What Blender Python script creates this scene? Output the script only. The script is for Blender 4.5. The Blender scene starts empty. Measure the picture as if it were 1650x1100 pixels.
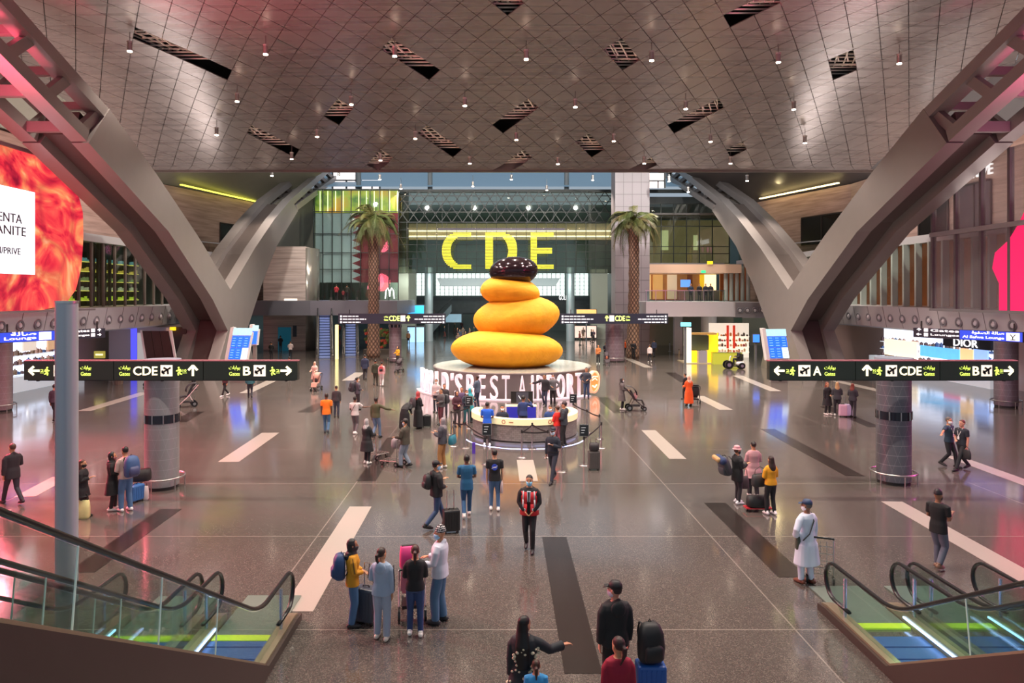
import bpy, bmesh, math, random
from mathutils import Vector, Matrix
random.seed(7)
C = bpy.context.scene.collection
PI = math.pi; R = math.radians
F = 1138.0; VX = 795.0; VY = 475.0; H = 6.0
def W3(px, py, d): return Vector(((px-VX)*d/F, d, H-(py-VY)*d/F))
def G(px, py):
    d = H*F/(py-VY); return Vector(((px-VX)*d/F, d, 0))
# ---------------------------------------------------------------- materials
def lin(c):
    return tuple((v/12.92 if v <= .04045 else ((v+.055)/1.055)**2.4) for v in c)
def hx(s):
    s = s.lstrip('#'); return lin(tuple(int(s[i:i+2], 16)/255 for i in (0, 2, 4)))
MC = {}
def mat(col, rough=.6, metal=0., emit=0., name=None, noise=0., nscale=8., bump=0., bscale=40., spec=None, ecol=None, trans=False):
    key = (col, rough, metal, emit, noise, nscale, bump, bscale, spec, ecol)
    if key in MC: return MC[key]
    m = bpy.data.materials.new(name or 'mat_'+col.strip('#')); m.use_nodes = True
    nt = m.node_tree; b = nt.nodes['Principled BSDF']; c = hx(col)
    b.inputs['Base Color'].default_value = (*c, 1)
    b.inputs['Roughness'].default_value = rough; b.inputs['Metallic'].default_value = metal
    if spec is not None: b.inputs['Specular IOR Level'].default_value = spec
    if emit:
        b.inputs['Emission Color'].default_value = (*(hx(ecol) if ecol else c), 1); b.inputs['Emission Strength'].default_value = emit
    if noise or bump:
        tc = nt.nodes.new('ShaderNodeTexCoord')
        if noise:
            n = nt.nodes.new('ShaderNodeTexNoise'); n.inputs['Scale'].default_value = nscale; n.inputs['Detail'].default_value = 4
            nt.links.new(tc.outputs['Object'], n.inputs['Vector'])
            mr = nt.nodes.new('ShaderNodeMapRange'); mr.inputs['To Min'].default_value = 1-noise; mr.inputs['To Max'].default_value = 1+noise
            nt.links.new(n.outputs['Fac'], mr.inputs['Value'])
            mx = nt.nodes.new('ShaderNodeVectorMath'); mx.operation = 'SCALE'; mx.inputs[0].default_value = c
            nt.links.new(mr.outputs[0], mx.inputs['Scale']); nt.links.new(mx.outputs[0], b.inputs['Base Color'])
        if bump:
            n2 = nt.nodes.new('ShaderNodeTexNoise'); n2.inputs['Scale'].default_value = bscale; n2.inputs['Detail'].default_value = 5
            nt.links.new(tc.outputs['Object'], n2.inputs['Vector'])
            bp = nt.nodes.new('ShaderNodeBump'); bp.inputs['Strength'].default_value = bump; bp.inputs['Distance'].default_value = .05
            nt.links.new(n2.outputs['Fac'], bp.inputs['Height']); nt.links.new(bp.outputs[0], b.inputs['Normal'])
    MC[key] = m; return m
class NT:
    def __init__(s, name):
        s.m = bpy.data.materials.new(name); s.m.use_nodes = True; s.t = s.m.node_tree; s.b = s.t.nodes['Principled BSDF']
        s.o = s.t.nodes['Material Output']
    def n(s, typ, **kw):
        n = s.t.nodes.new(typ)
        for k, v in kw.items():
            if k in ('operation', 'data_type', 'blend_type', 'feature', 'distance', 'noise_dimensions', 'offset', 'squash'): setattr(n, k, v)
        return n
    def l(s, a, b): s.t.links.new(a, b)
    def math(s, op, a, b=None):
        n = s.t.nodes.new('ShaderNodeMath'); n.operation = op
        for i, v in enumerate((a, b)):
            if v is None: continue
            if hasattr(v, 'links') or hasattr(v, 'is_linked'): s.l(v, n.inputs[i])
            else: n.inputs[i].default_value = v
        return n.outputs[0]
    def mix(s, f, a, b):
        n = s.t.nodes.new('ShaderNodeMix'); n.data_type = 'RGBA'
        if hasattr(f, 'is_linked'): s.l(f, n.inputs[0])
        else: n.inputs[0].default_value = f
        for v, i in ((a, 6), (b, 7)):
            if hasattr(v, 'is_linked'): s.l(v, n.inputs[i])
            else: n.inputs[i].default_value = (*v, 1)
        return n.outputs[2]
def glassmat(name, tint='#dfe8e6', refl=.12, rough=.02):
    m = NT(name); t = m.t
    tr = t.nodes.new('ShaderNodeBsdfTransparent'); tr.inputs[0].default_value = (*hx(tint), 1)
    gl = t.nodes.new('ShaderNodeBsdfGlossy'); gl.inputs['Roughness'].default_value = rough; gl.inputs['Color'].default_value = (.8, .8, .8, 1)
    lw = t.nodes.new('ShaderNodeLayerWeight'); pw = t.nodes.new('ShaderNodeMath'); pw.operation = 'POWER'; pw.inputs[1].default_value = 4; m.l(lw.outputs['Facing'], pw.inputs[0])
    mr = t.nodes.new('ShaderNodeMapRange'); mr.inputs['To Min'].default_value = refl*.4; mr.inputs['To Max'].default_value = .75
    m.l(pw.outputs[0], mr.inputs['Value'])
    mx = t.nodes.new('ShaderNodeMixShader'); m.l(mr.outputs[0], mx.inputs[0]); m.l(tr.outputs[0], mx.inputs[1]); m.l(gl.outputs[0], mx.inputs[2])
    m.l(mx.outputs[0], m.o.inputs['Surface']); return m.m
# ---------------------------------------------------------------- mesh builder
class MB:
    def __init__(s): s.b = bmesh.new()
    def quad(s, *p):
        try: s.b.faces.new([s.b.verts.new(v) for v in p])
        except ValueError: pass
        return s
    def box(s, x0, x1, y0, y1, z0, z1):
        v = [s.b.verts.new(p) for p in ((x0,y0,z0),(x1,y0,z0),(x1,y1,z0),(x0,y1,z0),(x0,y0,z1),(x1,y0,z1),(x1,y1,z1),(x0,y1,z1))]
        for f in ((0,3,2,1),(4,5,6,7),(0,1,5,4),(1,2,6,5),(2,3,7,6),(3,0,4,7)): s.b.faces.new([v[i] for i in f])
        return s
    def cbox(s, c, sx, sy, sz): return s.box(c[0]-sx/2, c[0]+sx/2, c[1]-sy/2, c[1]+sy/2, c[2]-sz/2, c[2]+sz/2)
    def prism(s, poly, ax, a0, a1):
        def P(u, v, a): return {'x': (a, u, v), 'y': (u, a, v), 'z': (u, v, a)}[ax]
        A = [s.b.verts.new(P(u, v, a0)) for u, v in poly]; B = [s.b.verts.new(P(u, v, a1)) for u, v in poly]
        n = len(poly); s.b.faces.new(A); s.b.faces.new(B[::-1])
        for i in range(n): s.b.faces.new((A[i], B[i], B[(i+1) % n], A[(i+1) % n]))
        return s
    def bar(s, a, b, w, h=None, up=(0, 0, 1)):
        a = Vector(a); b = Vector(b); d = (b-a); h = h or w
        if d.length < 1e-6: return s
        d.normalize(); u = Vector(up)
        if abs(d.dot(u)) > .98: u = Vector((0, 1, 0))
        x = d.cross(u).normalized(); z = x.cross(d).normalized()
        v = []
        for p in (a, b):
            for i, j in ((-1,-1),(1,-1),(1,1),(-1,1)): v.append(s.b.verts.new(p+x*(i*w/2)+z*(j*h/2)))
        for f in ((0,1,2,3),(7,6,5,4),(0,4,5,1),(1,5,6,2),(2,6,7,3),(3,7,4,0)): s.b.faces.new([v[i] for i in f])
        return s
    def loops(s, L, cap=True, closed=True):
        V = [[s.b.verts.new(p) for p in l] for l in L]; n = len(V[0])
        for a, b in zip(V, V[1:]):
            for i in range(n if closed else n-1):
                j = (i+1) % n; s.b.faces.new((a[i], a[j], b[j], b[i]))
        if cap: s.b.faces.new(V[0][::-1]); s.b.faces.new(V[-1])
        return s
    def rings(s, L, n=14, sq=2.0):
        out = []
        for (cx, cy, z, rx, ry) in L:
            l = []
            for i in range(n):
                a = 2*PI*i/n; c, t = math.cos(a), math.sin(a)
                if sq != 2.0:
                    c = math.copysign(abs(c)**(2/sq), c); t = math.copysign(abs(t)**(2/sq), t)
                l.append((cx+rx*c, cy+ry*t, z))
            out.append(l)
        return s.loops(out)
    def cyl(s, cx, cy, z0, z1, r, n=20, r1=None): return s.rings([(cx, cy, z0, r, r), (cx, cy, z1, r if r1 is None else r1, r if r1 is None else r1)], n)
    def lathe(s, prof, n=32, cx=0, cy=0): return s.rings([(cx, cy, z, max(r, .001), max(r, .001)) for r, z in prof], n)
    def tube(s, pts, rad, n=8, rnd=False, flat=None):
        pts = [Vector(p) for p in pts]
        rad = [rad]*len(pts) if not hasattr(rad, '__len__') else list(rad)
        if rnd:
            d0 = (pts[0]-pts[1]).normalized(); d1 = (pts[-1]-pts[-2]).normalized()
            pre = [(pts[0]+d0*rad[0]*.9, rad[0]*.4), (pts[0]+d0*rad[0]*.6, rad[0]*.8)]
            post = [(pts[-1]+d1*rad[-1]*.6, rad[-1]*.8), (pts[-1]+d1*rad[-1]*.9, rad[-1]*.4)]
            q = pre+list(zip(pts, rad))+post; pts = [a for a, _ in q]; rad = [b for _, b in q]
        t = []
        for i in range(len(pts)):
            v = (pts[min(i+1, len(pts)-1)]-pts[max(i-1, 0)]); t.append(v.normalized() if v.length > 1e-9 else Vector((0, 0, 1)))
        u = Vector((1, 0, 0)) if abs(t[0].x) < .8 else Vector((0, 1, 0))
        if flat is not None: u = Vector(flat[0])
        L = []
        for p, tt, r in zip(pts, t, rad):
            u = (u-tt*u.dot(tt)); u = u.normalized() if u.length > 1e-6 else tt.orthogonal().normalized(); w = tt.cross(u)
            k = flat[1] if flat is not None else 1
            L.append([p+u*(math.cos(2*PI*i/n)*r)+w*(math.sin(2*PI*i/n)*r*k) for i in range(n)])
        return s.loops(L)
    def ell(s, c, rx, ry, rz, n=14, m=8):
        L = []
        for j in range(m+1):
            a = -PI/2+PI*j/m; k = max(math.cos(a), .04)
            L.append([(c[0]+rx*k*math.cos(2*PI*i/n), c[1]+ry*k*math.sin(2*PI*i/n), c[2]+rz*math.sin(a)) for i in range(n)])
        return s.loops(L)
    def xf(s, M): bmesh.ops.transform(s.b, matrix=M, verts=s.b.verts); return s
    def fn(s, f):
        for v in s.b.verts: v.co = f(v.co)
        return s
    def build(s, name, m=None, parent=None, smooth=False, bevel=0, loc=None):
        bmesh.ops.recalc_face_normals(s.b, faces=s.b.faces)
        me = bpy.data.meshes.new(name); s.b.to_mesh(me); s.b.free()
        if m is not None:
            for mm in (m if isinstance(m, (list, tuple)) else [m]): me.materials.append(mm)
        if smooth:
            me.polygons.foreach_set('use_smooth', [True]*len(me.polygons))
            if smooth == 'auto':
                try: me.set_sharp_from_angle(angle=R(40))
                except Exception: pass
        o = bpy.data.objects.new(name, me); C.objects.link(o)
        if parent is not None: o.parent = parent
        if loc is not None: o.location = loc
        if bevel:
            b = o.modifiers.new('bevel', 'BEVEL'); b.width = bevel; b.segments = 2; b.limit_method = 'ANGLE'
        return o
def tag(o, label=None, cat=None, group=None, kind=None):
    if label: o['label'] = label
    if cat: o['category'] = cat
    if group: o['group'] = group
    if kind: o['kind'] = kind
    return o
def thing(name, label, cat, loc=(0, 0, 0), rz=0, group=None):
    o = bpy.data.objects.new(name, None); C.objects.link(o); o.empty_display_size = .1
    o.location = loc; o.rotation_euler = (0, 0, rz); return tag(o, label, cat, group)
def st(o): o['kind'] = 'structure'; return o
def copytree(root, loc, rz=None, label=None, group=None):
    r = root.copy(); C.objects.link(r); r.location = loc
    if rz is not None: r.rotation_euler = (0, 0, rz)
    if label: r['label'] = label
    if group: r['group'] = group
    for ch in list(root.children):
        c = ch.copy(); C.objects.link(c); c.parent = r
        for g in ch.children:
            d = g.copy(); C.objects.link(d); d.parent = c
    return r
def txt(name, s, box, y, m, parent, depth=.02, bold=0.0, rot=None, back=False):
    """lettering fitted to the box x0,x1,z0,z1 in the parent's xz plane, facing -y"""
    cu = bpy.data.curves.new(name, 'FONT'); cu.body = s; cu.size = 1; cu.extrude = .01; cu.offset = bold; cu.resolution_u = 3
    o = bpy.data.objects.new(name, cu); C.objects.link(o)
    dg = bpy.context.evaluated_depsgraph_get(); me = bpy.data.meshes.new_from_object(o.evaluated_get(dg))
    bpy.data.objects.remove(o)
    if not me.vertices: return None
    xs = [v.co.x for v in me.vertices]; ys = [v.co.y for v in me.vertices]
    x0, x1, z0, z1 = box; ax, bx, ay, by = min(xs), max(xs), min(ys), max(ys)
    for v in me.vertices:
        u = (v.co.x-ax)/max(bx-ax, 1e-6); w = (v.co.y-ay)/max(by-ay, 1e-6); k = 1 if v.co.z > 0 else 0
        if back: u = 1-u
        v.co = Vector((x0+(x1-x0)*u, y-(depth*k if not back else -depth*k), z0+(z1-z0)*w))
    me.materials.clear(); me.materials.append(m)
    ob = bpy.data.objects.new(name, me); C.objects.link(ob); ob.parent = parent
    return ob
def strokes(name, lines, box, y, w, m, parent, dots=()):
    x0, x1, z0, z1 = box; b = MB()
    for l in lines:
        p = [Vector((x0+(x1-x0)*u, y, z0+(z1-z0)*v)) for u, v in l]
        for a, c in zip(p, p[1:]): b.bar(a, c, .02, w, up=(0, 0, 1)) if abs((c-a).z) < abs((c-a).x)*.001 else b.bar(a, c, w, .02, up=(0, -1, 0))
    for u, v, r in dots:
        b.tube([(x0+(x1-x0)*u, y+.01, z0+(z1-z0)*v), (x0+(x1-x0)*u, y-.01, z0+(z1-z0)*v)], r*(z1-z0), 12)
    return b.build(name, m, parent)
ARROW = {'L': [[(0, .5), (1, .5)], [(.45, .95), (0, .5), (.45, .05)]], 'R': [[(0, .5), (1, .5)], [(.55, .95), (1, .5), (.55, .05)]],
         'U': [[(.5, 0), (.5, 1)], [(.05, .55), (.5, 1), (.95, .55)]]}
MANL = [[(.5, .74), (.42, .42)], [(.42, .42), (.68, .26), (.6, 0)], [(.42, .42), (.3, .18), (0, .12)], [(.55, .72), (.75, .52), (.98, .56)], [(.5, .74), (.2, .66), (.12, .45)]]
# ---------------------------------------------------------------- common materials
M = dict(
 steel=mat('#b9b6b4', .28, 1., name='brushed_steel'), chrome=mat('#d8d8da', .12, 1., name='chrome'),
 dark=mat('#1b1a1a', .5, name='dark_paint'), rubber=mat('#0e0f12', .32, name='handrail_rubber'),
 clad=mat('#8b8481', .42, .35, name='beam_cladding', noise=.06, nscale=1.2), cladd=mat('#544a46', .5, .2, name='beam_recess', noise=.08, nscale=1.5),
 band=mat('#c2bfc4', .4, .15, name='band_panel', noise=.03), white=mat('#d9d7d4', .5, name='white_panel'),
 navy=mat('#1c2233', .45, name='navy_sign'), sgrn=mat('#1e2a22', .5, name='sign_face'),
 eyel=mat('#f2ffb0', .5, emit=1.0, ecol='#d2f63a', name='sign_lime'), ewht=mat('#ffffff', .5, emit=1.0, name='sign_white'),
 ecream=mat('#fff6d8', .5, emit=1.0, ecol='#fdf3c8', name='sign_cream'), ebox=mat('#ffeedd', .5, emit=.8, ecol='#f7e7cf', name='pictogram_box'),
 eblue=mat('#2a62e8', .4, emit=1.1, ecol='#1d62ee', name='screen_blue'), skin=mat('#b98563', .55, name='skin_tan'), skind=mat('#5c3b2a', .5, name='skin_dark'),
 skinl=mat('#d6a585', .55, name='skin_light'), cream=mat('#e5d9b0', .4, name='cream_fascia', emit=.28, ecol='#f2dc9a'))
band_light = 0
M['glass'] = glassmat('clear_glass', '#e6f2ee', .10)
M['gglass'] = glassmat('green_glass', '#d9ded6', .2)
M['dglass'] = glassmat('tinted_glass', '#8fa09c', .25)
def floor_mat():
    m = NT('polished_terrazzo'); tc = m.n('ShaderNodeTexCoord'); g = m.n('ShaderNodeNewGeometry')
    sep = m.n('ShaderNodeSeparateXYZ'); m.l(g.outputs['Position'], sep.inputs[0])
    v = m.n('ShaderNodeTexVoronoi'); v.inputs['Scale'].default_value = 60; m.l(g.outputs['Position'], v.inputs['Vector'])
    wn = m.n('ShaderNodeTexNoise'); wn.inputs['Scale'].default_value = .5; wn.inputs['Detail'].default_value = 6; m.l(g.outputs['Position'], wn.inputs['Vector'])
    sx = m.n('ShaderNodeSeparateColor'); m.l(v.outputs['Color'], sx.inputs[0])
    chip = m.math('POWER', sx.outputs[0], 3.0)
    c = m.mix(chip, hx('#4a4542'), hx('#756d66'))
    c = m.mix(m.math('MULTIPLY', wn.outputs['Fac'], .35), c, hx('#4e4845'))
    def line(co, per, off, w):
        f = m.math('FRACT', m.math('DIVIDE', m.math('ADD', co, off), per)); return m.math('LESS_THAN', f, w/per)
    ln = m.math('MAXIMUM', line(sep.outputs['Y'], 4.9, 2.05, .035), line(sep.outputs['X'], 9.8, 4.4, .03))
    c = m.mix(m.math('MULTIPLY', ln, .7), c, hx('#8d867e'))
    m.l(c, m.b.inputs['Base Color'])
    m.b.inputs['Roughness'].default_value = .13; m.b.inputs['Specular IOR Level'].default_value = 1.0; m.b.inputs['IOR'].default_value = 1.75
    n2 = m.n('ShaderNodeTexNoise'); n2.inputs['Scale'].default_value = .6; n2.inputs['Detail'].default_value = 3; m.l(g.outputs['Position'], n2.inputs['Vector'])
    mr = m.n('ShaderNodeMapRange'); mr.inputs['To Min'].default_value = .07; mr.inputs['To Max'].default_value = .17; m.l(n2.outputs['Fac'], mr.inputs['Value']); m.l(mr.outputs[0], m.b.inputs['Roughness'])
    bp = m.n('ShaderNodeBump'); bp.inputs['Strength'].default_value = .02; m.l(v.outputs['Distance'], bp.inputs['Height'])
    return m.m
def travertine(name, a, b, row=.6, wid=2.4):
    m = NT(name); g = m.n('ShaderNodeTexCoord')
    mp = m.n('ShaderNodeMapping'); mp.inputs['Scale'].default_value = (.25, .25, 3.5); m.l(g.outputs['Object'], mp.inputs['Vector'])
    n = m.n('ShaderNodeTexNoise'); n.inputs['Scale'].default_value = 1.4; n.inputs['Detail'].default_value = 6; m.l(mp.outputs[0], n.inputs['Vector'])
    cr = m.n('ShaderNodeValToRGB'); m.l(n.outputs['Fac'], cr.inputs[0])
    cr.color_ramp.elements[0].position = .3; cr.color_ramp.elements[0].color = (*hx(a), 1); cr.color_ramp.elements[1].position = .7; cr.color_ramp.elements[1].color = (*hx(b), 1)
    sep = m.n('ShaderNodeSeparateXYZ'); m.l(g.outputs['Object'], sep.inputs[0])
    f = m.math('FRACT', m.math('DIVIDE', sep.outputs['Z'], row)); ln = m.math('LESS_THAN', f, .03)
    c = m.mix(m.math('MULTIPLY', ln, .5), cr.outputs[0], hx('#4a3d37')); m.l(c, m.b.inputs['Base Color']); m.b.inputs['Roughness'].default_value = .45
    return m.m
M['trav'] = travertine('pink_travertine', '#8f7468', '#b69a8b')
M['marble'] = travertine('pale_marble', '#a39289', '#cbbab0', .9)
# ================================================================= camera, world, render look
sc = bpy.context.scene
cam = bpy.data.cameras.new('camera'); co = bpy.data.objects.new('camera', cam); C.objects.link(co); sc.camera = co
co.location = (0, 0, H); co.rotation_euler = (R(90), 0, 0); cam.sensor_width = 36; cam.lens = 36*F/1650
cam.shift_x = 30/1650; cam.shift_y = -75/1650; cam.clip_start = .1; cam.clip_end = 600
w = bpy.data.worlds.new('dusk'); sc.world = w; w.use_nodes = True
w.node_tree.nodes['Background'].inputs[0].default_value = (.30, .36, .42, 1); w.node_tree.nodes['Background'].inputs[1].default_value = .9
sc.view_settings.view_transform = 'Standard'; sc.view_settings.look = 'None'; sc.view_settings.gamma = 1; sc.view_settings.exposure = .32
XC = 1.2
# ================================================================= setting
st(MB().box(-70, 75, -6, 170, -.3, 0).build('floor', floor_mat()))
def zc(y):                                            # height of the ceiling over the hall
    u = y/40-1
    return 6+(40*(.345-.11*u-.2*u*u) if y > 28 else 40*(.345+.11*.3-.2*.09)+(28-y)*-.03)
W4 = 6.26/4; L4 = 10.6/4
def uv2xy(u, v): return ((u+v)/2*W4+1.5, (u-v)/2*L4+45.1)
def xy2uv(x, y):
    a = (x-1.5)/W4; b = (y-45.1)/L4; return a+b, a-b
def hit(px, py):
    d = 20.
    while d < 58.5 and H+(VY-py)*d/F < zc(d)-1e-6: d += .02
    return (px-VX)*d/F, d
HOLES = [(305,82,'u',4,1),(660,93,'u',3,1),(1005,98,'u',2,1),(1345,107,'v',1,2),(538,175,'v',2,1),(832,180,'v',3,1),(1117,184,'v',3,1),(443,223,'u',3,1),(697,228,'u',3,1),
         (946,231,'u',2,1),(1192,234,'u',1,1),(600,256,'v',2,1),(822,258,'v',3,1),(1035,262,'v',2,1),(1222,6,'v',2,1),(822,3,'v',1,1)]
gone = set(); hole_c = []
for px, py, d, n, k in HOLES:
    x, y = hit(px, py); u, v = xy2uv(x, y); hole_c.append((x, y))
    iu, iv = math.floor(u-(n-1)/2 if d == 'u' else u), math.floor(v-(n-1)/2 if d == 'v' else v)
    for i in range(n):
        for j in range(k): gone.add((iu+i, iv+j) if d == 'u' else (iu+j, iv+i))
cb = MB(); bb = MB(); rnd = random.Random(3)
for iu in range(-60, 60):
    for iv in range(-60, 60):
        cx, cy = uv2xy(iu+.5, iv+.5)
        if not (-29.5 < cx < 32 and 4 < cy < 60): continue
        q = [uv2xy(iu, iv), uv2xy(iu+1, iv), uv2xy(iu+1, iv+1), uv2xy(iu, iv+1)]
        strong = [1 if (iu % 4 == 0) else 0, 1 if (iv % 4 == 0) else 0]
        if (iu, iv) in gone: continue
        g = .972; z = []
        tx, ty = rnd.uniform(-.0014, .0014), rnd.uniform(-.0014, .0014)
        P = [(cx+(x-cx)*g, min(cy+(y-cy)*g, 57.95)) for x, y in q]
        if sum(p_[1] > 57.94 for p_ in P) > 3: continue
        tx, ty = (tx, ty) if cy < 55 else (0, 0)
        vs = [cb.b.verts.new((x, y, zc(y)+tx*(x-cx)+ty*(y-cy))) for x, y in P]; ws = [cb.b.verts.new((x, y, zc(y)+.05)) for x, y in P]
        cb.b.faces.new(vs)
        for i in range(4): cb.b.faces.new((vs[i], ws[i], ws[(i+1) % 4], vs[(i+1) % 4]))
cm = NT('ceiling_panel'); cm.b.inputs['Metallic'].default_value = .55; cm.b.inputs['Roughness'].default_value = .27
g = cm.n('ShaderNodeNewGeometry'); mp = cm.n('ShaderNodeMapping'); mp.inputs['Scale'].default_value = (.12, 2.2, .3); cm.l(g.outputs['Position'], mp.inputs['Vector'])
n1 = cm.n('ShaderNodeTexNoise'); n1.inputs['Scale'].default_value = 1.0; n1.inputs['Detail'].default_value = 5; cm.l(mp.outputs[0], n1.inputs['Vector'])
cm.l(cm.mix(n1.outputs['Fac'], hx('#7b7370'), hx('#9a918c')), cm.b.inputs['Base Color'])
wn = cm.n('ShaderNodeMapRange'); wn.inputs['To Min'].default_value = .2; wn.inputs['To Max'].default_value = .36; cm.l(n1.outputs['Fac'], wn.inputs['Value']); cm.l(wn.outputs[0], cm.b.inputs['Roughness'])
st(cb.build('ceiling', cm.m))
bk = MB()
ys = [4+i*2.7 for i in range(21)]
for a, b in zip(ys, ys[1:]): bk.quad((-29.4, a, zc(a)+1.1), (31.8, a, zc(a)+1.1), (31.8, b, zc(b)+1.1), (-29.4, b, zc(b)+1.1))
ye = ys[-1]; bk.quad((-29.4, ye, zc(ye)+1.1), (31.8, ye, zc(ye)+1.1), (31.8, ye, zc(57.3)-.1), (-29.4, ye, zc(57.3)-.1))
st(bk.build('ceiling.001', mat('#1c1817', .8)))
for i, (x, y) in enumerate(hole_c):                    # steel lattice showing through each open hatch
    t = MB(); Z = lambda yy, dz: zc(min(yy, 57.5))+.42+dz
    for k in (-2.5, -2, -1.3, -.7, 0, .6, 1.2, 1.8, 2.4):
        t.bar((x-2.2, y+k*.7, Z(y+k*.7, -.1)), (x+2.2, y+k*.7+.5, Z(y+k*.7+.5, .15)), .07)
        t.bar((x+k*.9-.5, y-1.6, Z(y-1.6, -.12)), (x+k*.9+.6, y+1.4, Z(y+1.4, .2)), .06)
        t.bar((x+k*.8, y-1.2, Z(y-1.2, .3)), (x+k*.8+.7, y-.2, Z(y-.2, -.2)), .07)
        t.bar((x+k*.8+.4, y+.2, Z(y+.2, -.2)), (x+k*.8-.4, y+1.3, Z(y+1.3, .25)), .07)
    tag(t.build('ceiling_lattice', mat('#efe6d8', .5, .0)), 'steel lattice bars seen inside an open ceiling hatch', 'ceiling lattice', 'steel lattices inside the ceiling hatches')
# rear edge trim of the ceiling
st(MB().box(-30, 33, 57.9, 58.2, zc(58)-.12, zc(58)+1.2).build('trim_1', mat('#6a605b', .4, .4)))
# ---- pendant downlights
LP = 3300
LAMPS = [(209,82),(428,87),(636,90),(848,95),(1050,97),(1254,100),(1449,102),(382,163),(566,168),(749,170),(927,172),(1105,175),(1279,176),(349,217),(511,220),(669,223),(832,225),(989,227),(1145,228),(1297,230),(470,256),(613,258),(757,263),(899,264),(1038,263),(1177,263)]
lampproto = None
mlamp = mat('#fff3e0', .4, emit=22., ecol='#ffe9d0', name='lamp_lens')
def lamp(x, y, z, top, label, group, power, proto=[None]):
    if proto[0] is None:
        o = thing('pendant_downlight', label, 'lamp', (x, y, z), 0, group)
        MB().cyl(0, 0, .0, .42, .13, 14).build('housing', mat('#aaa39c', .3, .7), o)
        MB().cyl(0, 0, .42, .5, .15, 14).build('collar', mat('#d8d2ca', .3, .7), o)
        MB().cyl(0, 0, .5, 1.25, .02, 6).build('stem', mat('#6f6a66', .4, .6), o)
        MB().cyl(0, 0, -.05, .0, .12, 14).build('lens', mlamp, o); proto[0] = o
    else: o = copytree(proto[0], (x, y, z), label=label, group=group)
    l = bpy.data.lights.new('lamp_light', 'SPOT'); l.energy = power; l.spot_size = R(118); l.spot_blend = .7; l.color = (1, .86, .74); l.shadow_soft_size = .12
    lo = bpy.data.objects.new('lamp_light', l); C.objects.link(lo); lo.location = (x, y, z-.12)
    return o
for px, py in LAMPS:
    d = 20.
    while d < 58 and H+(VY-py)*d/F < zc(d)-1.0: d += .02
    x = (px-VX)*d/F; lamp(x, d, H+(VY-py)*d/F, 0, 'small cylindrical downlight hanging under the panelled hall ceiling', 'downlights under the panelled ceiling', LP)
for y, xs in ((24, (-17, -10, -3.5, 3.5, 10, 17)), (15, (-12, -6, 0, 6, 12))):
    for x in xs: lamp(x, y, zc(y)-1.05, 0, 'small cylindrical downlight hanging under the panelled hall ceiling', 'downlights under the panelled ceiling', LP)
for px, py, d in ((438,283,62),(1204,291,62),(546,284,72),(612,272+17,74),(646,304,80),(762,300,80),(824,289,75),(881,306,80),(955,290,75),(1078,292,68),(995,308,78),(1109,309,72),(1136,319,76)):
    p = W3(px, py, d); lamp(p.x, p.y, p.z, 0, 'small cylindrical downlight hanging beyond the rear ceiling edge', 'downlights beyond the ceiling edge', LP*.7)
# ---- floor stripes
def stripe(p0, p1, w, m, name):
    a = G(*p0); b = G(*p1); d = (b-a).normalized(); n = Vector((-d.y, d.x, 0))*w/2
    lo = [a-n, b-n, b+n, a+n]
    o = MB().prism([(v.x, v.y) for v in lo], 'z', .0, .006).build(name, m); st(o)
SW = mat('#a39b92', .2, name='white_inlay', noise=.05, nscale=30, spec=.6); SD = mat('#2c2624', .18, name='dark_inlay', noise=.08, nscale=30, spec=.6)
ST = [((581,816),(478,985),.62,SW),((436,697),(368,744),.75,SW),((1045,693),(1092,739),.62,SW),((846,741),(852,775),.6,SW),((1437,808),(1680,945),.6,SW),((1535,735),(1700,795),.6,SW),
      ((1010,577),(1045,592),.7,SW),((1125,638),(1170,660),.7,SW),((1188,605),(1250,630),.7,SW),((135,662),(235,632),.7,SW),((440,612),(395,633),.7,SW),((580,600),(560,613),.8,SW),((40,800),(100,768),.6,SW),((-60,860),(0,822),.6,SW),((1310,605),(1420,630),.7,SW),
      ((893,865),(940,1085),.6,SD),((1152,810),(1278,930),.62,SD),((1237,691),(1378,767),.62,SD),((636,705),(590,775),.62,SD),((275,820),(130,922),.6,SD),((520,650),(492,664),.8,SD),((1080,600),(1110,618),.8,SD),((970,640),(1000,665),.7,SD),((318,663),(288,680),.7,SD),((1330,655),(1410,688),.6,SD),((-20,1000),(90,930),.6,SD)]
for i, (a, b, w_, m_) in enumerate(ST): stripe(a, b, w_, m_, 'trim_%d' % (i+2))
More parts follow.
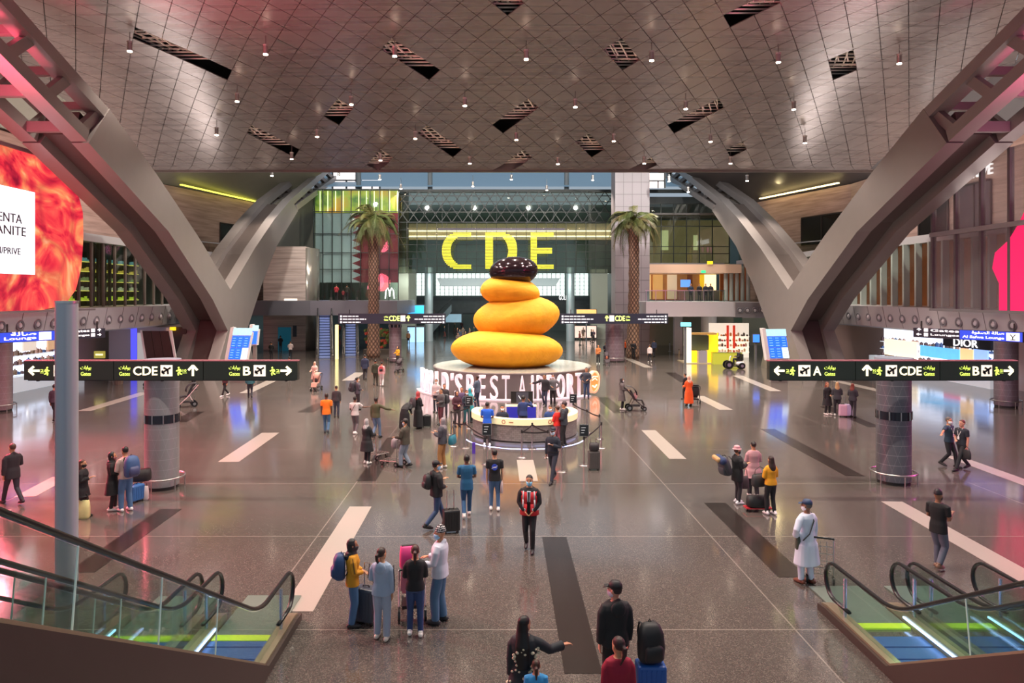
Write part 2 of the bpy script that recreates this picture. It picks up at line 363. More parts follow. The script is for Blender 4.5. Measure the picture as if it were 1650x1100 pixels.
# ================================================================= V shaped roof struts
def strut(side, label):
    s = 1 if side == 'l' else -1
    X = lambda a: a if side == 'l' else 2*XC-a
    xi, xo = -20.0, -23.3
    up = [(29.7,18.4),(36.8,15.7),(41.7,13.3),(47.8,10.0),(53.7,6.4),(59.3,9.96),(64.5,12.9),(69.9,15.5)]
    root = thing('roof_strut', label, 'strut', (X(-21.6), 54, 0)); ox, oy = X(-21.6), 54
    def rel(p): return (p[0]-oy, p[1])
    solid = [(36.8,15.7),(41.7,13.3),(47.8,10.0),(53.7,6.4),(59.3,9.96),(64.5,12.9),(69.9,15.5),(72.3,14.6),(65.2,10.5),(61.0,6.9),(57.4,3.2),(58.6,0),(50.6,0),(53.2,3.4),(50.3,5.7),(43.5,9.9),(36.6,13.1),(34.7,13.35)]
    # split into convex-ish pieces: near arm, far arm, foot
    near = [(36.8,15.7),(41.7,13.3),(47.8,10.0),(53.7,6.4),(55.4,4.2),(53.2,3.3),(50.3,5.7),(43.5,9.9),(34.9,13.5)]
    far = [(53.7,6.4),(59.3,9.96),(64.5,12.9),(69.9,15.5),(72.3,14.6),(65.2,10.5),(61.0,6.9),(57.4,3.2),(55.4,4.2)]
    foot = [(53.2,3.3),(55.4,4.2),(57.4,3.2),(59.2,0),(50.6,0)]
    for nm, x0, x1 in (('inner_plate', xi, xi-.85), ('outer_plate', xo+.9, xo)):
        b = MB()
        for poly in (near, far, foot): b.prism([rel(p) for p in poly], 'x', X(x0)-ox, X(x1)-ox)
        b.build(nm, M['clad'], root, bevel=0)
    def ins(poly, dz): return [(y, z-dz) for y, z in poly]
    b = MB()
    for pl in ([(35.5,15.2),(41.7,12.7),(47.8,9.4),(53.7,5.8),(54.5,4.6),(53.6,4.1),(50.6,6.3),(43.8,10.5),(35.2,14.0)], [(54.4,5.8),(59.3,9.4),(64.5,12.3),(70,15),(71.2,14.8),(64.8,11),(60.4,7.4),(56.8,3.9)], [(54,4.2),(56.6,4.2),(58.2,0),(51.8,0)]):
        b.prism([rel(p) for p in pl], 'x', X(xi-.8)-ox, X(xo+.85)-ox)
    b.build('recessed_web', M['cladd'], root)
    # ladder trusses of the upper arms
    def chord(a, b_, x, nm='chord', h=.62, w=.8): MB().bar((X(x)-ox, a[0]-oy, a[1]), (X(x)-ox, b_[0]-oy, b_[1]), w, h).build(nm, M['clad'], root)
    T0, T1 = (36.8,15.35), (22.0,20.6); B0, B1 = (34.9,13.85), (20.2,19.2)
    FT0, FT1 = (69.9,15.1), (92,23.6); FB0, FB1 = (72.0,14.9), (97,24.2)
    for x in (xi-.42, xo+.42):
        chord(T0, T1, x); chord(B0, B1, x); chord(FT0, FT1, x, 'chord', .7); chord(FB0, (97, 23.2), x, 'chord', .6)
    def L(a, b_, t): return (a[0]+(b_[0]-a[0])*t, a[1]+(b_[1]-a[1])*t)
    for t in (.02, .2, .38, .56, .74, .92):
        for x in (xi-.42, xo+.42):
            a = L(T0, T1, t); c = L(B0, B1, t); MB().bar((X(x)-ox, a[0]-oy, a[1]), (X(x)-ox, c[0]-oy, c[1]), .34, .5).build('rung', M['clad'], root)
        c = L(B0, B1, t+.03); MB().bar((X(xi-.7)-ox, c[0]-oy, c[1]), (X(xo+.7)-ox, c[0]-oy, c[1]), .34, .5).build('rung', M['clad'], root)
        a = L(T0, T1, t+.03); MB().bar((X(xi-.7)-ox, a[0]-oy, a[1]), (X(xo+.7)-ox, a[0]-oy, a[1]), .34, .4).build('rung', M['clad'], root)
    for t in (.05, .18, .31, .44, .57, .7, .83):
        a = L(FT0, FT1, t); c = L(FB0, (97, 23.2), t)
        for x in (xi-.42, xo+.42): MB().bar((X(x)-ox, a[0]-oy, a[1]), (X(x)-ox, c[0]-oy, c[1]), .4, .5).build('rung', M['cladd'], root)
    return root
strut('l', 'V shaped metal roof strut on the left with ladder truss arms'); strut('r', 'V shaped metal roof strut on the right with ladder truss arms')
# ================================================================= side wings
def bothX(side): return (lambda a: a) if side == 'l' else (lambda a: 2*XC-a)
nozp = None
for side in ('l', 'r'):
    X = bothX(side); sn = {'l': 'left', 'r': 'right'}[side]; Y0, Y1 = 14, 66
    sg = 1 if side == 'l' else -1
    b = MB().prism([(min(X(-24.6), X(-33)), 0), (0, 0)][:0] or [(X(-24.9), 3.75), (X(-24.6), 5.2), (X(-25.3), 5.25), (X(-33), 5.25), (X(-33), 3.7), (X(-26.2), 3.55)], 'y', Y0, Y1)
    st(b.build('trim_%d' % (40 if side == 'l' else 41), M['band']))
    j = MB()
    for k in range(26): y = Y0+1+k*2.0; j.prism([(X(-24.885), 3.78), (X(-24.588), 5.18), (X(-24.7), 5.18), (X(-25.0), 3.78)], 'y', y, y+.035)
    st(j.build('trim_%d' % (42 if side == 'l' else 43), mat('#6e6a6e', .5)))
    # air nozzles in the band
    for k in range(20):
        y = 56.8-k*1.42
        if y < 28: continue
        lab = 'round air nozzle in the %s balcony fascia band' % sn; grp = 'air nozzles along the %s fascia band' % sn
        if side == 'l' or nozp is None: pass
        loc = (X(-24.76), y, 4.4)
        if nozp is None:
            o = thing('air_nozzle', lab, 'air vent', loc, 0, grp)
            def disc(r0, r1, a0, a1, nm, m):
                L = []
                for r, a in ((r0, a0), (r1, a0), (r1, a1), (r0, a1), (r0, a0)):
                    L.append([(a, r*math.cos(2*PI*i/20), r*math.sin(2*PI*i/20)) for i in range(20)])
                return MB().loops(L, cap=False).build(nm, m, o, True)
            disc(.2, .29, -.02, .07, 'outer_ring', mat('#8f8d94', .35, .4)); disc(.1, .2, -.06, .02, 'inner_ring', mat('#55535a', .4, .3))
            MB().ell((.02, 0, 0), .09, .15, .15).build('ball', mat('#d9d6dc', .3), o, True); nozp = o
        else: o = copytree(nozp, loc, PI if side == 'r' else 0, lab, grp)
    # level one recessed wall, level two glazed wall with fins and curtain, level three stone wall
    st(MB().box(*sorted((X(-30.6), X(-31.2))), Y0, 78, 0, 3.7).build('wall_'+sn, mat('#b39d98', .45, noise=.05, nscale=.6)))
    st(MB().box(*sorted((X(-27.6), X(-27.9))), Y0, 66, 5.2, 9.7).build('wall_'+sn+'.001', mat('#9a4e20' if side == 'r' else '#4a423c', .35, noise=.25, nscale=.9, emit=.42 if side == 'r' else .05)))  # emission makes this wall look lit, more strongly on the right
    cu = MB()
    shelves_l = side == 'l'
    for k in range(150):
        y = Y0+k*.34; r = .12 if (k//7) % 3 else .0
        if r and y < 65 and (side == 'l' and (k//14) % 2 or (side == 'r' and y < 39)): cu.cyl(X(-26.9)+.1*math.sin(k*1.7), y, 5.25, 9.5, r, 8)
    tag(cu.build('curtain', mat('#6d5448' if side == 'l' else '#8a5632', .6, noise=.2), None, True), 'long brown pleated curtain behind the %s upper glass wall' % sn, 'curtain')
    fr = thing('glass_balcony_wall', 'tall glass wall with upright fins above the %s fascia band' % sn, 'glass wall', (X(-25.4), 40, 5.2))
    fx = X(-25.4)
    MB().box(-.02, .02, 14-40, 66-40, .1, 4.2).build('pane', M['glass'] if side == 'l' else M['gglass'], fr)
    MB().box(-.2, .25, 14-40, 66-40, 4.15, 4.5).build('top_rail', M['band'], fr)
    for k in range(38): y = 14.6+k*1.36; (MB().box(min(0, (.4 if side == 'r' else .12)*sg), max(0, (.4 if side == 'r' else .12)*sg), y-40-.09, y-40+.09, .05, 4.15).build('fin', mat('#aab6b0' if side == 'r' else '#6b625c', .4), fr))
    st(MB().box(*sorted((X(-25.6), X(-31))), Y0, 66, 9.55, 9.9).build('trim_%d' % (44 if side == 'l' else 45), M['band']))
    # stone wall: straight part then turning inwards
    st(MB().box(*sorted((X(-30.5), X(-31.3))), Y0, 65, 9.8, 16.2).build('wall_'+sn+'.002', M['trav']))
    st(MB().prism([(X(-30.5), 65), (X(-25.9), 80), (X(-26.6), 80.4), (X(-31.3), 65.3)], 'z', 5.2, 16.2).build('wall_'+sn+'.003', M['trav']))
    # sloped soffit over the wings and beyond the ceiling edge
    sf = MB()
    yy = [Y0+i*4.4 for i in range(11)]
    for a, b_ in zip(yy, yy[1:]): sf.quad((X(-31), a, 16.1), (X(-28.2), a, zc(a)+.1), (X(-28.2), b_, zc(b_)+.1), (X(-31), b_, 16.1))
    sf.quad((X(-31), 58, 16.1), (X(-31), 65, 16.1), (X(-22), 66, 21), (X(-24), 58, 20.5)).quad((X(-31), 65, 16.1), (X(-25.9), 80, 16.15), (X(-15.5), 80, 22), (X(-22), 66, 21)).quad((X(-31),58,16.1),(X(-24),58,20.5),(X(-24),57.5,17.5),(X(-28.5),57.5,16.6))
    st(sf.build('ceiling.%03d' % (2 if side == 'l' else 3), mat('#7b7a6a' if side == 'l' else '#4b4746', .55, .1, noise=.1, nscale=.7)))
# cove light strip over right stone wall, and olive glow on left
for (a, b_, nm) in (((31.9, 65.3, 16.35), (28.7, 76.0, 16.35), 'r'), ((-29.2, 66, 16.3), (-26.2, 78, 16.3), 'l')):
    o = MB().bar(a, b_, .25, .1).build('cove_light', mat('#ffe39a' if nm == 'r' else '#d6d14a', .5, emit=4. if nm == 'r' else 2.5))
    tag(o, 'long glowing cove strip above the %s stone wall' % ('right' if nm == 'r' else 'left'), 'cove light')
def wlight(name, kind, loc, energy, col, size, rot=(0, 0, 0), sy=None, spot=None):
    l = bpy.data.lights.new(name, kind); l.energy = energy; l.color = col
    if kind == 'AREA':
        l.size = size
        if sy: l.shape = 'RECTANGLE'; l.size_y = sy
    else: l.shadow_soft_size = size
    if spot: l.spot_size = spot
    o = bpy.data.objects.new(name, l); C.objects.link(o); o.location = loc; o.rotation_euler = rot; return o
wlight('ceiling_fill', 'AREA', (-25.2, 44, 10.1), 1900, (1, .86, .82), 1.5, (0, R(158), 0), 34)  # added pair of unseen area lamps that brighten the ceiling
wlight('ceiling_fill', 'AREA', (27.6, 44, 10.1), 1900, (1, .88, .84), 1.5, (0, R(-158), 0), 34)
wlight('screen_fill', 'POINT', (-21.5, 25, 15.5), 1500, (1, .12, .2), 1.5)  # added pink lamps boosting the light of the LED screens
wlight('screen_fill', 'POINT', (-22.6, 18, 8.5), 2200, (1, .10, .16), 1.8)
wlight('screen_fill', 'POINT', (-22.6, 25.5, 8.5), 2200, (1, .10, .16), 1.8)
wlight('screen_fill', 'POINT', (24.8, 20, 8.5), 1200, (1, .12, .5), 1.8)
wlight('screen_fill', 'POINT', (24.5, 25, 15.5), 800, (1, .2, .45), 1.5)
def aim(p, q): return (Vector(q)-Vector(p)).to_track_quat('-Z', 'Y').to_euler()
for p_, q_, e_, c_, a_ in (((-23.4, 26, 8.0), (-15, 18, 0), 26000, (1, .08, .14), 62), ((-23.4, 32, 8.0), (-15.5, 25, 0), 20000, (1, .1, .16), 60), ((-23.6, 25, 10), (-17, 30, 20), 30000, (1, .07, .16), 62), ((25.8, 25, 10), (20.5, 30, 20), 14000, (1, .12, .3), 60), ((25.8, 25, 8), (17, 20, 0), 5000, (.8, .15, .7), 60)):
    wlight('screen_fill', 'SPOT', p_, e_, c_, 1.2, aim(p_, q_), spot=R(a_)).data.spot_blend = 1.0  # added spots standing in for screen light on floor and ceiling
for s_ in (-1, 1):
    for y_ in (22, 31, 40, 49):
        o_ = wlight('wall_spot', 'SPOT', (XC+s_*13, y_, 18.0), 3000, (1, .9, .86), .3, (0, R(47)*s_, 0), spot=R(75)); o_.data.spot_blend = .8  # added spots without fixtures, lifting the side walls and bands
for x_ in (-18, -11, -4, 4, 11, 18): wlight('far_hall_fill', 'SPOT', (XC+x_, 59.5, 18.9), 5200, (1, .94, .88), .25, (R(66), 0, 0), spot=R(95)).data.spot_blend = .9  # added spots hidden behind the ceiling edge to brighten the far end
wlight('far_hall_fill', 'AREA', (0, 84, 7.8), 1500, (.85, 1, .95), 24, (R(60), 0, 0), 1.0)  # added area fill for the far hall
wlight('cove_lamp', 'POINT', (-27.0, 74, 17.6), 500, (.9, .9, .25), .4)
wlight('cove_lamp', 'POINT', (29.0, 72, 17.4), 250, (1, .8, .4), .4)
rs5 = random.Random(9); shp = None
for k in range(11):
    y = 37.5+k*1.62
    if shp is None:
        shp = thing('lit_shelf_unit', 'glowing display shelf unit behind the left upper glass wall', 'shelf unit', (-27.5, y, 5.3), 0, 'lit shelf units behind the left glass wall')
        MB().box(-.05, 0, -.55, .55, 0, 3.6).build('back', mat('#2c2620', .5), shp)
        for j in range(5):
            MB().box(0, .3, -.5, .5, .3+j*.65, .34+j*.65).build('shelf', mat('#e8d060', .5, emit=.9, noise=.5, nscale=4), shp)
            gq = MB()
            for q in range(5): gq.box(.05, .2, -.45+q*.2, -.35+q*.2, .34+j*.65, .34+j*.65+rs5.uniform(.12, .3))
            gq.build('goods_strip', mat(['#b8c840', '#a8a890', '#7a8a5a', '#c8b050', '#6a9aa0'][j], .5, emit=.45, noise=.6, nscale=6), shp)
    else: copytree(shp, (-27.5, y, 5.3))
# windows in stone walls: frame boxes with dark glass and lit rooms
def wallwin(side, y0, y1, z0, z1, lit, lab):
    X = bothX(side)
    def p(y): return X(-30.5) if y <= 65 else X(-30.5+(y-65)*4.6/15)
    root = thing('window_niche', lab, 'window', (p((y0+y1)/2), (y0+y1)/2, z0)); ox, oy = root.location.x, root.location.y
    s = 1 if side == 'l' else -1
    dx = p(y1)-p(y0); A = Vector((p(y0)-ox+.06*s, y0-oy, 0)); B = Vector((p(y1)-ox+.06*s, y1-oy, 0)); h = z1-z0
    MB().quad(A, B, B+Vector((0, 0, h)), A+Vector((0, 0, h))).build('pane', mat(lit[0], .15, emit=lit[1]), root)
    f = MB(); k = Vector((.03*s, 0, 0))
    for a, b_ in ((A, B), (A+Vector((0, 0, h)), B+Vector((0, 0, h)))): f.bar(a+k, b_+k, .12, .12)
    for t in (0, .48, 1): q = A.lerp(B, t)+k; f.bar(q, q+Vector((0, 0, h)), .1, .1)
    f.build('frame', mat('#241d1a', .5), root)
for i, (s, a, b_, z0, z1, lit, t) in enumerate((('l',62.0,64.8,11.6,13.6,('#1c1a18',.02),'left one of two dark windows in the left stone wall'),('l',72.6,78,11.3,13.4,('#1c1a18',.02),'right one of two dark windows in the left stone wall'),
    ('r',76.8,78.8,11.0,13.6,('#b9c08a',.75),'pale green lit window in the right stone wall'),('r',66,71,11.0,13.7,('#221d18',.03),'dark double window in the right stone wall'),
    ('r',51,54.5,10.3,13.4,('#181716',.02),'dark window beside the lower end of the right mesh screen frame'),('r',46.6,50,10.3,13.6,('#50464a',.05),'grey window below the shop name letters'),('r',40.5,43.2,10.3,13.8,('#b08a3a',.35),'amber window at the far right above the mesh screen'))):
    wallwin(s, a, b_, z0, z1, lit, t)
# glass balustrade before the upper stone walls
for side in ('l', 'r'):
    X = bothX(side); sn = {'l': 'left', 'r': 'right'}[side]
    r = thing('glass_balustrade', 'glass balustrade with metal rail before the %s angled stone wall' % sn, 'railing', (X(-27), 73, 9.9))
    o0 = Vector((X(-27), 73, 9.9)); A = Vector((X(-29.6), 65.5, 9.9))-o0; B = Vector((X(-25.2), 79.5, 9.9))-o0; u = Vector((0, 0, 1.3))
    MB().quad(A, B, B+u, A+u).build('pane', M['gglass'], r); MB().bar(A+u, B+u, .1).build('top_rail', M['band'], r)
    b = MB().bar(A-Vector((0,0,.25)), B-Vector((0,0,.25)), .6, .4).build('slab_edge', M['band'], r)
# ================================================================= LED screens
def led_mat():
    m = NT('led_picture'); tc = m.n('ShaderNodeTexCoord')
    n = m.n('ShaderNodeTexNoise'); n.inputs['Scale'].default_value = .3; n.inputs['Detail'].default_value = 9; n.inputs['Distortion'].default_value = 3.0; m.l(tc.outputs['Object'], n.inputs['Vector'])
    v = m.n('ShaderNodeTexVoronoi'); v.feature = 'DISTANCE_TO_EDGE'; v.inputs['Scale'].default_value = .45
    ad = m.n('ShaderNodeMix'); ad.data_type = 'RGBA'; ad.inputs[0].default_value = .35; m.l(tc.outputs['Object'], ad.inputs[6]); m.l(n.outputs['Color'], ad.inputs[7]); m.l(ad.outputs[2], v.inputs['Vector'])
    cr = m.n('ShaderNodeValToRGB'); e = cr.color_ramp.elements
    e[0].position = .3; e[0].color = (*hx('#7d0f28'), 1); e[1].position = .75; e[1].color = (*hx('#ffb487'), 1)
    for p, c in ((.42, '#d8283c'), (.52, '#f4504a'), (.62, '#fb8a58')): x = e.new(p); x.color = (*hx(c), 1)
    m.l(n.outputs['Fac'], cr.inputs[0])
    ed = m.n('ShaderNodeMapRange'); ed.inputs['From Max'].default_value = .12; m.l(v.outputs['Distance'], ed.inputs['Value'])
    c = m.mix(m.math('ADD', m.math('MULTIPLY', ed.outputs[0], .45), .55), hx('#8a1230'), cr.outputs[0])
    m.l(c, m.b.inputs['Emission Color']); m.b.inputs['Emission Strength'].default_value = 1.0; m.b.inputs['Base Color'].default_value = (.02, .01, .01, 1); m.b.inputs['Roughness'].default_value = .8
    m.b.inputs['Specular IOR Level'].default_value = .1
    return m.m
LM = led_mat()
sr = thing('video_wall', 'huge LED screen glowing red and orange on the left wall', 'screen', (-24.0, 33, 5.2))
pl = [(-17, .0), (4.6, .0), (6.6, .25), (7.6, 1.1), (8.15, 2.4), (8.35, 4.2), (8.3, 5.6), (7.7, 6.9), (6.4, 7.9), (5.4, 8.1), (-17, 8.1)]
MB().prism(pl, 'x', -.12, 0).build('picture', LM, sr)
MB().box(-.2, .06, -17, 9.5, 8.12, 8.3).build('top_frame', mat('#7c7478', .5), sr); MB().box(-.2, .06, -17, 9.5, -.12, -.02).build('bottom_frame', mat('#7c7478', .5), sr)
MB().box(.0, .05, -9, 3.9, 1.85, 6.15).build('bright_panel', mat('#f4f4f8', .5, emit=1.15, ecol='#eef0f8'), sr)
tk = thing('tmp', '', ''); tk.parent = sr; tk.rotation_euler = (0, 0, PI/2); tk.name = 'lettering'
for k in ('label', 'category'):
    if k in tk: del tk[k]
mtx = mat('#3a3740', .6)
# local x of tk runs along +y of the screen
for s_, x0, x1, z0, z1 in (('MENTA', .6, 2.85, 4.4, 4.85), ('GRANITE', -.1, 3.15, 3.78, 4.24), ('ARMANI/PRIVE', -.6, 2.75, 2.82, 3.15)): txt('lettering_line', s_, (x0, x1, z0, z1), -.06, mtx, tk, .02)
sp = thing('mesh_screen', 'grey transparent mesh screen with a pink picture at its near end', 'screen', (26.3, 33, 5.2))
mm_ = NT('led_mesh'); tr = mm_.t.nodes.new('ShaderNodeBsdfTransparent'); mx = mm_.t.nodes.new('ShaderNodeMixShader'); mx.inputs[0].default_value = .36
mm_.b.inputs['Base Color'].default_value = (*hx('#8d8589'), 1); mm_.b.inputs['Roughness'].default_value = .6
mm_.l(tr.outputs[0], mx.inputs[1]); mm_.l(mm_.b.outputs[0], mx.inputs[2]); mm_.l(mx.outputs[0], mm_.o.inputs['Surface'])
MB().box(-.03, .03, -17, 9.3, 0, 8.3).build('mesh_panel', mm_.m, sp)
for k in range(9): MB().box(-.12, .12, 9.2-k*2.1-.09, 9.2-k*2.1+.09, 0, 8.3).build('post', mat('#6b6466', .5, .3), sp)
MB().box(-.2, .1, -17, 9.3, 4.25, 4.5).build('cross_rail', mat('#9a9799', .4, .3), sp); MB().box(-.2, .1, -17, 9.3, -.15, 0).build('bottom_frame', mat('#8a8688', .4, .3), sp)
PKM = mat('#b81650', .6, emit=.85, ecol='#e01c58', noise=.2, nscale=.6)
MB().prism([(-17, 0), (3.6, 0), (3.6, 1.4), (4.1, 2.2), (3.9, 3.0), (2.9, 3.6), (2.2, 4.4), (1.4, 5.6), (-17, 6.5)], 'x', -.1, -.05).build('pink_picture', PKM, sp)
# shop name letters on the right upper wall
ls = thing('shop_name_letters', 'white glowing shop name letters high on the right stone wall', 'sign', (32.8, 47.6, 13.9), -PI/2)
txt('letters_end', 'PRIVE', (-1.15, 1.35, .05, .75), -.05, M['ewht'], ls, .1, .01); txt('slash', '/', (-1.8, -1.3, -.2, 1.0), -.05, M['ewht'], ls, .1); txt('letters_start', 'ARMANI', (-5.3, -1.95, -.05, .65), -.05, M['ewht'], ls, .1, .01)
# ================================================================= far end of the hall
D = 80.
def xs(px, d=D): return (px-VX)*d/F
def zs(py, d=D): return H-(py-VY)*d/F
MUL = mat('#1f2422', .4, .3, name='mullion')
# left glazed facade with the banner
fl = thing('glass_facade', 'glazed facade with dark mullions above the far left balcony', 'glass wall', (xs(574), D, 5.4))
ox = xs(574)
def grid(root, px0, px1, py0, py1, d, cols, rows, nm='mullion', w_=.08, pane=None, dy=0, bx=None, m=None):
    x0, x1, z0, z1 = xs(px0, d)-root.location.x, xs(px1, d)-root.location.x, zs(py1, d)-root.location.z, zs(py0, d)-root.location.z; y = d-root.location.y+dy
    if pane: MB().box(x0, x1, y, y+.03, z0, z1).build('pane', pane, root)
    b = MB()
    for c in cols: x = x0+(x1-x0)*c; b.box(x-w_/2, x+w_/2, y-.12, y+.05, z0, z1)
    for r in rows: z = z0+(z1-z0)*r; b.box(x0, x1, y-.1, y+.05, z-w_/2, z+w_/2)
    b.build(nm, m or MUL, root)
grid(fl, 505, 642, 305, 484, D, [i/9 for i in range(10)], [0, .28, .43, .60, .8, 1], pane=M['glass'])
gr = MB(); x0, x1 = xs(506)-ox, xs(640)-ox
gm = NT('backlit_art_glass'); tc = gm.n('ShaderNodeTexCoord'); n = gm.n('ShaderNodeTexNoise'); n.inputs['Scale'].default_value = .45; n.inputs['Detail'].default_value = 5; gm.l(tc.outputs['Object'], n.inputs['Vector'])
cr = gm.n('ShaderNodeValToRGB'); gm.l(n.outputs['Fac'], cr.inputs[0]); cr.color_ramp.elements[0].position = .35; cr.color_ramp.elements[0].color = (*hx('#4c6a24'), 1); cr.color_ramp.elements[1].position = .62; cr.color_ramp.elements[1].color = (*hx('#c98a2c'), 1)
x_ = cr.color_ramp.elements.new(.5); x_.color = (*hx('#a5a23a'), 1); gm.l(cr.outputs[0], gm.b.inputs['Base Color']); gm.l(cr.outputs[0], gm.b.inputs['Emission Color']); gm.b.inputs['Emission Strength'].default_value = .55
gr.box(x0, x1, .5, .6, zs(342)-5.4, zs(306)-5.4).build('backlit_panel', gm.m, fl)
for k in range(11): MB().cyl(x0+.6+k*.88, .35, zs(341)-5.4, zs(307)-5.4, .04, 6).build('light_tube', mat('#fff3b0', .5, emit=2.2), fl)
# flag banner
fb = thing('flag_banner', 'huge maroon and white flag banner with a serrated edge behind the glass facade', 'flag', (xs(574), D+.35, zs(455)))
fx0, fx1, fz = xs(507)-ox, xs(641)-ox, zs(343)-zs(455); sx = xs(566)-ox; sd = xs(582)-ox
pts = [(sd, 0)]; nst = 9
for i in range(nst): pts += [(sx, fz*(i+.5)/nst), (sd, fz*(i+1)/nst)]
MB().prism(pts+[(fx1, fz), (fx1, 0)], 'y', 0, .05).build('maroon_field', mat('#8e2434', .7, noise=.06, nscale=.5), fb)
MB().prism(pts+[(fx0, fz), (fx0, 0)], 'y', .0, .05).build('white_field', mat('#c4bcc4', .7, noise=.04), fb)
# room behind left facade at balcony level
st(MB().box(xs(420), xs(648), D+6, D+6.3, 5.4, 18.4).build('wall_back.001', mat('#6c6a5c', .6, noise=.1, nscale=.5)))
st(MB().prism([(xs(380, 74), 72.2), (xs(500, 72.2), 72.2), (xs(640, 74), 74), (xs(648, 74), D+6), (xs(380, D), D+6)], 'z', 3.9, 5.4).build('trim_50', mat('#77747a', .35, .2)))
# centre cable-net glass
cn = thing('cable_net_glass', 'tall cable net glass wall with crossed cables at the far end', 'glass wall', (xs(815, 82), 82, 8))
grid(cn, 640, 992, 358, 440, 82, [i/22 for i in range(23)], [0, .14, .28, .42, .56, .7, .85, 1], 'cable_grid', .06, pane=M['gglass'])
b = MB(); cx = cn.location.x
zt, zb = zs(308, 82)-8, zs(358, 82)-8; n_ = 10; xa, xb = xs(640, 82)-cx, xs(992, 82)-cx; wv = (xb-xa)/n_
for i in range(-1, n_+1):
    for a_ in (0, 1):
        x0_ = xa+i*wv+(a_*wv/2)
        for (u0, v0, u1, v1) in ((x0_, zb, x0_+wv, zt), (x0_, zt, x0_+wv, zb)):
            t0 = max(0, (xa-u0)/(u1-u0)); t1 = min(1, (xb-u0)/(u1-u0))
            if t1 > t0: b.bar((u0+(u1-u0)*t0, 0, v0+(v1-v0)*t0), (u0+(u1-u0)*t1, 0, v0+(v1-v0)*t1), .09)
for z in (zt, zb, zt*.66+zb*.34, zt*.33+zb*.67, zt*.85+zb*.15): b.bar((xa, 0, z), (xb, 0, z), .1)
b.build('cross_cables', MUL, cn); MB().box(xa, xb, .1, .13, zb, zt).build('upper_pane', M['gglass'], cn)
# gate letters
ym = mat('#e8e22a', .45, emit=.5, ecol='#e6dc1e', name='slat_yellow')
gl = thing('gate_letters', 'giant yellow slatted letters C D E hanging before the far glass wall', 'sign', (xs(802), 79, 0))
lx = xs(802, 79)
def slat_letter(ch, px0, px1):
    """letter cut into horizontal slats: bool of outlines evaluated per slat"""
    x0, x1, z0, z1 = xs(px0, 79)-lx, xs(px1, 79)-lx, zs(433, 79), zs(374, 79); b = MB(); n = 24; w = x1-x0; h = z1-z0; t = .23*w if ch != 'C' else .25*w
    for i in range(n):
        zc_ = (i+.5)/n; za, zb_ = z0+h*(i+.12)/n, z0+h*(i+.72)/n; seg = []
        top = zc_ > .865 or zc_ < .135
        if ch == 'E':
            seg = [(0, 1)] if (top or abs(zc_-.5) < .065) else [(0, .27)]
            if abs(zc_-.5) < .065: seg = [(0, .93)]
        elif ch == 'D':
            v = abs(zc_-.5)*2; e = math.sqrt(max(0, 1-v**3.0)); out = .45+.55*e
            seg = [(0, out)] if top else [(0, .24), (.45+.55*e-.27-.1*v, out)]
        else:
            v = abs(zc_-.5)*2; e = math.sqrt(max(0, 1-v**2.2)); out = .55-.55*e
            seg = [(out, 1)] if top else [(out, out+.30+.22*v**3)]
        for a, c in seg: b.box(x0+w*a, x0+w*c, 0, .14, za, zb_)
    b.build('letter_'+ch.lower(), ym, gl)
slat_letter('C', 712, 759); slat_letter('D', 782, 833); slat_letter('E', 855, 892)
MB().bar((xs(705, 79)-lx, .2, zs(369, 79)), (xs(910, 79)-lx, .2, zs(369, 79)), .22).build('hanging_rail', mat('#40384a', .5), gl)
for p in (712, 760, 800, 850, 892): MB().bar((xs(p, 79)-lx, .2, zs(369, 79)), (xs(p, 79)-lx, .2, zs(312, 79)), .05).build('hanger', MUL, gl)
# storeys behind the cable net
st(MB().box(-30, 32, 100, 100.4, zs(362, 100), zs(330, 100)).build('wall_back.002', mat('#53665e', .6, noise=.12, nscale=.4)))
st(MB().box(-22, 24, 98, 100, zs(386, 98), zs(360, 98)).build('trim_51', mat('#b9a98c', .5)))
for i, (a, z0, z1) in enumerate(((0, 379, 381.5), (.01, 370, 372.5))):
    tag(MB().box(xs(642, 97), xs(992, 97), 97.5+a, 97.7+a, zs(z1, 97), zs(z0, 97)).build('ceiling_light_line', mat('#ffeec4', .5, emit=2.6)), ['lower long glowing line light behind the yellow letters', 'upper long glowing line light behind the yellow letters'][i], 'line light')
st(MB().box(-30, 34, 101, 101.4, zs(440, 100), zs(386, 100)).build('wall_back.003', mat('#5e6f68', .5, noise=.35, nscale=.5)))
tag(MB().prism([(xs(706, 96), zs(449, 96)), (xs(900, 96), zs(449, 96)), (xs(893, 96), zs(461, 96)), (xs(712, 96), zs(461, 96))], 'y', 94, 97).build('canopy', mat('#8a8f92', .4, .2)), 'long grey wedge canopy below the yellow letters', 'canopy')
ew = thing('bright_window_wall', 'bright white gridded windows at the far end below the yellow letters', 'window', (0, 118, 0))
for a, b_ in ((654, 688), (702, 910), (920, 948), (955, 990)):
    MB().box(xs(a, 118), xs(b_, 118), 0, .1, zs(476, 118), zs(425, 118)).build('pane', mat('#e8f4ee', .4, emit=1.15, ecol='#e9f7f0'), ew)
    n = max(3, int((b_-a)/7)); g_ = MB()
    for i in range(n+1): x = xs(a, 118)+(xs(b_, 118)-xs(a, 118))*i/n; g_.box(x-.04, x+.04, -.1, 0, zs(476, 118), zs(425, 118))
    for z in (430, 436, 442, 448, 454, 460, 466, 472): g_.box(xs(a, 118), xs(b_, 118), -.1, 0, zs(z, 118)-.03, zs(z, 118)+.03)
    g_.build('glazing_bars', mat('#9aa8a4', .5), ew)
st(MB().box(-60, 60, 119, 119.5, 0, 18).build('wall_back', mat('#5c6a66', .5, noise=.25, nscale=.3)))
st(MB().box(-60, 60, 118.3, 118.6, zs(500, 118)-.5, zs(477, 118)).build('wall_back.004', mat('#3d4246', .4, noise=.5, nscale=1.2)))
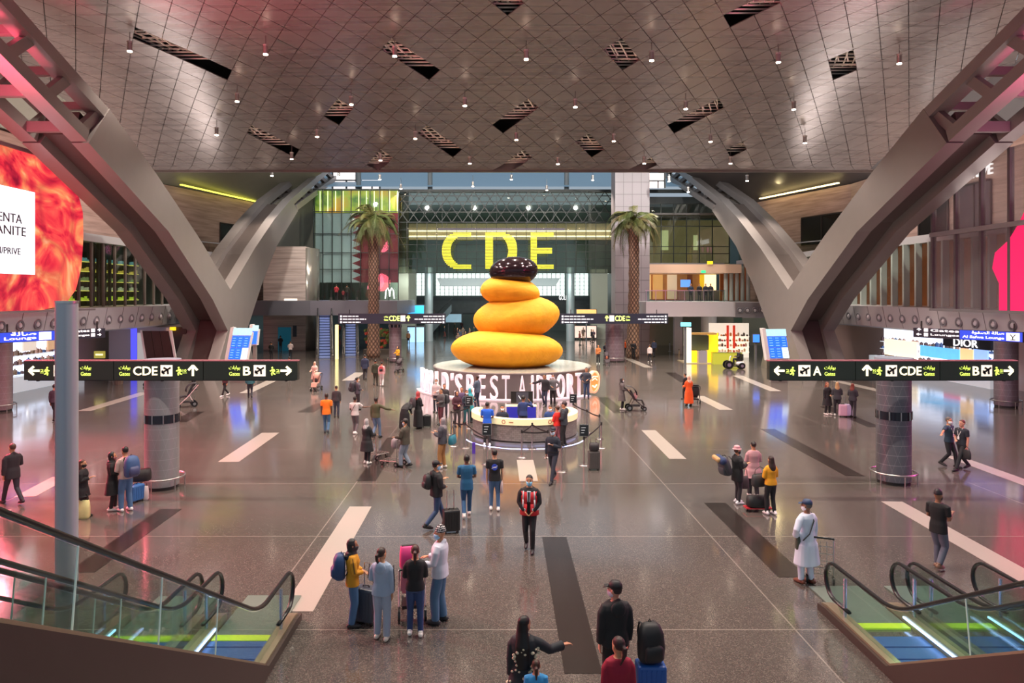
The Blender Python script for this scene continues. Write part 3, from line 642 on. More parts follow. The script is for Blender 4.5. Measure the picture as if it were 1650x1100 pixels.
# far concourse walls on both sides with shop strips
for sd_, x in (('l', xs(640, 96)), ('r', xs(990, 96))):
    st(MB().box(x-.2, x+.2, 90, 119, 0, 9).build('wall_%s.004' % ('left' if sd_ == 'l' else 'right'), mat('#7d807c', .45, noise=.1)))
def litbox(name, label, cat, px0, px1, py0, py1, d, col, e, depth=.4, grp=None, frame='#4a4a4c'):
    o = thing(name, label, cat, (xs((px0+px1)/2, d), d, zs(py1, d)), 0, grp); w_ = (xs(px1, d)-xs(px0, d))/2; h_ = zs(py0, d)-zs(py1, d)
    MB().box(-w_, w_, 0, depth, 0, h_).build('case', mat(frame, .5), o)
    MB().box(-w_*.93, w_*.93, -.04, 0, h_*.06, h_*.94).build('face', mat(col, .4, emit=e, noise=.35, nscale=1.1), o)
    zz = o.location.z
    if zz > .1 and name != 'direction_sign': MB().box(-.08, .08, .1, .25, -zz, 0).build('support', mat('#55575a', .5), o)
    return o
litbox('display_panel', 'big blue lit display wall left of the sculpture', 'display', 655, 684, 491, 508, 88, '#2f9be8', 1.0)
litbox('display_panel', 'pale blue lit shop front behind the left hanging board', 'shop front', 656, 684, 525, 560, 90, '#9cc7ee', 1.0)
litbox('display_panel', 'narrow red advertising panel behind the sculpture left flank', 'display', 781, 796, 528, 552, 96, '#c8283c', .9)
litbox('display_panel', 'orange edged kiosk front at far right behind the sculpture', 'shop front', 928, 962, 498, 508, 90, '#e0a25e', .9)
litbox('display_panel', 'warm white shop front below the right hanging board', 'shop front', 925, 962, 524, 545, 95, '#e9c8b8', .9)
litbox('display_panel', 'pale lit counter front in the distance left of centre', 'shop front', 700, 745, 505, 520, 110, '#8fb0c0', .55)
gs = thing('fast_food_logo_sign', 'small white arched letter sign on the far left balcony', 'sign', (xs(628, 79), 79, zs(481, 79)))
MB().tube([(-.5, 0, 0), (-.42, 0, .9), (-.22, 0, 1.2), (-.04, 0, .8), (0, 0, .25)], .07, 8).build('left_arch', M['ewht'], gs); MB().tube([(.5, 0, 0), (.42, 0, .9), (.22, 0, 1.2), (.04, 0, .8), (0, 0, .25)], .07, 8).build('right_arch', M['ewht'], gs)
gw = thing('store_name_sign', 'small white shop lettering at the far right behind the sculpture', 'sign', (xs(908, 95), 95, zs(483, 95))); txt('lettering', 'GOLD', (-.6, .6, 0, .6), 0, M['ewht'], gw, .05)
# inner escalator and big metal funnel in the distance
fe = thing('distant_escalator', 'dark distant escalator with steel sides behind the left hanging board', 'escalator', (xs(710, 104), 104, 0))
MB().prism([(-2.5, .2), (1.6, 4.6), (1.6, 3.6), (-1.6, 0)], 'y', 0, 1.2).build('truss', mat('#6f7a80', .4, .4), fe); MB().bar((-2.5, -.1, 1.1), (1.6, -.1, 5.5), .12).build('handrail', M['rubber'], fe); MB().bar((-2.5, 1.3, 1.1), (1.6, 1.3, 5.5), .12).build('handrail', M['rubber'], fe)
# round steel posts in the far hall, tall clad pier on the right
for i, (px, d, r, z1) in enumerate(((691, 92, .55, 9.6), (919, 92, .55, 9.6), (575, 84, .0, 0))):
    if r: tag(MB().cyl(xs(px, d), d, 0, z1, r, 24).build('round_column', mat('#9fa9ac', .3, .4), None, 'auto'), ('left' if i == 0 else 'right')+' tall pale steel column in the far hall', 'column', None)
for d_, px in ((96, 656), (96, 966)): tag(MB().box(xs(px, d_)-1.1, xs(px, d_)+1.1, d_, d_+1.5, 0, 9.5).build('square_pier', mat('#a9a99a', .5, noise=.05)), 'pale square pier far %s of the sculpture' % ('left' if px < 800 else 'right'), 'pier')
tw = thing('stone_pier', 'tall pale clad pier behind the right palm tree', 'pier', (xs(1019, 72), 73, 0))
MB().box(-1.75, 1.75, -1, 1.4, 0, 19.5).build('shaft', mat('#857d80', .45, noise=.04), tw)
j = MB()
for k in range(1, 16): j.box(-1.76, 1.76, -1.012, -1, k*1.25-.02, k*1.25+.02)
for x in (-.9, 0, .9): j.box(x-.015, x+.015, -1.012, -1, 0, 19.5)
j.build('joints', mat('#5b5456', .6), tw)
tl = thing('stone_lift_tower', 'pink marble lift tower beside the far left escalators', 'tower', (xs(464, 76), 77, 0))
MB().box(-2.65, 1.9, -1, 3, 0, zs(397, 76)).build('shaft', M['marble'], tl); MB().rings([(1.9, 1, 0, .9, 2), (1.9, 1, zs(399, 76), .9, 2)], 24).build('curved_glass_side', mat('#8c867c', .2, .5), tl, True)
MB().box(-1.05, .35, -1.06, -1.0, 0, zs(527, 76)).build('lift_door', mat('#1c3038', .2, .4, emit=.15, ecol='#2c7f99'), tl)
MB().box(.55, .95, -1.1, -1.0, 1.5, 2.7).build('call_screen', mat('#2d3036', .3, emit=.1), tl)
litw = MB().box(-.4, 1.0, -1.03, -1.0, 4.2, 5.6).build('lit_niche', mat('#fff0dc', .5, emit=1.0), tl)

# white clerestory windows above the far facade
for i, (a, b_, z0, z1, d) in enumerate(((536, 574, 276, 304, 90), (1045, 1071, 279, 303, 80), (582, 612, 290, 304, 92))):
    o = thing('clerestory_window', ['white clerestory window above the left facade, left of the thin post', 'white clerestory window above the right pier', 'small white clerestory window right of the thin post'][i], 'window', (xs((a+b_)/2, d), d, zs(z1, d))); w_ = (xs(b_, d)-xs(a, d))/2; h_ = zs(z0, d)-zs(z1, d)
    MB().box(-w_, w_, 0, .05, 0, h_).build('pane', mat('#f2e8e6', .5, emit=.95), o)
    MB().box(-w_, w_, -.1, 0, h_*.44, h_*.52).box(-w_-.1, -w_+.1, -.1, .05, 0, h_).box(w_-.1, w_+.1, -.1, .05, 0, h_).box(w_*.1, w_*.25, -.1, 0, 0, h_*.5).build('frame', mat('#5a5f60', .5), o)
for px in (578, 693, 913): tag(MB().cyl(xs(px, 86), 86, zs(306, 86), zs(262, 86), .3, 12).build('roof_post', mat('#70787a', .5)), {578: 'leftmost', 693: 'middle', 913: 'rightmost'}[px]+' of three grey posts below the blue skylight', 'post')
# blue grey skylight roof beyond
sk = MB()
sk.quad((-24, 84, zs(306, 84)+.4), (26, 84, zs(306, 84)+.4), (26, 112, 26), (-24, 112, 26))
sky_o = sk.build('ceiling.004', mat('#6a8496', .5, emit=.22, ecol='#7fa0b8', noise=.06, nscale=.2)); st(sky_o)
st(MB().box(-24, 24, 84, 84.5, zs(310, 84), zs(305, 84)).build('trim_52', MUL))
sl = MB()
for x in (-17, -7, 3, 13): sl.bar((x, 100, 22.0), (x+3, 100.5, 22.4), .4, .15)
tag(sl.build('skylight_lamp', mat('#e8eef4', .5, emit=.9)), 'row of slanting pale strips on the blue skylight', 'skylight lamp')
# right block: glazed upper room and cafe terrace
rb = thing('glass_room', 'glazed upper room with warm interior above the right cafe terrace', 'glass room', (xs(1110), D, 9.1)); rx = rb.location.x
grid(rb, 1045, 1175, 328, 424, D, [0, .155, .31, .47, .63, .79, 1], [0, .16, .28, .62, .78, 1], pane=M['gglass'])
MB().box(xs(1045)-rx, xs(1190)-rx, 3.2, 3.4, zs(424)-9.1, zs(350)-9.1).build('inner_wall', mat('#8d8468', .6, emit=.22, ecol='#b0a070', noise=.15, nscale=.6), rb)
MB().box(xs(1075)-rx, xs(1088)-rx, 3.1, 3.2, zs(400)-9.1, zs(367)-9.1).box(xs(1130)-rx, xs(1137)-rx, 3.1, 3.2, zs(400)-9.1, zs(375)-9.1).build('lit_opening', mat('#c8cf9a', .5, emit=.8), rb)
MB().box(xs(1045)-rx, xs(1190)-rx, -.6, 3.4, zs(347)-9.1, zs(344)-9.1).build('slab', mat('#5c5a57', .5), rb)
MB().box(xs(1045)-rx, xs(1165)-rx, -.5, 3.4, 0, zs(421)-9.1-.2).build('floor_slab', mat('#77777a', .4), rb)
MB().box(xs(1045)-rx, xs(1250)-rx, 6, 6.2, zs(344)-9.1, zs(305)-9.1).build('upper_wall', mat('#3a3f3f', .5), rb)
cf = thing('cafe_front', 'warm lit timber cafe front on the upper right terrace', 'cafe', (xs(1110, 74), 74, 5.4)); cx_ = cf.location.x
def cb_(nm, a, b_, z0, z1, y0, y1, m): return MB().box(xs(a, 74)-cx_, xs(b_, 74)-cx_, y0, y1, zs(z1, 74)-5.4, zs(z0, 74)-5.4).build(nm, m, cf)
cb_('fascia', 1044, 1192, 426, 440, -.5, 4, mat('#b89880', .5, emit=.12)); cb_('back_wall', 1044, 1170, 440, 483, 3.6, 3.8, mat('#9c6a3a', .5, emit=.35, noise=.5, nscale=1.0))
for i, (a, b_, c_, e_) in enumerate(((1050, 1060, '#d8b070', .7), (1064, 1080, '#c99a58', .6), (1088, 1104, '#d9c09a', .5), (1150, 1170, '#ffe9b0', 1.2), (1122, 1130, '#7a4420', .2), (1143, 1150, '#d8b021', .8))): cb_('lit_panel', a, b_, 441, 482, 3.3, 3.5, mat(c_, .5, emit=e_))
cb_('menu_screen', 1103, 1119, 450, 462, 1.5, 1.6, mat('#5b8fe0', .5, emit=1.1)); cb_('counter', 1098, 1165, 468, 483, 1.2, 1.9, mat('#6b5a4c', .4)); cb_('exit_sign', 1127, 1134, 436, 440, -.7, -.6, mat('#2ecf7a', .5, emit=1.0))
cb_('hanging_sign', 1136, 1145, 421, 426, -.8, -.7, mat('#d8c21c', .5, emit=.7))
for k in range(5): MB().cyl(xs(1172+k*9, 74)-cx_, .5, 0, 3.6, .22, 10).build('pillar', mat('#9aa096', .4), cf)
MB().box(xs(1170, 74)-cx_, xs(1215, 74)-cx_, 2, 2.2, 0, 3.6).build('timber_wall', mat('#8a4a22', .4, emit=.12, noise=.3, nscale=.8), cf)
st(MB().box(xs(1041, 66), xs(1185, 66), 66, 84, zs(510, 66), zs(486, 66)).build('trim_53', M['band']))
st(MB().box(xs(1185, 66), xs(1250, 66), 66, 84, zs(512, 66), zs(487, 66)).build('trim_54', mat('#8f8b90', .4)))
for k in range(4): o = copytree(nozp, (xs(1192+k*12, 66), 65.95, zs(500, 66)), PI/2, 'round air nozzle in the terrace fascia under the cafe', 'air nozzles in the cafe terrace fascia'); o.rotation_euler = (0, 0, -PI/2)
tr_ = thing('terrace_railing', 'glass terrace railing in front of the upper cafe', 'railing', (xs(1110, 66.2), 66.3, 5.38)); tx = tr_.location.x
MB().box(xs(1041, 66)-tx, xs(1170, 66)-tx, 0, .02, 0, 1.0).build('pane', M['glass'], tr_); MB().box(xs(1041, 66)-tx, xs(1170, 66)-tx, -.03, .05, 1.0, 1.06).build('top_rail', M['steel'], tr_)
for k in range(9): MB().box(xs(1042+k*15.5, 66)-tx, xs(1042+k*15.5, 66)-tx+.05, -.03, .03, 0, 1).build('post', M['steel'], tr_)
st(MB().box(xs(1041, 84), xs(1290, 84), 84, 84.3, 0, 5.3).build('wall_back.005', mat('#a79f84', .5, noise=.08)))
# ================================================================= ground floor shops on the right far side
kk = thing('yellow_kiosk', 'yellow lit kiosk with glass case in the far right shops', 'kiosk', (xs(1138, 62), 62, 0)); kx = kk.location.x; YL = mat('#ffd21e', .4, emit=.9, ecol='#ffd21e')
MB().box(-1.7, -1.3, 0, 1.0, 0, 3.1).build('white_side', mat('#efe6d8', .4, emit=.6), kk); MB().box(-1.2, .7, .3, .8, 0, 1.05).build('counter', YL, kk)
MB().box(-1.1, .5, .9, 1.0, 1.1, 2.4).build('glass_case', mat('#59624f', .1, .2), kk); MB().box(.5, 1.4, 1.1, 1.3, 0, 2.6).build('yellow_wall', YL, kk)
MB().box(-1.4, 1.0, .2, 1.2, 2.5, 2.65).build('canopy', mat('#b08a4c', .4, .4, emit=.2), kk); 
MB().box(-.75, -.0, -.3, .2, 0, 1.1).build('left_plinth', mat('#8f8b95', .4), kk); MB().box(1.0, 1.8, -.3, .3, 0, 1.0).build('right_plinth', mat('#7b6ab0', .4, emit=.2), kk); MB().box(-1.9, 3.0, -.4, 2.5, 0, .06).build('platform', mat('#b7a98c', .3), kk)
sh = thing('shelf_shop', 'shop with white lit shelves and red banners behind the yellow kiosk', 'shop', (xs(1180, 66), 67, 0))
MB().box(-1.6, 2.2, .8, 1.0, 0, 3.3).build('back_wall', mat('#e8dccb', .5, emit=.7, noise=.3, nscale=3), sh)
for z in (.5, 1.0, 1.5, 2.0): MB().box(-1.5, 2.1, .4, .8, z, z+.06).build('shelf', mat('#fff4e0', .4, emit=.6), sh)
def products(o, xa, xb, y0, y1, zz, rg, step, cols, label, group, hmax):
    M0 = o.matrix_basis.copy() if False else Matrix.Translation(o.location) @ Matrix.Rotation(o.rotation_euler.z, 4, 'Z'); proto = {}
    for z in zz:
        x = xa
        while x < xb:
            c = rg.choice(cols); h_ = rg.choice((.16, .24, .32))*hmax; k = (c, h_)
            if k not in proto: p = MB().box(-.07, .07, y0-(y0+y1)/2, y1-(y0+y1)/2, 0, h_*.8).box(-.035, .035, -.03, .03, h_*.8, h_).build('boxed_product', mat(c, .4)); proto[k] = p
            else: p = proto[k].copy(); C.objects.link(p)
            p.location = M0 @ Vector((x, (y0+y1)/2, z)); p.rotation_euler = (0, 0, o.rotation_euler.z); tag(p, label, 'product', group); x += rg.uniform(step*.8, step*1.4)
products(sh, -1.4, 2.0, .5, .72, (.56, 1.06, 1.56, 2.06), random.Random(5), .24, ['#a8323a', '#d8b8a0', '#5b4a44', '#c98a4a'], 'small boxed product on a shelf of the shop with red banners', 'products on the red banner shop shelves', 1.1)
for x in (-.1, .5): MB().box(x, x+.22, .3, .36, .9, 3.1).build('red_banner', mat('#c8321e', .5, emit=.6), sh)
gc = thing('glass_counter', 'low glass counter with green glow left of the mobility scooter', 'counter', (xs(1178, 60), 61, 0)); MB().box(-1.2, 1.3, 0, .6, 0, 1.0).build('case', mat('#a5a838', .2, emit=.35), gc); MB().box(-1.25, 1.35, -.05, .65, 1.0, 1.05).build('top', M['gglass'], gc)
tag(MB().box(xs(1087, 72), xs(1100, 72), 72, 72.6, 0, 3.9).build('square_pier', mat('#b7b8c4', .4)), 'white square pier between the barrier posts and the kiosk', 'pier')
tag(MB().cyl(xs(1142, 70), 70, 0, 3.9, .75, 24).build('round_column', mat('#c9c8cc', .35), None, 'auto'), 'white round column behind the yellow kiosk', 'column')
o = litbox('info_screen', 'pair of cyan screens hanging left of the kiosk', 'screen', 1096, 1114, 519, 526, 60, '#6fd0f0', 1.0, .15)
litbox('direction_sign', 'small dark green direction sign below the right terrace fascia', 'sign', 1182, 1196, 511, 520, 66, '#2f4438', .1, .15)
litbox('arrival_screen', 'small blue departure screen left of the right screen board', 'screen', 1213, 1224, 538, 552, 58, '#2f6ff0', 1.2, .2)
# ================================================================= palms
def palm(px, d, label, lean):
    zt = zs(358, d); r = thing('palm_tree', label, 'palm tree', (xs(px, d), d, 0)); P = []; Rr = []
    for i in range(25): t = i/24; P.append((lean*math.sin(t*2.2), 0, zt*t)); Rr.append(.5+.12*(1-t)-.08*math.sin(t*3)+(.06 if i % 2 else 0)+(.25 if t > .93 else 0))
    m = NT('palm_bark'); tc = m.n('ShaderNodeTexCoord'); sp_ = m.n('ShaderNodeSeparateXYZ'); m.l(tc.outputs['Object'], sp_.inputs[0])
    an = m.math('ARCTAN2', sp_.outputs['Y'], sp_.outputs['X']); a1 = m.math('MULTIPLY', an, 1.6); z1 = m.math('MULTIPLY', sp_.outputs['Z'], 1.9)
    f1 = m.math('FRACT', m.math('ADD', a1, z1)); f2 = m.math('FRACT', m.math('SUBTRACT', a1, z1)); k = m.math('MULTIPLY', f1, f2)
    m.l(m.mix(k, hx('#3f2c26'), hx('#c9a184')), m.b.inputs['Base Color']); m.b.inputs['Roughness'].default_value = .8
    MB().tube(P, Rr, 16).build('trunk', m.m, r, True); top = Vector(P[-1]); rg = random.Random(int(px)); protos = []
    for v in range(4):
        b = MB(); L = [1.0, 1.12, .9, 1.05][v]*3.1; up = [1.5, .95, .35, 1.15][v]; pts = []
        for i in range(13): t = i/12; pts.append(Vector((L*.78*math.sin(t*1.45)*(1-.12*t), 0, up*1.5*t-(2.4+.5*v)*t*t)))
        b.tube(pts, [.06*(1-.8*i/12) for i in range(13)], 5)
        for i in range(1, 13):
            for h in (0, .5):
                t = (i-h)/12; p = pts[i].lerp(pts[i-1], h); dr = (pts[i]-pts[i-1]).normalized(); ll = .85*math.sin(PI*min(1, t+.12))**.6+.1
                for s in (-1, 1):
                    q = p+dr*ll*.55+Vector((0, s*ll*.55, -ll*.32)); b.quad(p-dr*.05, p+dr*.05, q+dr*.02, q-dr*.02)
        protos.append(b)
    mesh = []
    for v, b in enumerate(protos):
        o = b.build('frond', mat(['#5c5a2a', '#4a5426', '#6b5c30', '#55602c'][v], .6, noise=.3, nscale=1.5), r); mesh.append(o); o.location = top+Vector((0, 0, .1)); o.rotation_euler = (0, 0, v*1.6)
    for i in range(50):
        o = mesh[i % 4].copy(); C.objects.link(o); o.parent = r; o.location = top+Vector((0, 0, rg.uniform(-.5, .5))); tilt = rg.uniform(-.65, .45)
        o.rotation_euler = (rg.uniform(-.2, .2), tilt, i*2.4+rg.uniform(-.2, .2)); o.scale = (rg.uniform(.85, 1.1),)*3
palm(602, 68, 'tall palm tree standing right of the far left escalators', .0); palm(1019, 67, 'tall palm tree standing before the clad pier on the right', .15)
# planting at foot of left palm
pb = thing('flower_planter', 'planter with red and green plants behind the left palm trunk', 'planter', (xs(600, 70), 71, 0)); MB().box(-1.1, 2.2, 0, 1.2, 0, .5).build('box', mat('#4a4038', .6), pb)
for col, nm, k in (('#4c5a24', 'foliage', 90), ('#a8402c', 'red_flowers', 30)):
    b = MB(); rg = random.Random(k)
    for i in range(k): x, y, z = rg.uniform(-1.1, 2.1), rg.uniform(0, 1.2), rg.uniform(.5, 2.3); b.quad((x, y, z), (x+.3, y+.1, z+.12), (x+.25, y, z+.35), (x-.1, y, z+.25))
    b.build(nm, mat(col, .6), pb)
# ================================================================= round platform and sculpture
PC = (1.2, 45.8)
pf = thing('round_platform', 'large round grey platform under the yellow sculpture', 'platform', (PC[0], PC[1], 0))
MB().lathe([(5.0, 0), (5.0, 1.38), (5.1, 1.38), (5.1, 1.45), (5.04, 1.47)], 64).build('drum', mat('#6f6865', .35, .2, noise=.04), pf, 'auto')
MB().cyl(0, 0, 1.46, 1.475, 5.03, 64).build('top_surface', mat('#9b9a8e', .16, spec=.7), pf)
YC = mat('#d99608', .75, noise=.2, nscale=1.3, bump=1., bscale=2.6, name='yellow_canvas')
scu = thing('sculpture', 'huge stack of plain yellow boulders topped by a glossy dark one on the round platform', 'sculpture', (PC[0], PC[1], 1.475))
def peb(nm, c, r, m, rot=0, bump=.12, n=28, seed=1, bot=None):
    b = MB(); b.ell((0, 0, 0), *r, n=n, m=18); rg = random.Random(seed); ph = [rg.uniform(0, 6) for _ in range(4)]
    def f(v):
        u = Vector((v.x/r[0], v.y/r[1], v.z/r[2])); k = 1+bump*(.5*math.sin(2.3*u.x+ph[0])*math.cos(2*u.z+ph[1])+.35*math.sin(4*u.y+3*u.z+ph[2]))
        return v*k
    b.fn(f); b.xf(Matrix.Translation(c) @ Matrix.Rotation(rot, 4, 'Y'))
    if bot is not None: b.fn(lambda v: Vector((v.x, v.y, max(v.z, bot))))
    return b.build(nm, m, scu, True)
peb('broad_base_boulder', (-.35, -.6, 1.05), (3.6, 2.7, 1.35), YC, R(1.5), .07, seed=4, bot=0)
peb('middle_boulder', (.25, -.1, 3.0), (2.75, 2.1, 1.5), YC, R(-5), .07, seed=2)
peb('upper_boulder', (-.15, -.2, 4.75), (1.95, 1.6, 1.0), YC, R(4), .06, seed=12)
peb('dark_glossy_boulder', (.1, -.2, 6.05), (1.6, 1.45, .95), mat('#2a1d22', .12, .5, name='glossy_dome'), R(-6), .04, seed=5)
# ---- letters standing in an arc
LW = mat('#f3e4ea', .35, emit=.3, ecol='#f6d4e0', name='letter_face')
arc = [('W',-1.30),('O',-1.15),('R',-1.01),('L',-.88),('D',-.76),("'",-.665),('S',-.58),('B',-.445),('E',-.32),('S',-.2),('T',-.085),('A',.075),('I',.175),('R',.26),('P',.365),('O',.475),('R',.595),('T',.71)]
cnt = {}
base = thing('letter_plinth', 'curved low white plinth carrying the row of big letters round the platform', 'plinth', (PC[0], PC[1], 0))
b = MB(); L0 = []
for r0, r1, z0, z1 in ((5.55, 6.15, 0, .07),):
    n = 48; ang = [-1.42+2.26*i/n for i in range(n+1)]
    for a, c in zip(ang, ang[1:]):
        p = [(math.sin(q)*r, -math.cos(q)*r) for q, r in ((a, r0), (c, r0), (c, r1), (a, r1))]; b.prism(p, 'z', z0, z1)
b.build('plinth_block', mat('#cfc2cc', .3, emit=.12), base)
word = lambda i: 'first word' if i < 7 else ('middle word' if i < 11 else 'last word')
pos = ['first', 'second', 'third', 'fourth', 'fifth', 'sixth', 'seventh']
for i, (ch, a) in enumerate(arc):
    x, y = PC[0]+5.85*math.sin(a), PC[1]-5.85*math.cos(a); k = i-(0 if i < 7 else 7 if i < 11 else 11)
    nm = 'apostrophe' if ch == "'" else 'letter '+ch
    o = thing('standing_letter', 'white glowing %s, %s character of the %s around the platform' % (nm, pos[k], word(i)), 'letter', (x, y, .07), a, 'letters around the round platform')
    ww = {'W': .66, 'I': .13, "'": .12, 'O': .56, 'E': .42, 'L': .42, 'T': .5}.get(ch, .52)
    txt('body', ch, (-ww*.44, ww*.44, 0 if ch != "'" else .95, 1.36), .1, LW, o, .2, .0)
o = thing('round_logo_disc', 'upright orange glowing round disc at the right end of the letter row', 'sign', (PC[0]+5.85*math.sin(.97), PC[1]-5.85*math.cos(.97), .07), .97)
b = MB(); L = []
for r, y in ((.55, -.1), (.68, -.1), (.68, .12), (.55, .12), (.55, -.1)): L.append([(r*math.cos(2*PI*i/32), y, .7+r*math.sin(2*PI*i/32)) for i in range(32)])
b.loops(L, cap=False).build('rim', mat('#f0b08a', .4, emit=.6), o, True)
MB().tube([(0, -.03, .7), (0, .05, .7)], .56, 32).build('face', mat('#e8803c', .4, emit=.75), o)
MB().tube([(-.4, -.06, .95), (-.1, -.06, 1.05), (.4, -.06, .98)], .035, 6).tube([(-.3, -.06, .82), (.1, -.06, .92), (.36, -.06, .78)], .03, 6).tube([(-.25, -.06, .5), (.05, -.06, .36), (.3, -.06, .5)], .04, 6).build('emblem', mat('#fff0d8', .4, emit=.8), o)
# ================================================================= information desk
DC = (1.32, 30.0)
dk = thing('information_desk', 'round information desk with cream top band and grey brick front', 'desk', (DC[0], DC[1], 0))
def ringseg(r0, r1, z0, z1, a0=0, a1=2*PI, n=64):
    b = MB()
    for i in range(n):
        a, c = a0+(a1-a0)*i/n, a0+(a1-a0)*(i+1)/n
        p = [(r*math.cos(q), r*math.sin(q)) for r, q in ((r0, a), (r1, a), (r1, c), (r0, c))]; b.prism(p, 'z', z0, z1)
    return b
A0, A1 = R(-205), R(25)
ringseg(1.95, 2.25, .86, 1.1, A0, A1).build('top_band', M['cream'], dk)
bm_ = NT('grey_brick'); tc = bm_.n('ShaderNodeTexCoord'); br = bm_.n('ShaderNodeTexBrick'); sp2 = bm_.n('ShaderNodeSeparateXYZ'); bm_.l(tc.outputs['Object'], sp2.inputs[0])
an = bm_.math('ARCTAN2', sp2.outputs['Y'], sp2.outputs['X']); cmb = bm_.n('ShaderNodeCombineXYZ'); bm_.l(bm_.math('MULTIPLY', an, 2.2), cmb.inputs[0]); bm_.l(sp2.outputs['Z'], cmb.inputs[1]); bm_.l(cmb.outputs[0], br.inputs['Vector'])
br.inputs['Scale'].default_value = 3.2; br.inputs['Color1'].default_value = (*hx('#7d7671'), 1); br.inputs['Color2'].default_value = (*hx('#69625e'), 1); br.inputs['Mortar'].default_value = (*hx('#4f4946'), 1); br.inputs['Mortar Size'].default_value = .012
bm_.l(br.outputs[0], bm_.b.inputs['Base Color']); bm_.b.inputs['Roughness'].default_value = .5
ringseg(2.0, 2.2, .22, .86, A0, A1).build('brick_front', bm_.m, dk); ringseg(2.0, 2.28, .0, .16, A0, A1).build('kick_base', mat('#8d8c93', .25, .5), dk)
ringseg(2.08, 2.18, .16, .22, A0, A1).build('dark_reveal', M['dark'], dk)
ringseg(2.52, 2.56, 0, .012, R(-165), R(-15)).build('floor_light_ring', mat('#cfd4ff', .4, emit=3., ecol='#b9c2ff'), dk)
for s in (-1, 1):
    q = R(-90+s*24); e = MB(); L = []
    for r in (.055, .08): L.append([(2.262*math.cos(q+math.cos(2*PI*i/16)*r/2.26), 2.262*math.sin(q+math.cos(2*PI*i/16)*r/2.26), .98+r*math.sin(2*PI*i/16)) for i in range(16)])
    e.loops(L, cap=False).build('emblem_ring', mat('#a8402c', .5), dk)
    q2 = q+.1; MB().bar((2.27*math.cos(q2), 2.27*math.sin(q2), .98), (2.27*math.cos(q2+.08), 2.27*math.sin(q2+.08), .98), .01, .03).build('emblem_lettering', mat('#b0764c', .5), dk)
for s in (-1, 1):
    q = R(-90+s*30); MB().bar((1.7*math.cos(q)-.0, 1.7*math.sin(q), .74), (.4*s, -.4, .74), .55, .04).build('inner_worktop', mat('#b8a98c', .4), dk)
bl = thing('back_panel', 'royal blue low panel wall inside the information desk', 'panel', (DC[0]-.1, DC[1]+.9, 0)); MB().box(-.64, .64, 0, .08, 0, 1.1).build('panel', mat('#2d2fa8', .5, emit=.15), bl); MB().box(-.68, .68, .05, .5, 1.1, 1.14).build('cream_top', M['cream'], bl)
mo = thing('monitor_screen', 'wide dark double monitor standing behind the blue panel', 'monitor', (DC[0]-.05, DC[1]+1.2, 1.14)); MB().box(-.5, .48, 0, .08, .08, .6).build('frame', M['dark'], mo); MB().box(-.26, .28, -.02, 0, .1, .57).build('screen', mat('#4a4a52', .2, emit=.1), mo); MB().box(-.08, .08, 0, .1, 0, .2).build('foot', M['dark'], mo)
MB().bar((-.16, -.03, .42), (-.06, -.03, .26), .02).build('screen_arrow', M['ewht'], mo)
# ---- barrier posts
protoP = None; PT = {}
def post(k, px, by, ty=None, label=None):
    global protoP
    g = G(px, by)
    if protoP is None:
        o = thing('barrier_post', label, 'barrier post', g, 0, 'belt barrier posts round the desk')
        MB().lathe([(.0, 0), (.17, .0), (.175, .012), (.12, .03), (.03, .04)], 20).build('base_disc', M['steel'], o, True); MB().cyl(0, 0, .03, .93, .03, 12).build('pole', M['steel'], o); MB().cyl(0, 0, .9, 1.02, .036, 12).build('head', M['dark'], o); protoP = o
    else: o = copytree(protoP, g, 0, label)
    PT[k] = g; return o
PS = [('a',840.9,737,'chrome barrier post front left of the desk centre'),('b',882.7,737,'barrier post beside the navy uniformed guard'),('c',857.6,723,'barrier post directly against the desk front centre'),('d',784.5,748,'sign carrying barrier post front left below the blue shirt'),
      ('e',941,750,'front right barrier post carrying a small sign'),('f',969,722,'right barrier post at the corner of the belt'),('g',966,707,'barrier post just behind the right corner post'),('h',946,697,'barrier post behind the right side of the desk'),('i',923.6,684,'rear right barrier post with a framed sign'),
      ('j',750,722,'left barrier post beside the teal shoulder bag'),('k',731,719,'left barrier post between tan trousers and queue'),('l',727,700,'rear left barrier post beside the queueing people'),('m',756,690,'rear left barrier post carrying a framed sign'),('n',905,760,'low barrier base half hidden behind the guard feet')]
for k, px, by, lb in PS: post(k, px, by, None, lb)
BT = mat('#22191c', .6)
for a, c in ('ab', 'ac', 'bc', 'jd', 'kj', 'lm', 'ih', 'hg', 'gf', 'fe', 'lk'):
    p, q = PT[a]+Vector((0, 0, .95)), PT[c]+Vector((0, 0, .95)); mid = (p+q)/2; n = 8; bt = MB()
    for i in range(n):
        u, v = i/n, (i+1)/n; f = lambda t: p.lerp(q, t)-Vector((0, 0, .16*t*(1-t))); bt.bar(f(u), f(v), .01, .055)
    an_ = {'ab':'front centre','ac':'left front diagonal','bc':'right front diagonal','jd':'left front','kj':'left middle','lm':'left rear','ih':'right rear','hg':'right second','gf':'short right corner','fe':'right front','lk':'left side'}[a+c]
    tag(bt.build('barrier_belt', BT), 'dark webbing belt strung on the %s barrier posts' % an_, 'barrier belt', 'dark belts between the barrier posts')
for k, z in (('d', .98), ('e', .98), ('i', .95), ('m', .98)):
    o = thing('framed_sign', {'d': 'black framed sign on the post below the blue shirt', 'e': 'black framed sign on the front right post', 'i': 'black framed sign behind the desk on the right', 'm': 'black framed sign behind the desk on the left'}[k], 'sign', PT[k]+Vector((0, 0, z+.05)), 0)
    MB().box(-.17, .17, -.015, .015, 0, .42).build('frame', M['steel'], o); MB().box(-.15, .15, -.02, -.01, .02, .4).build('face', mat('#1e2226', .3), o)
    for j in range(3): MB().box(-.1, .06-.03*j, -.024, -.02, .3-j*.09, .318-j*.09).build('print_line', mat('#cfd4d8', .5, emit=.2), o)
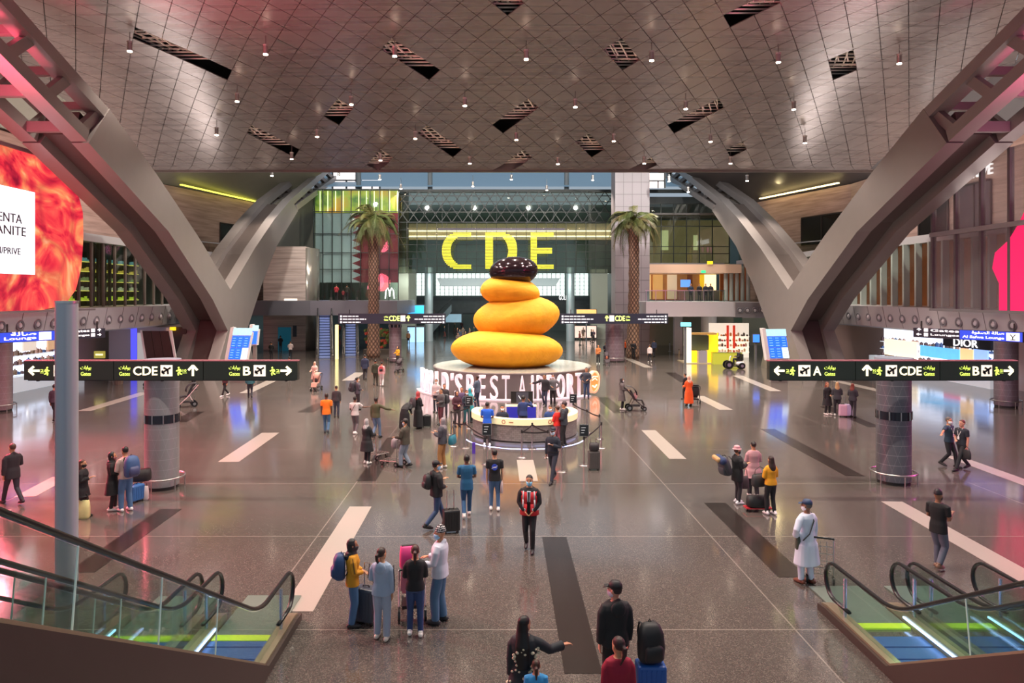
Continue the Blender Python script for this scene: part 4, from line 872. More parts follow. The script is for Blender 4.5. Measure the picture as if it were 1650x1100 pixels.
tg = tag(MB().cbox(Vector(PT['j'])+Vector((.35, -.9, .2)), .12, .12, .42).build('purple_bin', mat('#4a2a9a', .5)), 'small purple box standing by the left queue belts', 'bin')
# ================================================================= columns
def column(px, by, r, z1, label, grey='#77777c', disc=True, band=True, rail=True, z_band=2.05):
    g = G(px, by); o = thing('round_column', label, 'column', g)
    m = NT('tiled_column'); tc = m.n('ShaderNodeTexCoord'); sp_ = m.n('ShaderNodeSeparateXYZ'); m.l(tc.outputs['Object'], sp_.inputs[0])
    f = m.math('FRACT', m.math('MULTIPLY', sp_.outputs['Z'], 3.2)); ln = m.math('LESS_THAN', f, .05); an = m.math('MULTIPLY', m.math('ARCTAN2', sp_.outputs['Y'], sp_.outputs['X']), 1.6)
    d1 = m.math('FRACT', m.math('ADD', an, m.math('MULTIPLY', sp_.outputs['Z'], 1.1))); d2 = m.math('FRACT', m.math('SUBTRACT', an, m.math('MULTIPLY', sp_.outputs['Z'], 1.1)))
    dl = m.math('MAXIMUM', m.math('LESS_THAN', d1, .03), m.math('LESS_THAN', d2, .03))
    c = m.mix(m.math('MULTIPLY', ln, .5), hx(grey), hx('#a6a6aa')); c = m.mix(m.math('MULTIPLY', dl, .25), c, hx('#b5b5b8')); m.l(c, m.b.inputs['Base Color']); m.b.inputs['Roughness'].default_value = .35; m.b.inputs['Metallic'].default_value = .3
    bd = gr_ = None
    MB().cyl(0, 0, .1, z1-.15 if disc else z1, r, 40).build('shaft', m.m, o, 'auto'); MB().cyl(0, 0, 0, .1, r-.03, 40).build('plinth', M['dark'], o, 'auto')
    if band:
        bd = MB().cyl(0, 0, z_band, z_band+.26, r+.012, 40).build('dark_band', mat('#262a33', .15, .3), o, 'auto')
        for a in range(10): q = a*PI/5+.2; MB().cbox(((r+.016)*math.cos(q), (r+.016)*math.sin(q), z_band+.13), .03, .03, .26).build('band_clip', M['steel'], bd)
    if disc: MB().cyl(0, 0, z1-.1, z1, r*1.12, 40).build('top_disc', mat('#a7b6c8', .3, .4), o, 'auto')
    if rail:
        n = 40; gr_ = MB().tube([((r+.16)*math.cos(2*PI*i/n), (r+.16)*math.sin(2*PI*i/n), .36) for i in range(n+1)], .03, 8).build('guard_rail', M['steel'], o, True)
        for a in range(6): q = a*PI/3+.5; MB().cyl((r+.16)*math.cos(q), (r+.16)*math.sin(q), 0, .36, .018, 8).build('rail_post', M['steel'], gr_)
    return o
column(261, 785, .5, 4.0, 'large grey tiled column under the left gate sign', '#88888a'); column(1440, 777, .5, 4.0, 'large grey tiled column under the right gate sign', '#5f6068')
column(0, 662, .56, 3.7, 'grey column at the left edge with a steel guard rail', '#8a7a7e', False, False); column(1621, 655, .55, 3.7, 'grey column at the right edge with a steel guard rail', '#7a7078', False, False)
column(637, 583, .55, 3.9, 'mauve column left of the sculpture under the hanging board', '#6f6068', False, True, True, 3.1); column(991, 582, .85, 3.9, 'mauve column right of the sculpture under the hanging board', '#6f6068', False, False)
pl_ = thing('uplighter_pole', 'slim smooth grey pole rising behind the left escalators', 'pole', (-7.25, 12.0, 0)); MB().cyl(0, 0, 0, 5.86, .175, 32).build('shaft', mat('#a9adb4', .35, .3), pl_, 'auto'); MB().cyl(0, 0, 5.86, 5.9, .185, 32).build('cap', M['steel'], pl_, 'auto'); MB().cyl(0, 0, 0, .06, .26, 32).build('base_plate', M['steel'], pl_, 'auto')
# ================================================================= signs
def gate_sign(px0, px1, breaks, items, label):
    d = 21.3; y0 = 582; y1 = 612; cxp = (px0+px1)/2; o = thing('gate_sign', label, 'sign', (xs(cxp, d), d, zs(y1, d))); ox = o.location.x; oz = o.location.z
    X_ = lambda p: xs(p, d)-ox; Z_ = lambda p: zs(p, d)-oz
    br_ = [px0]+breaks+[px1]
    for a, c in zip(br_, br_[1:]): MB().box(X_(a+.6), X_(c-.6), 0, .22, 0, Z_(y0)).build('sign_face', M['sgrn'], o)
    MB().box(X_(px0), X_(px1), .0, .24, Z_(y0), Z_(y0)+.03).build('top_edge', mat('#a0606a', .4), o); MB().box(X_(px0)+.1, X_(px1)-.1, .05, .18, -.03, 0).build('bottom_edge', M['dark'], o)
    for it in items:
        k, a, c = it[:3]; bx = (X_(a), X_(c))
        if k in 'LRU': strokes('arrow', ARROW[k], (*bx, Z_(604.5), Z_(589.5)) if k != 'U' else (*bx, Z_(605.5), Z_(588.5)), -.01, .065, M['ecream'], o)
        elif k == 'm':
            strokes('walking_man', MANL if it[3] < 0 else [[(1-u, v) for u, v in l] for l in MANL], (X_(a+(c-a)*(.45 if it[3] < 0 else 0)), X_(c-(c-a)*(0 if it[3] < 0 else .45)), Z_(604.5), Z_(591)), -.01, .032, M['eyel'], o, [(.56 if it[3] < 0 else .44, .92, .1)])
            t0, t1 = (a, a+(c-a)*.4) if it[3] < 0 else (c-(c-a)*.4, c)
            txt('minutes', it[4], (X_(t0+.5), X_(t1-.5), Z_(598.8), Z_(594.8)), -.005, M['eyel'], o, .01, 0); MB().box(X_(t0), X_(t1), -.012, 0, Z_(601), Z_(600.3)).build('minutes_underline', M['eyel'], o)
        elif k == 'b':
            MB().box(*bx, -.015, 0, Z_(606), Z_(588)).build('pictogram_box', M['ebox'], o)
            strokes('plane', [[(.12, .3), (.88, .78)], [(.28, .78), (.62, .58), (.66, .2)], [(.14, .52), (.24, .34), (.34, .22)]], (*bx, Z_(606), Z_(588)), -.03, .05, M['dark'], o)
        elif k == 't': txt('gate_letters', it[3], (*bx, Z_(604.5), Z_(590)), -.005, M['ecream'], o, .015, .015)
        elif k == 'g':
            txt('arabic_lettering', '\ufe95\ufe8e\ufe91\ufe8d\ufeee\ufe91', (*bx, Z_(596.5), Z_(589)), -.005, M['eyel'], o, .012, .0); txt('gates_lettering', 'Gates', (X_(a+.5), X_(c-.5), Z_(605), Z_(599)), -.005, M['eyel'], o, .012, .0)
    for p in (px0+20, (px0+px1)/2, px1-20): MB().cyl(X_(p), .1, -.05, 0, .05, 8).build('fixing', M['dark'], o)
    return o
gate_sign(38, 480, [183, 327.5], [('L',47,64),('m',65,80,-1,'2'),('b',87,106),('t',109,126,'A'),('g',130,147),('g',192,210),('t',215,254,'CDE'),('b',259,278),('m',284,301,1,'10'),('U',303,319),('g',369,387),('t',392,404,'B'),('b',409,428),('m',435,451,1,'2'),('R',452,469)], 'dark green hanging gate sign on the left with glowing arrows')
gate_sign(1239.5, 1641, [1378.5, 1514.5], [('L',1248,1264),('m',1266,1281,-1,'2'),('b',1286.5,1305.5),('t',1310,1323,'A'),('g',1328,1346),('U',1389,1405),('m',1406,1421,-1,'10'),('b',1427,1445),('t',1449,1484.5,'CDE'),('g',1488,1506),('g',1546,1563),('t',1567,1577.5,'B'),('b',1581,1598),('m',1602,1616,1,'5'),('R',1617,1632)], 'dark green hanging gate sign on the right with glowing arrows')
def board(px0, px1, label, mid, side_l, side_r, flip):
    d = 62.; o = thing('hanging_direction_board', label, 'sign', (xs((px0+px1)/2, d), d, zs(521.5, d))); ox = o.location.x; oz = o.location.z
    X_ = lambda p: xs(p, d)-ox; Z_ = lambda p: zs(p, d)-oz
    MB().box(X_(px0), X_(px1), 0, .25, 0, Z_(505)).build('board', M['navy'], o)
    for it in mid:
        k, a, c = it[:3]
        if k == 't': txt('gate_letters', 'CDE', (X_(a), X_(c), Z_(517), Z_(508.5)), -.01, M['eyel'], o, .02, .015)
        elif k == 'b': MB().box(X_(a), X_(c), -.02, 0, Z_(517.5), Z_(508)).build('pictogram_box', M['ebox'], o)
        elif k == 'U': strokes('arrow', ARROW['U'], (X_(a), X_(c), Z_(517), Z_(508.5)), -.01, .1, M['eyel'], o)
        else: txt('gates_lettering', 'Gates', (X_(a), X_(c), Z_(516.5), Z_(513.5)), -.01, M['eyel'], o, .02, .01); txt('arabic_lettering', '\ufe95\ufe8e\ufe91\ufe8d\ufeee\ufe91', (X_(a), X_(c), Z_(512), Z_(508.5)), -.01, M['eyel'], o, .02, .01)
    for j, s_ in enumerate(('Transfers', 'Baggage claim', 'Lounges')):
        for (a, c) in (side_l, side_r):
            w_ = (c-a)*(.7, 1, .78)[j]; 
            if (a, c) == side_l: q = (a, a+w_); bxp = (a, a+3)
            else: q = (c-w_, c); bxp = (c-3, c)
            z = (509.5, 514.2, 519)[j]; lo, hi = (q[0]+4.5, q[1]) if (a, c) == side_l else (q[0], q[1]-4.5); sg_ = MB(); u = lo
            while u < hi-1: wd = min(hi-u, (5.5, 7.5, 4.2)[int(u*3) % 3]); sg_.box(X_(u), X_(u+wd), -.02, 0, Z_(z+.8), Z_(z-.9)); u += wd+1.1
            sg_.build('small_print_line', mat('#d8dce4', .5, emit=.5), o)
            MB().box(X_(bxp[0]), X_(bxp[1]), -.02, 0, Z_(z+1.4), Z_(z-1.6)).build('small_pictogram', mat('#d8dce4', .5, emit=.55), o)
    for p in (px0+18, px1-18): MB().bar((X_(p), .12, Z_(505)), (X_(p), .12, Z_(505)+.35), .06).build('hanger', M['dark'], o)
board(545, 718, 'dark hanging direction board left of the sculpture', [('g',619,625.5),('t',627,644),('b',645.5,653),('U',655,661)], (548, 590), (668, 716), 0)
board(902, 1076.5, 'dark hanging direction board right of the sculpture', [('U',975,980.5),('b',982,989.5),('t',991,1007),('g',1008.5,1015)], (905, 958), (1028, 1074), 1)
def navy_board(p, q, z0, z1, label, left):
    p = Vector(p); q = Vector(q); d = q-p; rz = math.atan2(d.y, d.x); L = d.length; o = thing('lounge_sign', label, 'sign', ((p.x+q.x)/2, (p.y+q.y)/2, z0), rz); h = z1-z0
    MB().box(-L/2, L/2, 0, .2, 0, h).build('board', M['navy'], o)
    MB().bar((-L/2+.4, .1, h), (-L/2+.4, .1, h+.4), .06).bar((L/2-.4, .1, h), (L/2-.4, .1, h+.4), .06).build('hanger', M['dark'], o)
    Bm = mat('#2446c8', .4, emit=.8, ecol='#1c3ec0')
    if left:
        a = -L/2+1.0
        MB().box(-L/2, -L/2+3.4, -.01, 0, .02, h-.02).build('blue_part', Bm, o); txt('lettering', 'Lounge', (-L/2+.2, -L/2+1.7, .08, .27), -.02, M['ewht'], o, .02, .01); txt('arabic_lettering', '\ufe94\ufedf\ufe8e\ufebb', (-L/2+.5, -L/2+1.7, .32, .52), -.02, M['ewht'], o, .02, .01)
        MB().box(-L/2+1.85, -L/2+2.45, -.03, 0, .06, h-.06).build('pictogram_box', M['ewht'], o); strokes('arrow', ARROW['U'], (-L/2+3.0, -L/2+3.35, .1, h-.1), -.02, .06, M['ewht'], o)
        for j in (0, 1): txt('small_lettering', ('Gates', 'Lounges')[j], (L/2-1.9, L/2-.9, .36-j*.25, .5-j*.25), -.01, M['ewht'], o, .02, .005); MB().box(L/2-.8, L/2-.6, -.03, 0, .34-j*.25, .52-j*.25).build('small_pictogram', M['ewht'], o); strokes('arrow', ARROW['U' if j == 0 else 'R'], (L/2-.45, L/2-.25, .36-j*.25, .5-j*.25), -.02, .035, M['ewht'], o)
    else:
        MB().box(L/2-2.9, L/2, -.01, 0, .02, h-.02).build('blue_part', Bm, o); txt('lettering', 'Al Safwa Lounge', (L/2-2.75, L/2-.8, .07, .24), -.02, M['ewht'], o, .02, .01)
        txt('arabic_lettering', '\ufe93\ufeee\ufed4\ufebc\ufedf\ufe8d \ufe94\ufedf\ufe8e\ufebb', (L/2-2.3, L/2-.8, .3, .5), -.02, M['ewht'], o, .02, .01); MB().box(L/2-.7, L/2-.12, -.03, 0, .06, h-.06).build('pictogram_box', M['ewht'], o)
        strokes('glass_icon', [[(.3, .8), (.5, .45), (.7, .8)], [(.5, .45), (.5, .15)], [(.3, .15), (.7, .15)]], (L/2-.7, L/2-.12, .06, h-.06), -.05, .04, M['dark'], o)
        for j in (0, 1): strokes('arrow', ARROW['U' if j == 0 else 'L'], (-L/2+.2, -L/2+.45, .36-j*.25, .5-j*.25), -.02, .035, M['ewht'], o); MB().box(-L/2+.6, -L/2+.8, -.03, 0, .34-j*.25, .52-j*.25).build('small_pictogram', M['ewht'], o); txt('small_lettering', ('Gates', 'Lounges')[j], (-L/2+.95, -L/2+2.4, .36-j*.25, .5-j*.25), -.01, M['ewht'], o, .02, .005)
navy_board((23.6, 39.7), (26.3, 35.1), 3.63, 4.15, 'navy lounge sign on the right above the perfume shop', False)
navy_board((-24.2, 34.6), (-21.6, 39.3), 3.63, 4.15, 'navy lounge sign on the left below the video wall', True)
# flight boards
def fids(c, rz, label, w_, h_, sk_, cols=3, small=False):
    o = thing('flight_board', label, 'screen', c, rz); sh_ = lambda v: Vector((v.x+sk_*v.z, v.y, v.z))
    MB().box(-w_/2-.25, -w_/2, 0, .35, -.1, h_+.35).box(-w_/2, w_/2, .05, .35, 0, h_).fn(sh_).build('case', M['white'], o); MB().box(-w_/2, w_/2, -.02, .05, h_*.9, h_+.3).fn(sh_).build('header', mat('#9fd0d8', .4, emit=.8, noise=.3), o)
    if small: MB().box(-w_/2+.05, w_/2-.05, -.03, .05, .1, h_*.86).fn(sh_).build('screen', M['eblue'], o)
    else:
        for i in range(cols):
            for j in range(2):
                a = -w_/2+.04+i*(w_-.04)/cols; sc1 = MB().box(a, a+(w_-.04)/cols-.05, -.03, .04, .06+j*h_*.43, .02+(j+1)*h_*.43).fn(sh_).build('screen', mat('#cfe8ff', .4, emit=.9) if (i == cols-1 and j == 0) else M['eblue'], o)
                for q in range(4): z = .16+j*h_*.43+q*.17; MB().box(a+.06, a+(w_-.04)/cols-.16, -.04, -.03, z, z+.035).fn(sh_).build('text_row', mat('#7fb2ff', .4, emit=1.0), sc1)
    MB().box(-w_/2+.1, w_/2-.1, .1, .3, -c[2], .02).build('support', mat('#77706c', .5), o)
fids((xs(382, 48.5), 48.5, zs(580, 48.5)), R(-8), 'tilted blue flight information board at the foot of the left roof strut', 1.35, 1.9, .2)
fids((xs(1257, 48.5), 48.5, zs(578, 48.5)), R(8), 'tilted blue flight information board at the foot of the right roof strut', 1.45, 1.75, -.16)
fids((xs(409, 53), 53, zs(556, 53)), R(-5), 'small blue screen right of the left flight board', .45, 1.2, .1, 1, True)
# brown slanted boards left and neighbouring counters
bb_ = thing('slanted_panel_board', 'leaning brown panelled board with white posts left of the roof strut', 'board', (xs(262, 50), 50, 0)); sk2 = lambda v: Vector((v.x-.16*(v.z-2.3), v.y, v.z))
for k in range(3): MB().box(-1.25+k*.62, -.67+k*.62, 0, .1, 1.25, 3.45).fn(sk2).build('brown_panel', mat('#3a2620', .4), bb_)
for x in (-1.4, .68): MB().box(x, x+.14, -.02, .12, 0, 3.5).fn(sk2).build('white_post', M['white'], bb_)
b2 = thing('slanted_panel_board', 'second narrow brown board behind the leaning board', 'board', (xs(287, 53), 53, 0)); MB().box(-.5, .6, 0, .1, 1.3, 3.6).build('brown_panel', mat('#3a2620', .4), b2); MB().box(-.9, -.55, 0, .12, 0, 3.5).build('white_post', M['white'], b2)
MB().cyl(-.3, -.2, 3.35, 3.6, .22, 10).build('yellow_light', mat('#f0d020', .5, emit=1.0), b2)
wpn = thing('white_partition', 'white partition wall with violet glow behind the left gate sign', 'partition', (-26.8, 54, 0)); MB().box(-2.6, 3.2, 0, .2, 0, 3.55).build('panel', mat('#b9a8ae', .5), wpn); MB().box(-.9, -.45, -.06, 0, .2, 3.5).build('violet_strip', mat('#4a4ae0', .5, emit=1.1), wpn); MB().box(-.4, 2.1, -.05, 0, .4, 3.1).build('white_screen', mat('#d5d0cc', .5, emit=.35), wpn)
ob = thing('lit_shop_sign', 'small amber framed sign behind the slim pole', 'sign', (xs(160, 50), 50, zs(577, 50))); MB().box(-.38, .38, 0, .1, 0, .5).build('frame', mat('#5c5530', .5, emit=.5, ecol='#c8b840'), ob); MB().box(-.26, .26, -.02, 0, .2, .32).build('glowing_plate', mat('#fff6b0', .5, emit=1.0), ob)
def fern(c, label):
    o = thing('potted_plant', label, 'plant', c); rg = random.Random(2); MB().cyl(0, 0, 0, .8, .3, 12, .4).build('pot', mat('#6a5a50', .5), o); b = MB()
    for i in range(26):
        a = rg.uniform(0, 6.28); l = rg.uniform(.6, 1.1); p = Vector((0, 0, .8))
        for s in range(5): t = (s+1)/5; q = Vector((math.cos(a)*l*t, math.sin(a)*l*t, .8+.9*t-.9*t*t)); n_ = Vector((-math.sin(a), math.cos(a), 0))*.07*(1-t*.7); b.quad(p-n_, p+n_, q+n_, q-n_); p = q
    b.build('leaves', mat('#3a5230', .6), o)
fern((xs(183, 49), 49, 0), 'leafy potted plant behind the left gate sign'); fern((xs(190, 47.5), 47.5, 0), 'leafy potted plant nearest the white partition')
# ---- left bright shop
def wallshop(side, y0, y1, z1, label, faces, header=None):
    X = bothX(side); s = 1 if side == 'l' else -1
    o = thing('lit_shop', label, 'shop', (X(-30.55), (y0+y1)/2, 0), PI/2 if side == 'l' else -PI/2); L = y1-y0     # local x runs along the wall, -y faces the hall
    MB().box(-L/2, L/2, -.05, .0, 0, z1).build('glow_wall', mat('#e6ecf6', .5, emit=1.25, ecol='#dfe9ff', noise=.12, nscale=2), o)
    for z in (.9, 1.5, 2.1): MB().box(-L/2+.2, L/2-.2, -.5, -.05, z, z+.05).build('shelf', mat('#dfe6ee', .4, emit=.5), o)
    products(o, -L/2+.3, L/2-.4, -.42, -.2, (.95, 1.55, 2.15), random.Random(int(y0)), .34 if side == 'l' else .5, ['#7a5a3c', '#b98a70', '#5e3a34', '#3a5a8a'], 'small boxed product on a lit shelf of the %s' % ('left white shop' if side == 'l' else 'right perfume shop'), 'products on the %s shop shelves' % ('left' if side == 'l' else 'right'), 1.2)
    for i, (a, c, z0, z2, col, e) in enumerate(faces): MB().box(a, c, -.6, -.5, z0, z2).build('lit_panel', mat(col, .4, emit=e, noise=.35, nscale=2.), o)
    MB().box(-L/2, L/2, -1.3, -.7, 0, .95).build('counter', mat('#dfe4ea', .3, emit=.35), o)
    return o
ls_ = wallshop('l', 42.5, 50.5, 3.6, 'bright white duty free shop front on the left', [(-1.5, -.2, 2.4, 3.2, '#d8c8b8', .8), (1.0, 2.6, 2.3, 3.1, '#caa27a', .7)])
strokes('arrow', ARROW['L'], (-2.3, -1.7, 1.2, 1.7), -1.32, .1, M['ewht'], ls_)
rs_ = wallshop('r', 45, 59.5, 3.5, 'bright blue and white perfume shop front on the right', [(-6.2, -1.7, 1.1, 2.4, '#f3e3c8', 1.0), (-1.3, 3.2, 1.4, 2.2, '#62b6ea', 1.0), (3.3, 4.6, 1.3, 2.3, '#f0c890', .9), (4.7, 6.0, 1.2, 2.4, '#8fb2f0', 1.0), (1.5, 3.2, 1.05, 1.36, '#e85a7a', 1.0)])
MB().box(1.9, 6.7, -.9, -.62, 2.4, 3.12).build('dark_header', M['navy'], rs_); txt('lettering', 'DIOR', (3.1, 5.55, 2.48, 3.0), -.9, M['ewht'], rs_, .05, .0)
# violet and blue wash of the shops
# curved bench rails seen below the right gate sign
for px, by, lb in ((1305, 615, 'curved low seating rail behind the three standing women'), (1385, 622, 'cluttered low seating rail left of the right column')):
    g = G(px, by); o = thing('low_rail', lb, 'rail', g); MB().tube([(-1.8+.45*i, .15*math.sin(i*.5)-.0, .45) for i in range(9)], .04, 6).build('rail', M['steel'], o)
    for i in (0, 3, 6, 8): MB().cyl(-1.8+.45*i, .15*math.sin(i*.5), 0, .45, .03, 6).build('leg', M['steel'], o)
# ================================================================= near escalators
STEPM = mat('#3a5a8c', .3, .3, emit=.28, ecol='#2a5aa8', name='step_blue_glow'); COMB = mat('#b8c828', .4, emit=.35, ecol='#9cc828'); LED = mat('#dfe6ff', .4, emit=5., ecol='#9fb6ff')  # blue light on the steps is put into their colour and emission
GY = mat('#b3a68c', .3, .7, name='deck_trim')
def escal(xa, xb, yn, label, clad_side):
    """runs along y from the upper floor (y=3.2, z=4.4) to the hall floor (y about 11); xa < xb are the two balustrades"""
    o = thing('escalator', label, 'escalator', ((xa+xb)/2, yn, 0)); ox, oy = o.location.x, yn; t = .5774
    def zr(y): return max(.98, 1.17+t*(10.85-y))
    yb = 10.85+(1.17-.98)/t
    for x in (xa, xb):
        X = x-ox; P = []
        for i in range(9): y = 2.4+(yb-.5-2.4)*i/8; P.append((X, y-oy, zr(y)))
        for i in range(1, 6): a = i/6; y = yb-.5+a*1.0; P.append((X, y-oy, (1-a)**2*zr(yb-.5)+2*a*(1-a)*(.98)+a*a*.98))
        P.append((X, yn-.35-oy, .98)); r = .33
        for i in range(11): a = PI/2-PI*i/10; P.append((X, yn-.35-oy+r*math.cos(a), .98-r+r*math.sin(a)))
        P.append((X, yn-.9-oy, .33))
        MB().tube(P, .042, 8, flat=((1, 0, 0), .75)).build('handrail', M['rubber'], o, True)
        up = [(p[1], p[2]-.05) for p in P[:-12]]; arc = [(p[1]*1.0, p[2]) for p in P[-12:-1]]
        prof = [(2.4-oy, .18+t*(11.14-2.4))]+[(u, v) for u, v in up]+[(yn-.35-oy+.28*math.cos(PI/2-PI*i/8), .65+.28*math.sin(PI/2-PI*i/8)) for i in range(9)]+[(yn-.6-oy, .2), (11.14-oy, .2)]
        gb = MB().prism(prof, 'x', X-.008, X+.008).build('glass_balustrade', M['glass'], o)
        for y in (4.6, 6.2, 7.8, 9.4): MB().bar((X, y-oy, .2+t*(11.14-y)), (X, y+.1-oy, zr(y+.1)), .012, .018, up=(0, 1, 0)).build('glass_joint', mat('#cfdcd8', .3, emit=.15), gb)
        s = 1 if x == xa else -1
        dk_ = [(2.4-oy, .19+t*(11.14-2.4)), (11.14-oy, .19), (yn-.25-oy, .19), (yn-.05-oy, .15), (yn-.02-oy, 0), (11.2-oy, 0), (2.4-oy, .0+t*(10.8-2.4))]
        MB().prism(dk_, 'x', X-.10, X+.10).build('deck', GY, o)
        inner = X+s*.115
        MB().bar((inner, 11.2-oy, .12), (inner, yn-.6-oy, .12), .02, .03).build('led_strip', LED, o)
        MB().cyl(X, yn-.75-oy, .19, .88, .03, 12).build('newel_tube', mat('#b6c3d4', .25, .8), o)
    xl, xr = xa-ox+.12, xb-ox-.12; n = 0
    y = 10.75; z = .0
    while y > 2.6:
        sp1 = MB().box(xl, xr, y-.4-oy, y-oy, z+.02 if z > 0 else .004, z+.03+.0).box(xl, xr, y-.02-oy, y-oy, max(.004, z-.2), z+.02).build('step', STEPM, o)
        MB().box(xl, xr, y-.03-oy, y+.002-oy, z+.03, z+.04).build('step_edge', mat('#9db83a', .4, emit=.25), sp1)
        y -= .4; z += .231
    for k in range(4): MB().box(xl, xr, 10.8+k*.4-oy, min(11.15+k*.4, yn-.87)-oy, .004, .03).build('step', STEPM, o)
    MB().box(xl, xr, yn-.85-oy, yn-.65-oy, .005, .034).build('comb_plate', COMB, o); MB().box(xl, xr, yn-.65-oy, yn+1.0-oy, .005, .03).build('landing_plate', mat('#93a39a', .22, .6), o)
    for s, x in ((-1, xa), (1, xb)):
        if clad_side in (s, 2):
            X = x-ox+.1*s; MB().prism([(2.4-oy, .14+t*(11.14-2.4)), (11.14-oy, .15), (yn-.3-oy, .15), (yn-.0-oy, .12), (yn+.0-oy, 0), (2.4-oy, 0)], 'x', X, X+.06*s).build('side_cladding', mat('#4a3d38', .42, .3, name='escalator_cladding', noise=.06), o)
    return o
escal(-5.0, -3.7, 13.05, 'left escalator nearest the hall centre with brown side cladding', 1)
escal(-6.75, -5.35, 13.0, 'second left escalator behind the first one', 0)
escal(6.35, 7.6, 13.5, 'right escalator nearest the hall centre with brown side cladding', -1)
escal(7.9, 9.15, 13.5, 'second right escalator behind the first one', 0)
for s, x in ((-1, -4.9), (1, 7.6)):
    wlight('escalator_glow', 'AREA', (x-.3, 11.9, .75), 7, (.6, .95, .55), 1.0, (0, 0, 0), .5)
# ================================================================= far escalators
def far_esc(px, by, label):
    g = G(px, by); o = thing('escalator', label, 'escalator', g, math.atan2(-g.x, g.y)); t = .5774; run = 5.45/t; n = 22
    for i in range(n): y = .9+i*run/n; z = i*5.45/n; MB().box(-.5, .5, y, y+run/n, max(0, z), z+5.45/n*.85).build('step', mat('#7d90c4', .4, emit=.1), o); MB().box(-.5, .5, y-.02, y, z+.02, z+.06).build('step_edge', mat('#2c3c66', .4), o)
    MB().box(-.5, .5, -.4, .9, 0, .03).build('landing_plate', M['steel'], o)
    for s in (-1, 1):
        x = s*.68; MB().prism([(-.1, .1), (.9, .25), (run+.9, 5.7), (run+2.4, 5.7), (run+2.4, 6.45), (run+.9, 6.45), (.8, 1.0), (-.2, 1.0)], 'x', x-.01, x+.01).build('glass_balustrade', M['dglass'], o)
        MB().prism([(-.3, 0), (-.3, .2), (.9, .3), (run+.9, 5.75), (run+1.8, 5.75), (run+1.5, 5.4), (1.2, 0)], 'x', x-.12, x+.12).build('skirt', mat('#6d6660', .35, .4), o)
        MB().tube([(x, -.35, .5), (x, -.45, .75), (x, -.25, 1.0), (x, .8, 1.05), (x, run+.9, 6.5), (x, run+2.4, 6.5)], .05, 8).build('handrail', M['rubber'], o)
far_esc(523, 579, 'left one of two far escalators climbing to the balcony'); far_esc(565, 575, 'right one of two far escalators climbing to the balcony')
tag(MB().box(xs(540, 66), xs(544, 66), 66, 66.4, 0, 3.2).build('lit_pylon', mat('#f2e6a0', .5, emit=1.1)), 'pale yellow lit pylon between the two far escalators', 'pylon')
# ================================================================= bags, strollers, carts
def suitcase(c, rz, col, label, w_=.42, h_=.62, dp=.26, handle=.45, tilt=0, grp=None):
    o = thing('suitcase', label, 'suitcase', c, rz, grp); m = mat(col, .4)
    b = MB(); b.box(-w_/2, w_/2, -dp/2, dp/2, .05, h_).build('shell', m, o, bevel=.04)
    rb = MB()
    for k in range(5): x = -w_/2+w_*(k+.8)/6; rb.box(x, x+.015, -dp/2-.008, dp/2+.008, .12, h_-.06)
    rb.build('ribs', mat(col, .3), o)
    if handle:
        MB().tube([(-.09, dp/2-.04, h_-.02), (-.09, dp/2-.04, h_+handle), (.09, dp/2-.04, h_+handle), (.09, dp/2-.04, h_-.02)], .011, 6).build('pull_handle', M['steel'], o)
    MB().tube([(-.07, 0, h_), (-.05, 0, h_+.03), (.05, 0, h_+.03), (.07, 0, h_)], .012, 6).build('grip', M['dark'], o)
    for x in (-w_/2+.05, w_/2-.05):
        for y in (-dp/2+.05, dp/2-.05): MB().tube([(x-.012, y, .03), (x+.012, y, .03)], .03, 10).build('wheel', M['dark'], o)
    return o
def backpack(c, rz, col, label, s=1., tiltx=0, pocket=None):
    o = thing('backpack', label, 'backpack', c, rz); o.rotation_euler = (tiltx, 0, rz)
    b = MB().rings([(0, 0, 0, .13*s, .08*s), (0, -.01*s, .04*s, .16*s, .11*s), (0, -.015*s, .2*s, .17*s, .12*s), (0, -.01*s, .36*s, .155*s, .11*s), (0, 0, .45*s, .12*s, .08*s), (0, .01*s, .48*s, .06*s, .04*s)], 16, 3.); b.build('main_bag', mat(col, .6, noise=.1), o, True)
    MB().rings([(0, -.1*s, .03*s, .1*s, .03*s), (0, -.12*s, .08*s, .12*s, .05*s), (0, -.12*s, .2*s, .12*s, .05*s), (0, -.1*s, .25*s, .09*s, .03*s)], 14, 3.).build('front_pocket', mat(pocket or col, .55), o, True)
    for x in (-.09, .09): MB().tube([(x*s, .08*s, .05*s), (x*s, .15*s, .14*s), (x*s, .2*s, .3*s), (x*s, .14*s, .44*s), (x*s, .05*s, .45*s)], .014*s, 6, flat=((1, 0, 0), .5)).build('strap', mat('#1e1e22', .7), o)
    MB().tube([(-.03*s, .03*s, .46*s), (0, .03*s, .51*s), (.03*s, .03*s, .46*s)], .008*s, 6).build('carry_loop', M['dark'], o)
    return o
def softbag(c, rz, col, label, sx=.3, sy=.14, sz=.22, strap=.25, name='bag', cat='bag', tote=False):
    o = thing(name, label, cat, c, rz); sq = 3.5
    MB().rings([(0, 0, 0, sx*.42, sy*.4), (0, 0, sz*.12, sx*.5, sy*.5), (0, 0, sz*.6, sx*.5, sy*.48), (0, 0, sz*.95, sx*.46, sy*.3), (0, 0, sz, sx*.4, sy*.15)], 16, sq).build('body', mat(col, .6, noise=.08), o, True)
    if strap: MB().tube([(-sx*.38, 0, sz*.85), (-sx*.3, 0, sz+strap*.6), (0, 0, sz+strap), (sx*.3, 0, sz+strap*.6), (sx*.38, 0, sz*.85)], .009, 6).build('strap', mat('#221d1c', .7), o)
    MB().box(-sx*.4, sx*.4, -sy*.12, sy*.12, sz*.97, sz*1.02).build('zip', M['dark'], o)
    return o
